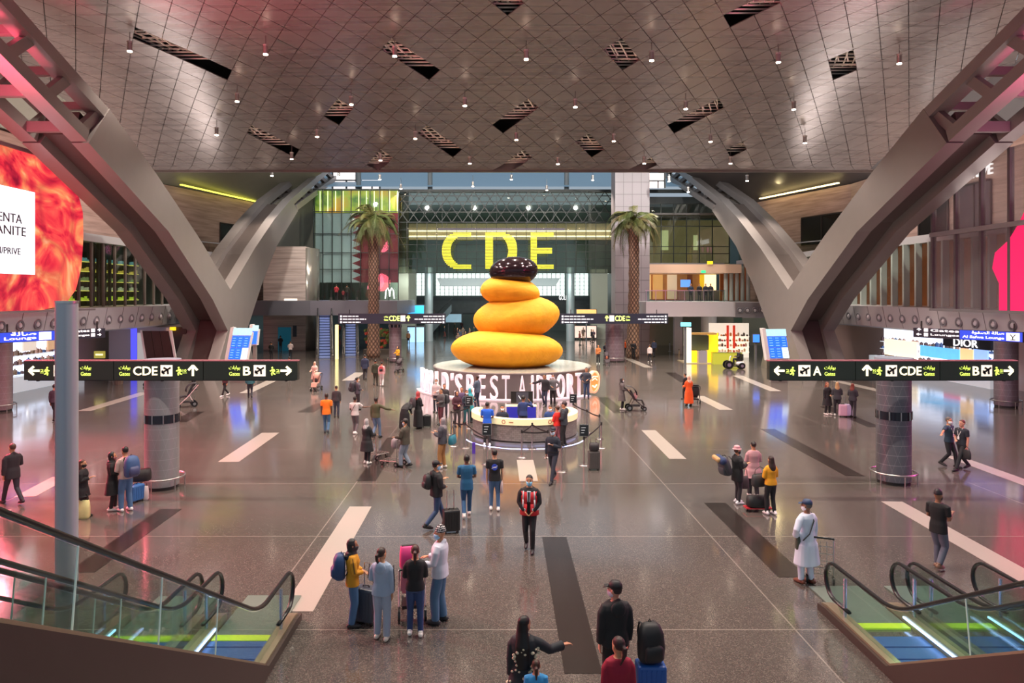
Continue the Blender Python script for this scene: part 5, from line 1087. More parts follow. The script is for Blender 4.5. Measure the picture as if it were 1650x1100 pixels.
def wheel(o, x, y, r, nm='wheel'):
    wh = MB().tube([(x-.02, y, r), (x+.02, y, r)], r, 16).build(nm, M['rubber'], o); MB().tube([(x-.024, y, r), (x+.024, y, r)], r*.5, 10).build('hub', M['steel'], wh)
def stroller(c, rz, col, label, s=1., frame='#1c1c20', child=None):
    o = thing('stroller', label, 'stroller', c, rz); o.scale = (s, s, s); fm = mat(frame, .4, .3)
    for x in (-.24, .24):
        MB().tube([(x, -.45, 1.02), (x, -.3, .85), (x, .05, .45), (x, .38, .14)], .016, 6).build('side_frame', fm, o); MB().tube([(x, -.05, .58), (x, -.28, .16)], .014, 6).build('rear_leg', fm, o)
        wheel(o, x, -.28, .14); wheel(o, x*.7, .4, .1)
    MB().tube([(-.24, -.45, 1.02), (.24, -.45, 1.02)], .02, 8).build('push_bar', M['rubber'], o)
    MB().loops([[(-.2, -.22, .9), (.2, -.22, .9), (.2, -.18, .92), (-.2, -.18, .92)], [(-.21, -.05, .48), (.21, -.05, .48), (.21, 0, .52), (-.21, 0, .52)], [(-.2, .3, .46), (.2, .3, .46), (.2, .3, .51), (-.2, .3, .51)], [(-.17, .38, .25), (.17, .38, .25), (.17, .42, .27), (-.17, .42, .27)]]).build('seat', mat(col, .7), o)
    L = []
    for i in range(7): a = R(-10+i*17); L.append([(x*(.9 if j in (0, 6) else 1), -.16-.05+.42*math.sin(a)*.9-.1, .72+.4*math.cos(a)*(1 if abs(x) < .2 else .93)) for j, x in enumerate((-.22, -.2, -.1, 0, .1, .2, .22))])
    b = MB(); b.loops(L, cap=False, closed=False); k = b.build('hood', mat(col, .7), o, True); sm = k.modifiers.new('solid', 'SOLIDIFY'); sm.thickness = .02
    MB().box(-.18, .18, -.2, .2, .2, .26).build('basket', mat('#2a2628', .7), o)
    if child:
        MB().ell((0, .02, .66), .1, .09, .16).build('bundle', mat(child, .7), o, True)
    return o
def cart(c, rz, label, load=None):
    o = thing('luggage_cart', label, 'cart', c, rz); fm = mat('#a9a39c', .3, .8)
    for x in (-.25, .25):
        MB().tube([(x, -.42, 1.0), (x, -.36, .95), (x, -.32, .2), (x, .4, .16)], .018, 6).build('side_frame', fm, o); wheel(o, x, -.3, .09); wheel(o, x*.6, .38, .07)
    MB().tube([(-.25, -.42, 1.0), (.25, -.42, 1.0)], .022, 8).build('push_bar', M['rubber'], o)
    b = MB()
    for z in (.35, .5, .65, .8): b.bar((-.25, -.33, z), (.25, -.33, z), .012)
    for y in (-.2, 0, .2, .38): b.bar((-.25, y, .18), (.25, y, .18), .012)
    for x in (-.12, 0, .12): b.bar((x, -.33, .2), (x, -.33, .9), .01); b.bar((x, -.32, .18), (x, .4, .17), .01)
    b.build('wire_basket', fm, o)
    if load: MB().rings([(0, -.1, .62, .14, .1), (0, -.1, .7, .18, .14), (0, -.1, .9, .16, .12), (0, -.1, .98, .08, .05)], 12, 3).build('load', mat(load, .7), o, True)
    return o
# ================================================================= people
ARMS = {'down': ((.10,-.03,-1),(.02,.14,-1)), 'fwd': ((.10,.38,-1),(0,.55,-1)), 'back': ((.12,-.42,-1),(.02,-.12,-1)), 'phone': ((.10,.12,-1),(-.25,.85,.35)), 'front': ((.18,.12,-1),(-.62,.62,-.18)),
        'clasp': ((.16,.12,-1),(-.6,.45,-.75)), 'push': ((.12,.22,-1),(-.05,1,-.12)), 'raise': ((.25,.9,.25),(.0,.8,.5)), 'ear': ((.45,.5,-.35),(-.55,.15,.8)), 'out': ((.95,.15,-.45),(.9,.3,-.15)),
        'pull': ((.2,-.45,-1),(.05,-.5,-1)), 'hip': ((.55,-.15,-.8),(-.45,.5,-.65)), 'reach': ((.55,.5,-.55),(.7,.75,.0)), 'chest': ((.2,.2,-1),(-.75,.55,.35)), 'behind': ((.15,-.35,-1),(-.7,-.15,-.6))}
def N(v): return Vector(v).normalized()
def ik(h, a, l1, l2, fwd=Vector((0, 1, 0))):
    d = a-h; L = min(d.length, (l1+l2)*.999); u = d.normalized(); k = (l1*l1-l2*l2+L*L)/(2*L); e = math.sqrt(max(0, l1*l1-k*k)); p = (fwd-u*fwd.dot(u)).normalized(); return h+u*k+p*e
def remesh(o, v, sm=2):
    r = o.modifiers.new('skin_over', 'REMESH'); r.mode = 'VOXEL'; r.voxel_size = v; r.use_smooth_shade = True
    if sm: s = o.modifiers.new('soften', 'SMOOTH'); s.factor = .5; s.iterations = sm
    return o
ZM = {}
def ZIG(k):
    if k in ZM: return ZM[k]
    m = NT('knit_pattern'); tc = m.n('ShaderNodeTexCoord'); w_ = m.t.nodes.new('ShaderNodeTexWave'); w_.bands_direction = 'Z'; w_.inputs['Scale'].default_value = 9 if k == 'zig' else 14; w_.inputs['Distortion'].default_value = 5 if k == 'zig' else 16; w_.inputs['Detail Scale'].default_value = 4
    m.l(tc.outputs['Object'], w_.inputs['Vector']); f = m.math('GREATER_THAN', w_.outputs['Fac'], .6 if k == 'zig' else .5); m.l(m.mix(f, hx('#1a1a1e'), hx('#cfcaca')), m.b.inputs['Base Color']); m.b.inputs['Roughness'].default_value = .8; ZM[k] = m.m; return m.m
def person(px, py, face, label, h=1.72, top='#333333', bot='#2a3040', arms=('down', 'down'), walk=0, skin='#b98563', hair=('short', '#17110f'), tt='long', bt='trousers', shoes='#1a1a1c', mask=None,
           wide=1.0, hem=None, lod=1, lean=0, pos=None, z=0, seat=0, turn=0, grp=None, name='person', extra=None, fem=0, head_extra=None, detail=None, coat=None, group=None):
    g = Vector(pos) if pos is not None else G(px, py); g = Vector((g.x, g.y, z if pos is None else g.z))
    s = h/1.75; o = thing(name, label, 'person', g, R(face), group); o.scale = (s, s, s)
    vs = {0: .0085, 1: .013, 2: .02, 3: .03}[lod]
    # legs
    ph = .93; fx = .105
    lf, rf = Vector((-fx, 0, .085)), Vector((fx, 0, .085)); lt = rt = 0
    if walk: a = walk; lf = Vector((-fx*.8, .33*a, .085)); rf = Vector((fx*.8, -.36*a, .15)); rt = .5; ph = .93-.045*abs(a)
    else: lf.y = .05; rf.y = -.03
    if walk < 0: lf.z = .15; rf.z = .085; lt = .5; rt = 0
    if seat: ph = .50; lf.y = rf.y = .42; 
    dz = ph-.93; HL, HR = Vector((-.085, 0, ph-.02)), Vector((.085, 0, ph-.02))
    KL, KR = ik(HL, lf, .42, .412), ik(HR, rf, .42, .412)
    sw = .185-.02*fem
    def arm(sd, k):
        u, f = ARMS[k]; S = Vector((sd*(sw), -.005, 1.415+dz)); E = S+N((u[0]*sd, u[1], u[2]))*.285; Wp = E+N((f[0]*sd, f[1], f[2]))*.25; return S, E, Wp
    AR = {sd: arm(sd, k) for sd, k in ((-1, arms[0]), (1, arms[1]))}
    z0 = .98+dz
    def warp(v):
        if lean and v.z > z0-.08:
            t = min(1, max(0, (v.z-z0+.08)/.25)); a = -lean*t; c, si = math.cos(a), math.sin(a); y, q = v.y, v.z-z0; return Vector((v.x, c*y-si*q, z0+si*y+c*q))
        return v
    tz = turn
    def hturn(v):
        zz = 1.50+dz
        if tz and v.z > zz: t = min(1, (v.z-zz)/.05); a = R(tz)*t; c, si = math.cos(a), math.sin(a); return Vector((c*v.x-si*v.y, si*v.x+c*v.y, v.z))
        return v
    W_ = lambda b: b.fn(hturn).fn(warp)
    w1 = 1-.06*fem
    TOR = [(.86, .0, .13, .10), (.92, .0, .165+.008*fem, .115), (1.0, 0, .162, .112), (1.1, .005, .142*w1, .1), (1.2, .005, .15*w1, .108), (1.31, .005, .168*w1, .118+.01*fem), (1.39, 0, .172*w1, .108), (1.445, -.005, .135, .085), (1.48, -.01, .075, .065)]
    def torso(b, infl, za, zb=1.5, k=1.0):
        L = []
        pr = [(z_+dz, cy, rx*k+infl, ry*k+infl) for z_, cy, rx, ry in TOR if za <= z_ <= zb]
        b.rings([(0, cy, z_, rx, ry) for z_, cy, rx, ry in pr], 18, 2.4)
    # ---- body
    b = MB(); torso(b, 0, .8)
    b.tube([(0, -.012, 1.44+dz), (0, -.0, 1.56+dz)], [.062, .054], 12)
    b.rings([(0, cy, z_+dz, rx, ry) for z_, cy, rx, ry in ((1.515, .045, .028, .03), (1.53, .038, .048, .052), (1.56, .018, .062, .08), (1.60, .006, .07, .09), (1.645, .0, .075, .097), (1.69, -.005, .073, .094), (1.72, -.008, .062, .078), (1.742, -.01, .04, .05), (1.75, -.01, .014, .018))], 18)
    if lod < 3:
        b.tube([(0, .088, 1.648+dz), (0, .112, 1.603+dz)], [.011, .017], 8, True); b.tube([(-.022, .083, 1.560+dz), (0, .092, 1.561+dz), (.022, .083, 1.560+dz)], .010, 6, True)
        for sd in (-1, 1): b.ell((sd*.078, -.005, 1.625+dz), .014, .022, .033, 8, 6)
    for Hh, K, A in ((HL, KL, lf), (HR, KR, rf)): b.tube([Hh, Hh.lerp(K, .5), K, K.lerp(A, .35), A], [.085, .072, .053, .052, .038], 12, True)
    for A, tt_ in ((lf, lt), (rf, rt)): b.tube([A+Vector((0, -.05, -.035)), A+Vector((0, .06, -.045-.06*tt_)), A+Vector((0, .15, -.055-.09*tt_))], [.038, .036, .028], 10, True)
    for sd in (-1, 1):
        S, E, Wp = AR[sd]; b.tube([S+Vector((-sd*.06, 0, -.02)), S.lerp(E, .3), E, E.lerp(Wp, .3), Wp], [.042, .044, .037, .038, .027], 12)
        f = (Wp-E).normalized(); up = Vector((0, 1, 0)) if abs(f.z) > .6 else Vector((0, 0, -1)); sd_ = f.cross(up).normalized(); nn = f.cross(sd_).normalized()
        if abs(f.z) > .6: sd_, nn = nn, sd_
        curl = nn if nn.dot(Vector((-sd, 0, 0)) if abs(f.z) > .6 else Vector((0, 0, -1))) > 0 else -nn
        if lod >= 2: b.tube([Wp, Wp+f*.09, Wp+f*.15+curl*.03], [.027, .036, .018], 8, True, flat=(tuple(sd_), .55))
        else:
            for k in (-1.2, -.4, .4, 1.2): b.tube([Wp-f*.01+sd_*k*.008, Wp+f*.085+sd_*k*.021], [.017, .0145], 8, True)
            for k, ln in zip((-1.5, -.5, .5, 1.5), (.062, .074, .07, .055)):
                q = Wp+f*.088+sd_*k*.0205; q1 = q+f*ln*.5+curl*.008; q2 = q+f*ln*.9+curl*.03; b.tube([q, q1, q2], [.0092, .0088, .0075], 7, True)
            th = -1 if sd_.dot(Vector((0, 1, 0)) if abs(f.z) > .6 else Vector((-sd, 0, 0))) < 0 else 1
            q = Wp+f*.025+sd_*th*.022; b.tube([q, q+f*.035+sd_*th*.028+curl*.008, q+f*.068+sd_*th*.036+curl*.018], [.014, .011, .009], 7, True)
    sk = mat(skin, .5, name='skin')
    remesh(W_(b).build('body', sk, o, True), vs, 1)
    # ---- trousers
    if bt in ('trousers', 'jeans', 'skirt', 'shorts'):
        b = MB(); torso(b, .010, .86, 1.06)
        kw = wide
        for Hh, K, A in ((HL, KL, lf), (HR, KR, rf)): b.tube([Hh+Vector((0, 0, .0)), Hh.lerp(K, .5), K, K.lerp(A, .45), A+Vector((0, -.0, .0))], [.097, .086*(1+(kw-1)*.5), .066*kw, .063*kw, .055*kw], 12)
        remesh(b.build('trousers', mat(bot, .75, noise=.16 if bt == 'jeans' else .07, nscale=5), o, True), max(vs, .013), 2)
    # ---- shoes
    if lod < 3 or shoes != bot:
        b = MB()
        for A, tt_ in ((lf, lt), (rf, rt)): b.tube([A+Vector((0, -.055, -.032)), A+Vector((0, .04, -.034-.05*tt_)), A+Vector((0, .13, -.046-.085*tt_)), A+Vector((0, .175, -.055-.1*tt_))], [.047, .05, .044, .028], 10, True).tube([A+Vector((0, -.02, -.03)), A+Vector((0, -.01, .04))], [.048, .045], 10)
        b.fn(lambda v: Vector((v.x, v.y, max(v.z, .004)))); b.build('shoes', mat(shoes, .5), o, True)
    # ---- upper garment
    if tt:
        th = {'tee': .014, 'long': .018, 'jacket': .030, 'robe': .03, 'puffy': .05}[tt]; b = MB(); hz = hem if hem is not None else {'tee': .90, 'long': .90, 'jacket': .86, 'robe': .16, 'puffy': .86}[tt]
        if hz < .68:
            kx = .17+th+.05*wide; L = [(0, 0, hz, kx+.03, kx*.78+.02+(.13 if walk else 0)), (0, 0, .55+(hz*.4)*.5, kx+.01, kx*.75+(.06 if walk else 0)), (0, 0, .84, kx-.015, kx*.68)]
            L = [l for l in L if l[2] >= hz]
            b.rings([(x, y, z_+(dz if z_ > .8 else 0), rx, ry) for x, y, z_, rx, ry in L]+[(0, cy, z_+dz, rx+th, ry+th) for z_, cy, rx, ry in TOR if z_ >= .92], 20, 2.3)
        else:
            b.rings([(0, 0, hz+dz, .172+th, .122+th)]+[(0, cy, z_+dz, rx+th, ry+th) for z_, cy, rx, ry in TOR if z_ > max(hz, .87)+.03], 20, 2.4)
        for sd in (-1, 1):
            S, E, Wp = AR[sd]
            if tt == 'tee': b.tube([S+Vector((-sd*.05, 0, .005)), S, S.lerp(E, .72)], [.062, .07, .062], 12)
            else: b.tube([S+Vector((-sd*.05, 0, .005)), S.lerp(E, .3), E, E.lerp(Wp, .45), E.lerp(Wp, .93)], [.058+th*.4, .054+th*.7, .044+th*.8, .042+th*.8, .034+th*.7+(.015 if tt == 'robe' else 0)], 12)
        if tt in ('jacket', 'puffy'): b.tube([(-.05, -.06, 1.47+dz), (0, -.085, 1.5+dz), (.05, -.06, 1.47+dz)], [.035, .045, .035], 8, True)
        remesh(W_(b).build({'tee': 'shirt', 'long': 'sweater', 'jacket': 'jacket', 'robe': 'robe', 'puffy': 'jacket'}[tt], mat(top, .8, noise=.08, nscale=4), o, True), max(vs, .013), 2)
    # ---- hair and headgear
    hk, hc = hair; hm = mat(hc, .55, noise=.15, nscale=20) if not hc.startswith('zig') else ZIG(hc)
    HR_ = [(1.60, -.035, .062, .062), (1.635, -.024, .079, .083), (1.68, -.018, .082, .095), (1.715, -.014, .073, .09), (1.745, -.014, .05, .062), (1.762, -.014, .018, .022)]
    b = MB()
    if hk in ('short', 'pony', 'long', 'xlong', 'bun', 'cap', 'bob'):
        b.rings([(0, cy, z_+dz, rx, ry) for z_, cy, rx, ry in HR_], 16)
        if hk in ('long', 'bob', 'xlong'):
            e = {'long': 1.22, 'xlong': 1.0, 'bob': 1.46}[hk]; b.rings([(0, -.075, e+dz, .045, .02), (0, -.1 if hk == 'xlong' else -.085, e+.06+dz, .1, .05), (0, -.1 if hk == 'xlong' else -.07, 1.36+dz if hk == 'xlong' else 1.44+dz, .12, .075), (0, -.045, 1.55+dz, .098, .07), (0, -.03, 1.64+dz, .086, .08)], 14)
        if hk == 'pony': b.tube([(0, -.09, 1.66+dz), (0, -.14, 1.64+dz), (0, -.135, 1.55+dz), (0, -.12, 1.42+dz)], [.03, .036, .034, .012], 8, True)
        if hk == 'bun': b.ell((0, -.1, 1.68+dz), .045, .04, .045)
    if hk == 'hijab':
        b.rings([(0, -.0, 1.40+dz, .15, .10), (0, -.005, 1.46+dz, .115, .1), (0, -.01, 1.52+dz, .088, .09), (0, -.018, 1.60+dz, .09, .1), (0, -.022, 1.67+dz, .09, .102), (0, -.02, 1.73+dz, .07, .08), (0, -.02, 1.77+dz, .02, .03)], 16)
        b.rings([(0, -.05, 1.30+dz, .06, .08), (0, -.06, 1.4+dz, .14, .1), (0, -.04, 1.5+dz, .1, .09)], 14)
    if hk == 'beanie': b.rings([(0, -.01, 1.66+dz, .083, .104), (0, -.012, 1.70+dz, .083, .1), (0, -.015, 1.75+dz, .066, .08), (0, -.02, 1.79+dz, .03, .04)], 16)
    if hk == 'hat': b.rings([(0, -.01, 1.68+dz, .15, .16), (0, -.01, 1.69+dz, .09, .105), (0, -.012, 1.76+dz, .085, .095), (0, -.015, 1.79+dz, .05, .06)], 18)
    if hk != 'bald': remesh(W_(b).build({'hijab': 'headscarf', 'beanie': 'beanie', 'hat': 'hat'}.get(hk, 'hair'), hm, o, True), max(vs, .011), 1)
    else: b.b.free()
    if hk in ('hat', 'beanie', 'hijab') and isinstance(head_extra, str):
        b = MB(); b.rings([(0, -.03, 1.58+dz, .07, .06), (0, -.03, 1.66+dz, .08, .08)], 12); W_(b).build('hair', mat(head_extra, .6), o, True)
    if hk == 'cap':
        cc = head_extra or '#15161a'; b = MB(); b.rings([(0, -.01, 1.675+dz, .088, .106), (0, -.012, 1.72+dz, .083, .1), (0, -.015, 1.765+dz, .055, .068), (0, -.015, 1.778+dz, .015, .02)], 18)
        b.loops([[(x*.8, .07, 1.69+dz-abs(x)*.1) for x in (-.09, -.045, 0, .045, .09)]+[(x, .17-abs(x)*.35, 1.672+dz-abs(x)*.2) for x in (.09, .045, 0, -.045, -.09)]]+[[(x*.8, .07, 1.70+dz-abs(x)*.1) for x in (-.09, -.045, 0, .045, .09)]+[(x, .17-abs(x)*.35, 1.680+dz-abs(x)*.2) for x in (.09, .045, 0, -.045, -.09)]])
        W_(b).build('cap', mat(cc, .6), o, True)
    if lod < 2:
        b = MB()
        for sd in (-1, 1): b.ell((sd*.031, .089, 1.638+dz), .013, .008, .007, 8, 6)
        W_(b).build('eyes', mat('#1a1210', .3), o, True); b = MB()
        for sd in (-1, 1): b.tube([(sd*.016, .096, 1.656+dz), (sd*.045, .086, 1.658+dz)], .004, 5)
        W_(b).build('eyebrows', mat('#1a1310', .7), o)
        if not mask: b = MB(); b.ell((0, .094, 1.561+dz), .024, .008, .007, 10, 6); W_(b).build('lips', mat('#8d4f45', .5), o, True)
    if mask:
        b = MB(); b.rings([(0, .045, 1.518+dz, .045, .05), (0, .035, 1.545+dz, .06, .075), (0, .028, 1.58+dz, .071, .092), (0, .022, 1.615+dz, .073, .092)], 16)
        if lod < 2: 
            for sd in (-1, 1): b.tube([(sd*.068, .04, 1.60+dz), (sd*.083, -.0, 1.635+dz)], .004, 5)
        W_(b).build('face_mask', mat(mask, .7), o, True)
    if detail: detail(o, W_, dz, AR)
    return o
# detail callbacks
def stripes_side(col):
    def f(o, W_, dz, AR):
        for sd in (-1, 1):
            S, E, Wp = AR[sd]; n = Vector((sd, -.1, .3)).normalized()
            b = MB(); b.tube([S+n*.072, E+n*.066, E.lerp(Wp, .85)+n*.052], .009, 6); W_(b).build('sleeve_stripe', mat(col, .6), o)
    return f
def hood(col):
    def f(o, W_, dz, AR): b = MB(); b.ell((0, -.115, 1.40+dz), .12, .06, .12); remesh(W_(b).build('hood', mat(col, .8, noise=.08, nscale=4), o, True), .015)
    return f
def vest(o, W_, dz, AR):
    def ring(z0, z1, g, col, nm, a0=0, a1=2*PI):
        b = MB(); T = [(.84, .215, .163), (1.0, .212, .163), (1.2, .198, .158), (1.31, .212, .168), (1.44, .185, .135)]
        def rr(z_):
            for (a, x, y), (c, x2, y2) in zip(T, T[1:]):
                if a <= z_ <= c: t = (z_-a)/(c-a); return x+(x2-x)*t, y+(y2-y)*t
            return T[-1][1:] if z_ > 1 else T[0][1:]
        L = []
        for i in range(25):
            a = a0+(a1-a0)*i/24; L.append([((rr(z_)[0]+g)*math.cos(a), (rr(z_)[1]+g)*math.sin(a)*1.02, z_+dz) for z_ in (z0, (z0+z1)/2, z1)])
        for p, q in zip(L, L[1:]): b.quad(p[0], q[0], q[1], p[1]); b.quad(p[1], q[1], q[2], p[2])
        k = W_(b).build(nm, mat(col, .6), o, True); m = k.modifiers.new('solid', 'SOLIDIFY'); m.thickness = .01
    for a0, a1 in ((R(-86), R(79)), (R(101), R(266))): ring(.86, 1.40, .0, '#c21f2a', 'vest', a0, a1)
    ring(.98, 1.03, .008, '#bfc3c8', 'reflective_band', R(110), R(430))
    for a in (52, 128): ring(1.03, 1.42, .008, '#bfc3c8', 'reflective_stripe', R(a-5), R(a+5))
    b = MB(); b.prism([(-.03, 1.18+dz), (.03, 1.18+dz), (.045, 1.42+dz), (-.045, 1.42+dz)], 'y', .13, .158); W_(b).build('shirt_front', mat('#dfe6ee', .6), o)
    b = MB(); b.prism([(-.012, 1.15+dz), (.012, 1.15+dz), (.018, 1.4+dz), (-.018, 1.4+dz)], 'y', .15, .166); W_(b).build('tie', mat('#2a2228', .6), o)
def back_logo(o, W_, dz, AR):
    b = MB(); b.tube([(0, -.155, 1.27+dz), (0, -.128, 1.27+dz)], .085, 24); b.build('round_logo', mat('#2c49c0', .6), o)
    t = txt('logo_lettering', 'NASA', (-.06, .06, 1.25+dz, 1.29+dz), -.155, mat('#f2f2f6', .6), o, .006, .02)
    MB().tube([(-.09, -.158, 1.23+dz), (0, -.16, 1.27+dz), (.09, -.158, 1.32+dz)], .004, 5).build('logo_swoosh', mat('#e8e8f0', .6), o)
def lanyard(o, W_, dz, AR):
    b = MB(); b.tube([(-.07, .06, 1.47+dz), (-.06, .125, 1.36+dz), (0, .15, 1.2+dz), (.06, .125, 1.36+dz), (.07, .06, 1.47+dz)], .009, 6); W_(b).build('lanyard', mat('#e8e4de', .5), o); b = MB(); b.cbox((0, .155, 1.15+dz), .07, .01, .1); W_(b).build('badge', mat('#f0f0f0', .5), o)
def crossbag(col, bag='#3a3f34', side=-1):
    def f(o, W_, dz, AR):
        b = MB(); b.tube([(-side*.10, -.02, 1.49+dz), (-side*.03, -.155, 1.35+dz), (side*.10, -.16, 1.1+dz), (side*.2, -.08, .95+dz)], .013, 6, flat=((0, 1, 0), 1)); W_(b).build('bag_strap', mat(col, .6), o)
    return f
def floral(o, W_, dz, AR):
    rg = random.Random(4); b = MB()
    for i in range(90):
        a = rg.uniform(0, 2*PI); z_ = rg.uniform(.7, 1.36); rx, ry = next((x, y) for zt_, x, y in ((.78, .255, .2), (.86, .24, .175), (.95, .205, .155), (1.08, .2, .15), (1.2, .186, .146), (1.4, .205, .155)) if z_ < zt_); r = rg.uniform(.016, .03); b.ell((rx*math.cos(a), ry*math.sin(a), z_+dz), r, r, r*.8, 8, 5)
    W_(b).build('flower_pattern', mat('#cfc4a8', .7), o)
def belt_stuff(o, W_, dz, AR):
    b = MB(); b.rings([(0, 0, .97+dz, .2, .15), (0, 0, 1.01+dz, .2, .15)], 20, 2.4); W_(b).build('belt', mat('#15151a', .5), o); b = MB(); b.cbox((.08, .14, 1.25+dz), .07, .02, .04); W_(b).build('badge', mat('#d8dade', .5), o)
def two(*fs):
    def f(*a):
        for q in fs: q(*a)
    return f
JE = '#3a5878'; BK = '#19191d'; P_ = person
# --- near group
P_(568,1008,-75,'person in a mustard yellow track jacket, black headscarf and blue jeans',1.57,'#c58a1c','#41648c',('front','front'),skin='#a9775a',hair=('hijab','#1a181b'),tt='long',bt='jeans',wide=1.25,lod=0,fem=1,shoes='#26262a',hem=.84,detail=stripes_side('#1a1a1a'),mask='#2a2a30')
P_(615,1030,-8,'person in a pale blue tracksuit with a ponytail, seen from behind',1.60,'#93a5bd','#95a3b8',('front','down'),hair=('pony','#2b1c16'),tt='long',wide=1.2,lod=0,fem=1,shoes='#d8d2c8',hem=.86,detail=two(hood('#93a5bd'),stripes_side('#1c2230')),turn=-25)
P_(669,1024,5,'person in black top, dark blue jeans and white sneakers at the pink stroller',1.60,BK,'#28406e',('push','push'),hair=('pony','#3a1c16'),tt='long',bt='jeans',lod=0,fem=1,shoes='#e8e4e0')
P_(709,1003,75,'person in a white sweatshirt and wide jeans with a black and white knitted beanie',1.76,'#c8ccda','#4b6e8e',('push','push'),hair=('beanie','zig'),tt='jacket',bt='jeans',wide=1.35,lod=0,mask='#8fc0e0',shoes='#2a2a30',turn=10)
P_(853,886,172,'person in a black suit and a red reflective vest, hands clasped, blue mask',1.78,'#17171b','#17171b',('clasp','clasp'),tt='jacket',lod=0,mask='#7fc0e0',shoes='#101014',detail=vest,walk=.45,hair=('short','#15100e'))
P_(703,850,-60,'person in a black jacket and cap holding a phone beside a black trolley case',1.76,'#1b1b1f','#2e4668',('phone','front'),tt='jacket',bt='jeans',lod=0,walk=.9,mask='#8fc6ea',hair=('cap','#1a1512'),head_extra='#1a1a1e',shoes='#151518',detail=hood('#1b1b1f'))
P_(752,833,5,'person in teal blue short sleeved scrubs walking away',1.72,'#1f5a82','#1d4c74',('front','front'),tt='tee',lod=0,walk=-.75,skin='#6b4634',shoes='#e0dcd8',hair=('short','#16110f'),hem=.80)
P_(797,822,0,'person in a black tee with a round blue back logo and light jeans',1.70,'#1c1c20','#4f6f94',('down','down'),tt='tee',bt='jeans',lod=0,shoes='#e6e2de',detail=back_logo,hair=('short','#14100f'),hem=.86,skin='#c08f70')
P_(891,775,155,'person in a dark navy guard uniform striding with crossed arms',1.78,'#1c2230','#1d2231',('chest','down'),tt='long',lod=1,walk=1.1,mask='#bcd8ea',shoes='#15151a',hair=('cap','#15100e'),head_extra='#1c2230',detail=belt_stuff,skin='#8a5d45')
# --- desk area
P_(785,718,-5,'person in a bright blue polo shirt standing at the information desk',1.74,'#1d5bc8','#1a1a1f',('front','front'),tt='tee',lod=1,hair=('short','#1a1412'),shoes='#d8d8dc',skin='#8a5d45')
P_(909,719,75,'person in a dark grey hoodie and maroon cap at the right side of the desk',1.76,'#2a3038','#17171a',('front','front'),tt='jacket',lod=1,hair=('cap','#2a2020'),head_extra='#3a2c30',detail=hood('#2a3038'))
P_(898,719,40,'person in a bright red top hidden beside the grey hoodie',1.6,'#d0241c','#a8606a',('front','down'),tt='long',lod=1,hair=('cap','#3a2a28'),head_extra='#5a4038',fem=1)
P_(0,0,180,'desk clerk in a dark navy jacket with a white mask seated on the left',1.7,'#1c2436','#1c2436',('front','front'),tt='jacket',lod=1,mask='#e8eef4',seat=1,pos=(DC[0]-.95,DC[1]-.9,.18),hair=('short','#14110f'))
P_(0,0,-20,'desk clerk in a navy shirt standing and holding a phone to the ear',1.74,'#24386a','#1c2844',('down','ear'),tt='long',lod=1,pos=(DC[0]-.05,DC[1]-.1,0),hair=('short','#14110f'),skin='#8a5d45')
P_(0,0,165,'desk clerk in a blue suit seated on the right side of the desk',1.7,'#27467e','#1c2844',('front','front'),tt='jacket',lod=1,mask='#dfe8f0',seat=1,pos=(DC[0]+1.05,DC[1]-.85,.2),hair=('short','#3a2a22'),lean=.2)
# --- queue left of the desk
P_(713,754,70,'person in a grey winter jacket and tan trousers with a teal bag',1.74,'#3a3a42','#96693c',('phone','phone'),tt='jacket',lod=1,hair=('hijab','#7c7478'),wide=1.15,shoes='#d8d0c8',skin='#a9775a')
P_(653,753,60,'person in an olive sweater and cap pushing a luggage cart',1.70,'#403a30','#76808f',('push','push'),tt='jacket',lod=1,hair=('cap','#1a1512'),head_extra='#2a2826',mask='#a9c0d0',wide=1.2,walk=.4)
P_(591,747,-30,'person in a long black coat and black and white patterned scarf pushing a cart',1.60,'#17171b','#17171b',('push','push'),tt='robe',hem=.50,lod=1,hair=('hijab','zigs'),fem=1,shoes='#d8d4d0')
P_(606,706,-20,'person in an olive green sweater walking beside the patterned scarf',1.74,'#45452e','#5a6e88',('down','out'),tt='long',lod=1,hair=('short','#17110f'),walk=-.5,skin='#6b4634')
P_(572,700,-10,'person in a white tee with a dark shoulder strap and grey trousers',1.66,'#c4bdba','#5c5458',('front','reach'),tt='tee',lod=1,hair=('short','#17110f'),walk=.4,shoes='#e0dcd8',skin='#6b4634',detail=crossbag('#2a2220'))
P_(526,698,5,'person in a bright orange tee and blue jeans walking away',1.76,'#e8761a','#3e6484',('down','down'),tt='tee',bt='jeans',lod=1,hair=('short','#2a1a14'),walk=.45,hem=.84,skin='#5c3b2a',shoes='#2a3038')
P_(542,672,0,'person in dark clothes just right of the orange tee',1.55,'#3a3538','#2a3040',('down','down'),lod=2,hair=('short','#3a2a24'))
P_(576,660,-60,'person in a dark grey jacket with a large black backpack',1.70,'#4a4650','#2a2428',('front','front'),tt='jacket',lod=1,hair=('bun','#241a18'),mask='#e4e2e0',fem=1)
P_(652,694,-20,'person in a black abaya bending forward left of the red headscarf',1.62,'#121216','#121216',('push','push'),tt='robe',hem=.12,lod=1,hair=('hijab','#121216'),lean=1.15)
P_(674,690,-50,'person in a black abaya and red headscarf with a backpack',1.66,'#17181b','#17181b',('front','front'),tt='robe',hem=.1,lod=1,hair=('hijab','#a83a3e'),fem=1,skin='#c08f70')
P_(711,684,130,'person in a grey jacket with a backpack waiting in the queue',1.68,'#4c4a4c','#5a2a34',('front','phone'),tt='jacket',lod=1,hair=('short','#17110f'))
P_(703,664,160,'person in a white shirt with dark straps at the left end of the letters',1.70,'#c4bcbc','#30303a',('front','down'),tt='long',lod=1,hair=('short','#3a2420'),mask='#d8d4d4')
P_(716,672,-170,'person with a dark shirt standing behind the grey jacket',1.64,'#3a3436','#2a2a34',('down','front'),lod=2,hair=('short','#1a1412'))
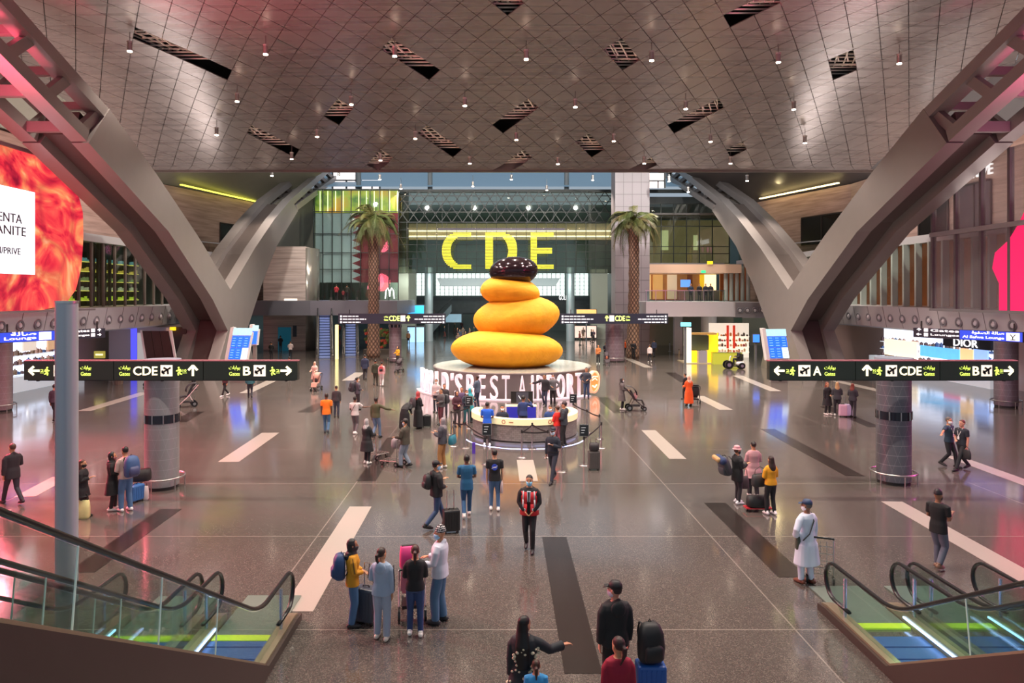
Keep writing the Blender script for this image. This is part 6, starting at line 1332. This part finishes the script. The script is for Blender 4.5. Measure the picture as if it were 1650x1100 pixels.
P_(736,687,-150,'person in a maroon hooded jacket in the queue',1.62,'#46222e','#3a3034',('front','front'),tt='jacket',lod=1,hair=('hijab','#2a1a20'),fem=1)
P_(744,680,180,'person in a purple patterned top behind the maroon jacket',1.66,'#5a4a6a','#8a7a7a',('front','down'),lod=2,hair=('short','#221a1c'),tt='long')
P_(752,684,-160,'person in a dark top and teal trousers with a light blue mask in the queue',1.60,'#2c3440','#235a62',('front','front'),lod=1,hair=('bob','#3a1f18'),mask='#cfe0ea',fem=1,tt='long')
P_(758,680,-100,'person in a turquoise coat holding a baby behind the framed sign',1.60,'#2a8e98','#1a2026',('chest','front'),lod=2,tt='jacket',hair=('hijab','#2a9aa4'),fem=1,hem=.6)
P_(769,658,60,'person in a blue grey denim jacket facing the letters',1.74,'#4a5668','#2c3548',('chest','down'),lod=1,tt='jacket',hair=('short','#2a1612'),skin='#6b4634')
# --- near the letters right
P_(878,654,160,'person in a dark jacket stretching one arm out before the letters',1.74,'#2a2a30','#2a3044',('down','out'),lod=1,tt='jacket',hair=('short','#1a1412'),lean=.1,wide=1.0,walk=.3)
P_(891,653,170,'person in a grey hoodie hugging the companion before the letters',1.68,'#6a686c','#241c22',('hip','front'),lod=1,tt='jacket',hair=('short','#3a1a1c'),mask='#d0ccd0')
P_(945,642,178,'person in a black vest and jeans standing before the orange disc',1.80,'#3c4450','#344a6a',('front','hip'),lod=1,tt='jacket',bt='jeans',hair=('short','#3a2a24'))
P_(1002,660,-95,'person in a long grey coat and dark headscarf pushing a stroller',1.66,'#5c5554','#1c1a1e',('push','push'),lod=1,tt='robe',hem=.5,hair=('hijab','#2a262a'),fem=1,mask='#d8d8da',shoes='#e8e0dc')
P_(1110,654,10,'person in an orange dress and shawl pushing a stroller',1.64,'#e2571c','#e2571c',('push','push'),lod=1,tt='robe',hem=.16,hair=('hijab','#d8a890'),fem=1,wide=.8)
P_(1104,643,40,'person with dark hair partly hidden left of the orange dress',1.5,'#2a262a','#2a2426',('down','front'),lod=2,hair=('short','#1a1412'))
P_(964,586,170,'person in an orange tan top beside a stroller near the mauve column',1.66,'#b8703c','#1f1f24',('front','down'),lod=2,tt='long',hair=('long','#3a2a26'),fem=1,shoes='#ecebe8')
P_(976,581,180,'person in dark navy standing behind the stroller near the mauve column',1.66,'#2c3040','#1f1f24',('push','push'),lod=2,tt='long')
P_(1047,584,5,'person in a white top and black trousers walking away on the right',1.62,'#c8bcba','#26242a',('down','down'),lod=2,walk=.5,hair=('bun','#4a3a34'),fem=1,shoes='#d8d4d0')
P_(1054,575,10,'person in a dark navy top walking ahead of the white top',1.72,'#3a4460','#26242e',('down','down'),lod=2,walk=-.4)
P_(1008,574,170,'person in orange beside the right palm trunk',1.66,'#c8521c','#2a2226',('down','down'),lod=2,hair=('short','#1a1412'))
P_(1021,578,170,'person in black beside the right palm trunk',1.72,'#1c1c20','#1c1c20',('down','front'),lod=2)
P_(956,552,180,'person in a dark jacket left of the mauve right column',1.66,'#54424e','#2a262c',('front','front'),lod=2)
# --- women trio under right sign
P_(1333,668,-160,'person with red hair and black coat, left of the three by the trolley cases',1.64,'#1f1c20','#1f1c20',('front','down'),lod=1,tt='robe',hem=.5,hair=('long','#7a3420'),fem=1,shoes='#d8c8c4')
P_(1349,670,-20,'person with blond hair and dark jacket, middle of the three by the trolley cases',1.68,'#34343a','#1c1c22',('front','front'),lod=1,tt='jacket',hair=('long','#a88458'),fem=1,shoes='#d8d4d0')
P_(1374,672,-50,'person with auburn hair and dark jacket, rightmost of the three by the trolley cases',1.66,'#2c2a32','#2a262e',('front','front'),lod=1,tt='jacket',hair=('long','#6a2a1c'),fem=1)
# --- staff pair
P_(1529,752,-150,'person in a dark teal uniform shirt with lanyard and outstretched hand',1.76,'#22394a','#1c2026',('down','out'),lod=1,tt='tee',hair=('short','#5a5450'),mask='#e0e4e8',walk=.6,detail=lanyard)
P_(1550,757,105,'person in a black shirt with lanyard turning away, carrying a case',1.76,'#1f2530','#1c1e24',('down','front'),lod=1,tt='tee',hair=('short','#5c2e20'),walk=1.0,detail=lanyard,skin='#c98f78')
P_(1512,916,-60,'person in a black shirt, maroon beanie and grey jeans holding papers',1.74,'#151518','#585c6c',('front','phone'),lod=0,tt='tee',bt='jeans',hair=('beanie','#241a20'),mask='#17171a',skin='#8a5d45',shoes='#7a5a48',hem=.82,walk=.35,wide=1.15)
P_(1300,940,25,'person in a long white tunic and trousers with a navy cap and shoulder bag',1.74,'#cdd4e4','#c6cee0',('hip','down'),lod=0,tt='robe',hem=.42,wide=1.1,hair=('cap','#5a5450'),head_extra='#2a3e5e',shoes='#6a3a28',skin='#8a5d45',turn=20,mask='#e8e8ee',detail=crossbag('#3a3a3c'))
P_(1188,811,-75,'person in black with a pink fluffy hat carrying a large grey backpack',1.64,'#1c1c1f','#2c2a2e',('front','phone'),lod=0,tt='jacket',hair=('hat','#c9939a'),head_extra='#4a342a',fem=1,shoes='#d8d8dc',hem=.7,mask='#3a3a3e')
P_(1214,800,0,'person in a pale pink shawl with a crossbody strap, seen from behind',1.64,'#b88a90','#2a262c',('front','front'),lod=0,tt='robe',hem=.62,hair=('bun','#17110f'),fem=1,wide=1.2,shoes='#d8c8c8')
P_(1242,829,15,'person in a yellow sweater and black trousers with long dark hair',1.60,'#d8961c','#17171c',('front','front'),lod=0,tt='long',hair=('long','#2c1814'),fem=1,shoes='#e8dce0')
# --- left
P_(20,812,60,'person in a dark grey suit striding at the left edge',1.78,'#262026','#2a2530',('down','front'),lod=0,tt='jacket',hair=('short','#4a2c24'),walk=.95,hem=.78,shoes='#241c22')
P_(133,833,-80,'person in a black coat holding a phone, half hidden behind the slim pole',1.55,'#1a1418','#241a1e',('down','phone'),lod=0,tt='jacket',hair=('bob','#4a2418'),mask='#1a1418',hem=.66,fem=1)
P_(181,822,-70,'person in a long dark coat and black headscarf beside the backpacker',1.62,'#1a181a','#241c1e',('front','phone'),lod=0,tt='robe',hem=.5,hair=('hijab','#121214'),fem=1,shoes='#c8c0bc',mask='#8a5a60')
P_(203,823,55,'person in a pale sweater and jeans with a large blue hiking backpack',1.78,'#b49a92','#4a6a90',('front','front'),lod=0,tt='long',bt='jeans',wide=1.2,hair=('short','#17110f'),shoes='#e0dcdc',lean=.08)
P_(88,679,0,'person in a dark grey sweater walking away left of the slim pole',1.78,'#343440','#26242c',('down','down'),lod=1,walk=.3,tt='long')
P_(363,638,150,'person in dark maroon top and white shoes walking under the left gate sign',1.60,'#4a2a30','#1c1a1e',('down','down'),lod=1,walk=.9,shoes='#f0e8e8',tt='long',fem=1)
P_(403,641,20,'person in a teal jacket walking away under the left gate sign',1.72,'#2c6068','#2a2a34',('down','down'),lod=1,walk=.5,tt='jacket')
P_(311,628,-90,'person in dark clothes behind the grey column left of the trolley',1.66,'#2a262c','#1f1c20',('front','front'),lod=2)
P_(466,612,30,'person in dark clothes at the right end of the left gate sign',1.64,'#2a262c','#1f1c20',('down','down'),lod=2)
# --- mid distance left
P_(588,612,5,'person in a navy suit walking away in front of the far escalators',1.82,'#242c46','#2a2830',('down','down'),lod=1,walk=.5,tt='jacket',hem=.78)
P_(605,621,0,'person in an olive jacket walking away beside the pink backpack',1.72,'#34382a','#3a362c',('down','down'),lod=1,walk=-.45,tt='jacket')
P_(615,622,5,'person in pink and white with a red backpack walking away',1.62,'#d8a0a4','#d0c4c4',('down','down'),lod=1,walk=.45,tt='long',fem=1,shoes='#e8e4e4')
P_(507,622,170,'person in a pale pink top and headscarf behind a stroller on the left',1.60,'#c8a49a','#a88878',('push','push'),lod=1,tt='robe',hem=.5,hair=('hijab','#c8a8a0'),fem=1)
P_(641,588,150,'person in a yellow top pushing a stroller near the left mauve column',1.62,'#c8921c','#302a2c',('push','push'),lod=2,tt='long',hair=('hijab','#2a2226'),fem=1)
P_(658,556,5,'person in a dark vest and tan top walking away in the far hall',1.70,'#8a6a4a','#1c1a1e',('down','down'),lod=2)
P_(547,540,0,'person in red near the foot of the yellow pylon',1.66,'#c8402c','#2a2226',('down','down'),lod=2,z=0)
for px, py, c, lb in ((437,580,'#1a1a1c','person in a black top just above the right end of the left gate sign'),(468,578,'#b8a8a4','person in a pale shirt with a trolley near the lift door'),(452,566,'#2a2a30','person in dark clothes left of the lift door'),(461,564,'#3a4c5c','person in blue grey standing before the lift door')):
    P_(px,py,0,lb,1.68,c,'#1f1c22',('front','front'),lod=2,tt='long')
for px, d, c, b_, lb in ((542,76,'#a02c34','#2a2226','person in a red top on the balcony above the far escalators'),(559,76,'#2e3026','#26282a','person in dark olive on the balcony above the far escalators'),(553,77,'#7a2c30','#3a2226','child in dark red on the balcony beside the olive person')):
    p = W3(px, 475, d); P_(0,0,0,lb,1.72 if 'child' not in lb else 1.2,c,b_,('front','front'),lod=2,tt='long',pos=(p.x,d,5.4))
for i, (px, c) in enumerate(((1113,'#24344a'),(1127,'#1c1c20'),(1137,'#1e2430'),(1145,'#202024'))):
    p = W3(px, 475, 68.2); P_(0,0,180,['person in dark blue at the terrace railing by the cafe screen','second person from the left leaning on the cafe terrace railing','third person from the left at the cafe terrace railing','rightmost person at the cafe terrace railing'][i],1.70,c,'#1c1c20',('front','front'),lod=2,tt='jacket',pos=(p.x,68.2,5.4))
cols = ['#4a2c2a','#2c3440','#6a5a50','#1f2024','#7a3a34','#3a4a3c','#54505a','#8a6a50']
far = [(737,548),(741,552),(746,546),(750,556),(728,530),(733,537),(722,528),(757,548),(744,534),(716,544),(940,548),(953,552),(934,556),(764,545),(700,540),(708,533),(928,540),(754,530),(738,560)]
for i, (px, py) in enumerate(far):
    side = 'left' if px < 800 else 'right'
    P_(px,py,random.Random(i).choice((0,180,90,-90)),'small distant traveller in the far hall %s of the sculpture' % side,1.7,cols[i%8],cols[(i*3+1)%8],('down','front'),lod=3,walk=.4*(i%2),group='distant travellers %s of the sculpture' % side)
P_(941,545,180,'person in a blue coat in the far hall right of the sculpture',1.76,'#2c5a8c','#1c2030',('down','down'),lod=2,tt='jacket')
# --- foreground
P_(0,0,-15,'person with very long black hair in a dark floral dress in the foreground',1.66,'#20262c','#20262c',('down','reach'),lod=0,tt='robe',hem=.4,hair=('xlong','#0d0b0d'),fem=1,pos=(.42,9.55,0),turn=-30,detail=floral,skin='#b07a60')
P_(0,0,0,'child with a brown ponytail in a light blue top in the foreground',1.20,'#3f9ad8','#3a4658',('down','down'),lod=0,tt='tee',hair=('pony','#3c2418'),fem=1,pos=(.56,9.3,0))
P_(0,0,15,'person in a black hooded jacket and black cap in the foreground',1.80,'#1a1f22','#15161a',('down','down'),lod=0,tt='jacket',hair=('cap','#2a2020'),head_extra='#14151a',pos=(1.78,10.35,0),turn=35,mask='#cfd0e0',detail=two(hood('#1a1f22')),skin='#c98f78')
P_(0,0,5,'person in a crimson top with a dark red ponytail in the foreground',1.62,'#8c1230','#1e222c',('down','down'),lod=0,tt='long',hair=('pony','#2c1414'),fem=1,pos=(1.6,9.05,0),turn=25)
# extra flowing hair of the foreground person
# ================================================================= carried things
def at(px, py, d): return W3(px, py, d)
def backp(px, py, d, *a, **k): p = W3(px, py, d); return backpack(p, *a, **k)
g = G(568,1008); backpack((g.x-.22, g.y-.05, .88), R(-75+0), '#22406c', 'blue rounded backpack worn over the mustard yellow jacket', .95)
g = G(703,850); backpack((g.x-.22, g.y-.1, 1.03), R(-60), '#1c1c20', 'black backpack on the back of the capped person with the phone', .8)
g = G(576,660); backpack((g.x-.26, g.y-.1, .95), R(-60), '#2a262e', 'large black backpack on the dark grey jacket', 1.1)
g = G(674,690); backpack((g.x-.22, g.y-.16, .98), R(-50), '#3a3438', 'patterned dark backpack on the black abaya', .95)
g = G(711,684); backpack((g.x+.22, g.y+.15, .96), R(130), '#3c3a3e', 'grey backpack worn in the queue', .9)
g = G(615,622); backpack((g.x, g.y-.22, .98), R(5), '#a03038', 'red and black backpack on the pink and white top', .8, pocket='#241c20')
g = G(203,823); backpack((g.x+.24, g.y-.16, 1.0), R(55), '#34507c', 'large blue hiking backpack on the pale sweater', 1.2, pocket='#3c4064')
g = G(1188,811); backpack((g.x-.30, g.y-.05, .86), R(-70), '#3a3e44', 'large grey travel backpack hanging from the person with the pink hat', 1.15, .35)
g = G(1188,811); rp = thing('rolled_mat', 'rolled tan and navy bedding on top of the grey travel backpack', 'bedding', (g.x-.50, g.y-.05, 1.28)); MB().tube([(0, -.22, 0), (0, .22, 0)], .11, 14, True).build('roll', mat('#24345a', .8), rp, True); MB().tube([(-.12, -.2, .03), (-.12, .2, .03)], .07, 12, True).build('tan_roll', mat('#a98a5c', .8), rp, True)
backpack((2.27, 10.2, .72), R(10), '#1b1c20', 'black hiking backpack resting on a blue trolley case in the foreground', 1.15)
suitcase((2.27, 10.2, 0), R(0), '#1f58a8', 'blue trolley case under the black backpack in the foreground', .42, .70, .28, 0)
g = G(590,1003); suitcase((g.x, g.y, 0), R(-20), '#3a4250', 'slate grey trolley case between the yellow jacket and the pale tracksuit', .38, .66, .27, .4)
g = G(727,857); suitcase((g.x, g.y, 0), R(15), '#1e1e20', 'black trolley case beside the capped person in the black jacket', .42, .58, .28, .45)
g = G(688,688); suitcase((g.x, g.y, 0), 0, '#202022', 'small black suitcase right of the red headscarf', .38, .55, .24, 0)
g = G(957,757); suitcase((g.x, g.y, 0), R(8), '#4c4644', 'grey trolley case with coat beside the right belt post', .4, .66, .26, .45)
softbag((g.x, g.y-.02, .68), 0, '#241e22', 'dark coat bundle on the grey trolley case', .34, .24, .26, 0, 'coat_bundle', 'coat')
g = G(1358,671); suitcase((g.x, g.y, 0), R(-10), '#c8a0b4', 'pink trolley case between the three standing women', .36, .6, .25, .4, 0)
g = G(1367,671); suitcase((g.x, g.y, 0), R(5), '#b8a8c8', 'lilac trolley case right of the pink one', .36, .62, .25, .35, 0)
g = G(1221,823); softbag((g.x, g.y, .12), 0, '#1a1a1c', 'black duffel bag lying on a red trolley at the feet of the yellow sweater', .62, .34, .32, 0, 'duffel_bag')
kk2 = thing('red_trolley', 'small red wheeled trolley under the black duffel bag', 'trolley', (g.x, g.y, 0)); MB().box(-.36, .36, -.15, .15, .09, .12).build('deck', mat('#a8202c', .5), kk2)
for x in (-.3, .3): wheel(kk2, x, 0, .06)
softbag((g.x+.02, g.y-.1, .72), R(20), '#2c2c2e', 'black and grey handbag held above the duffel bag', .5, .24, .34, .2, 'handbag')
g = G(1199,806); softbag((g.x, g.y, .35), 0, '#4c3a40', 'dark shopping bag hanging beside the pink hat person', .26, .14, .36, .3, 'shopping_bag')
g = G(1288,938); softbag((g.x+.0, g.y-.08, .72), R(25), '#4a4e40', 'olive grey shoulder bag hanging on the white tunic', .28, .12, .30, .0, 'shoulder_bag')
g = G(1325,938); cart((g.x+.02, g.y+.2, 0), R(-20), 'dark folding shopping cart beside the white tunic person')
g = G(1548,757); softbag((g.x-.0, g.y-.3, .45), R(90), '#202226', 'black laptop case carried by the staff person in the black shirt', .4, .1, .3, .12, 'laptop_case')
g = G(725,754); softbag((g.x+.08, g.y+.05, .82), R(70), '#1f6a7c', 'teal shoulder bag beside the tan trousers', .42, .2, .32, .3, 'shoulder_bag')
g = G(806,822); softbag((g.x+.04, g.y, .5), R(90), '#b8a8a8', 'pale tote bag held by the person with the blue back logo', .3, .08, .34, .3, 'tote_bag')
g = G(141,831); softbag((g.x, g.y-.2, .0), 0, '#d8cc8c', 'pale yellow shopping bag on the floor behind the slim pole', .34, .2, .5, .25, 'shopping_bag')
g = G(218,808); suitcase((g.x, g.y, 0), R(70), '#2c5c94', 'blue trolley case beside the large tiled column', .44, .5, .3, 0)
g = G(231,805); softbag((g.x, g.y, 0), 0, '#c8b8b8', 'white paper bag next to the blue trolley case', .3, .16, .42, .12, 'paper_bag')
softbag((g.x-.15, g.y+.15, .52), R(20), '#241e20', 'black bulky bag on top of the blue trolley case', .58, .36, .36, 0, 'duffel_bag')
o = stroller((W3(660,475,12.9).x, 13.25, 0), R(8), '#c87a90', 'pink stroller with a pink jacket before the black top person', 1.0, '#c8b8bc', None)
softbag((W3(659,475,13).x, 12.98, .98), R(15), '#d83a80', 'bright pink jacket draped over the stroller handle', .34, .26, .42, 0, 'pink_jacket', 'jacket')
g = G(634,749); cart((g.x, g.y, 0), R(60), 'luggage cart pushed by the person in the olive sweater', '#8a7c80')
g = G(607,738); cart((g.x, g.y, 0), R(-30), 'luggage cart pushed by the person with the patterned scarf')
g = G(507,627); stroller((g.x+.25, g.y-.6, 0), R(170), '#b88a7c', 'tan stroller pushed by the person in pale pink', 1.0, '#3a2a28', '#2a2224')
g = G(1023,661); stroller((g.x, g.y, 0), R(-90), '#2a262a', 'dark stroller with a pink clad baby before the grey coat', 1.15, '#2a2024', '#e0a0a4')
g = G(1122,650); stroller((g.x, g.y+.2, 0), R(-10), '#2a2a2e', 'dark stroller beside the orange dress', .95, '#2a2024', '#c8b4b4')
g = G(977,588); stroller((g.x, g.y-.2, 0), R(180), '#3a3036', 'dark stroller near the mauve right column', 1.0, '#2a2024', '#a05a40')
g = G(643,600); stroller((g.x, g.y, 0), R(160), '#3a3036', 'grey stroller before the person in the yellow top', .95, '#4a4448')
for px, py, lb in ((302,655,'black and white stroller right of the large left column'),(246,622,'folded pushchair frame left of the large left column')):
    g = G(px, py); stroller((g.x, g.y, 0), R(120), '#26242a', lb, 1.15, '#c8c0c0')
# mobility scooter with rider
g = G(1184,594); sc_ = thing('mobility_scooter', 'white and black mobility scooter before the glass counter', 'scooter', (g.x, g.y, 0), R(90))
for y, r in ((-.5, .26), (.55, .34)):
    for x in (-.28, .28): MB().tube([(x-.05, y, r), (x+.05, y, r)], r, 20).build('wheel', M['rubber'], sc_, 'auto'); MB().tube([(x-.06, y, r), (x+.06, y, r)], r*.45, 12).build('hub', mat('#8a7a90', .3, .5), sc_)
MB().rings([(0, -.4, .3, .25, .3), (0, -.4, .5, .28, .36), (0, -.4, .62, .22, .28)], 16, 3).build('body_shell', mat('#d8d4d4', .4), sc_, True); MB().box(-.24, .24, -.2, .5, .2, .27).build('footboard', M['dark'], sc_)
MB().tube([(0, .5, .3), (0, .38, .95), (0, .3, 1.05)], .05, 8).build('steering_column', mat('#d8d4d4', .4), sc_); MB().tube([(-.25, .3, 1.05), (.25, .3, 1.05)], .02, 8).build('handlebar', M['rubber'], sc_); MB().box(-.24, .24, -.55, -.1, .66, .74).box(-.24, .24, -.62, -.52, .7, 1.2).build('seat', M['dark'], sc_)
P_(0,0,90,'person in black riding the mobility scooter',1.7,'#1c1c20','#17171a',('push','push'),lod=2,tt='jacket',seat=1,pos=(g.x+.32,g.y,.32),hair=('short','#17110f'))
# queue guides near the right shops
for i, (px, py) in enumerate(((1065,553),(1079,566),(1094,580),(1070,545))):
    o = copytree(protoP, G(px, py), 0, 'chrome barrier post near the kiosk on the far right', 'barrier posts near the kiosk'); o['group'] = 'barrier posts near the kiosk'
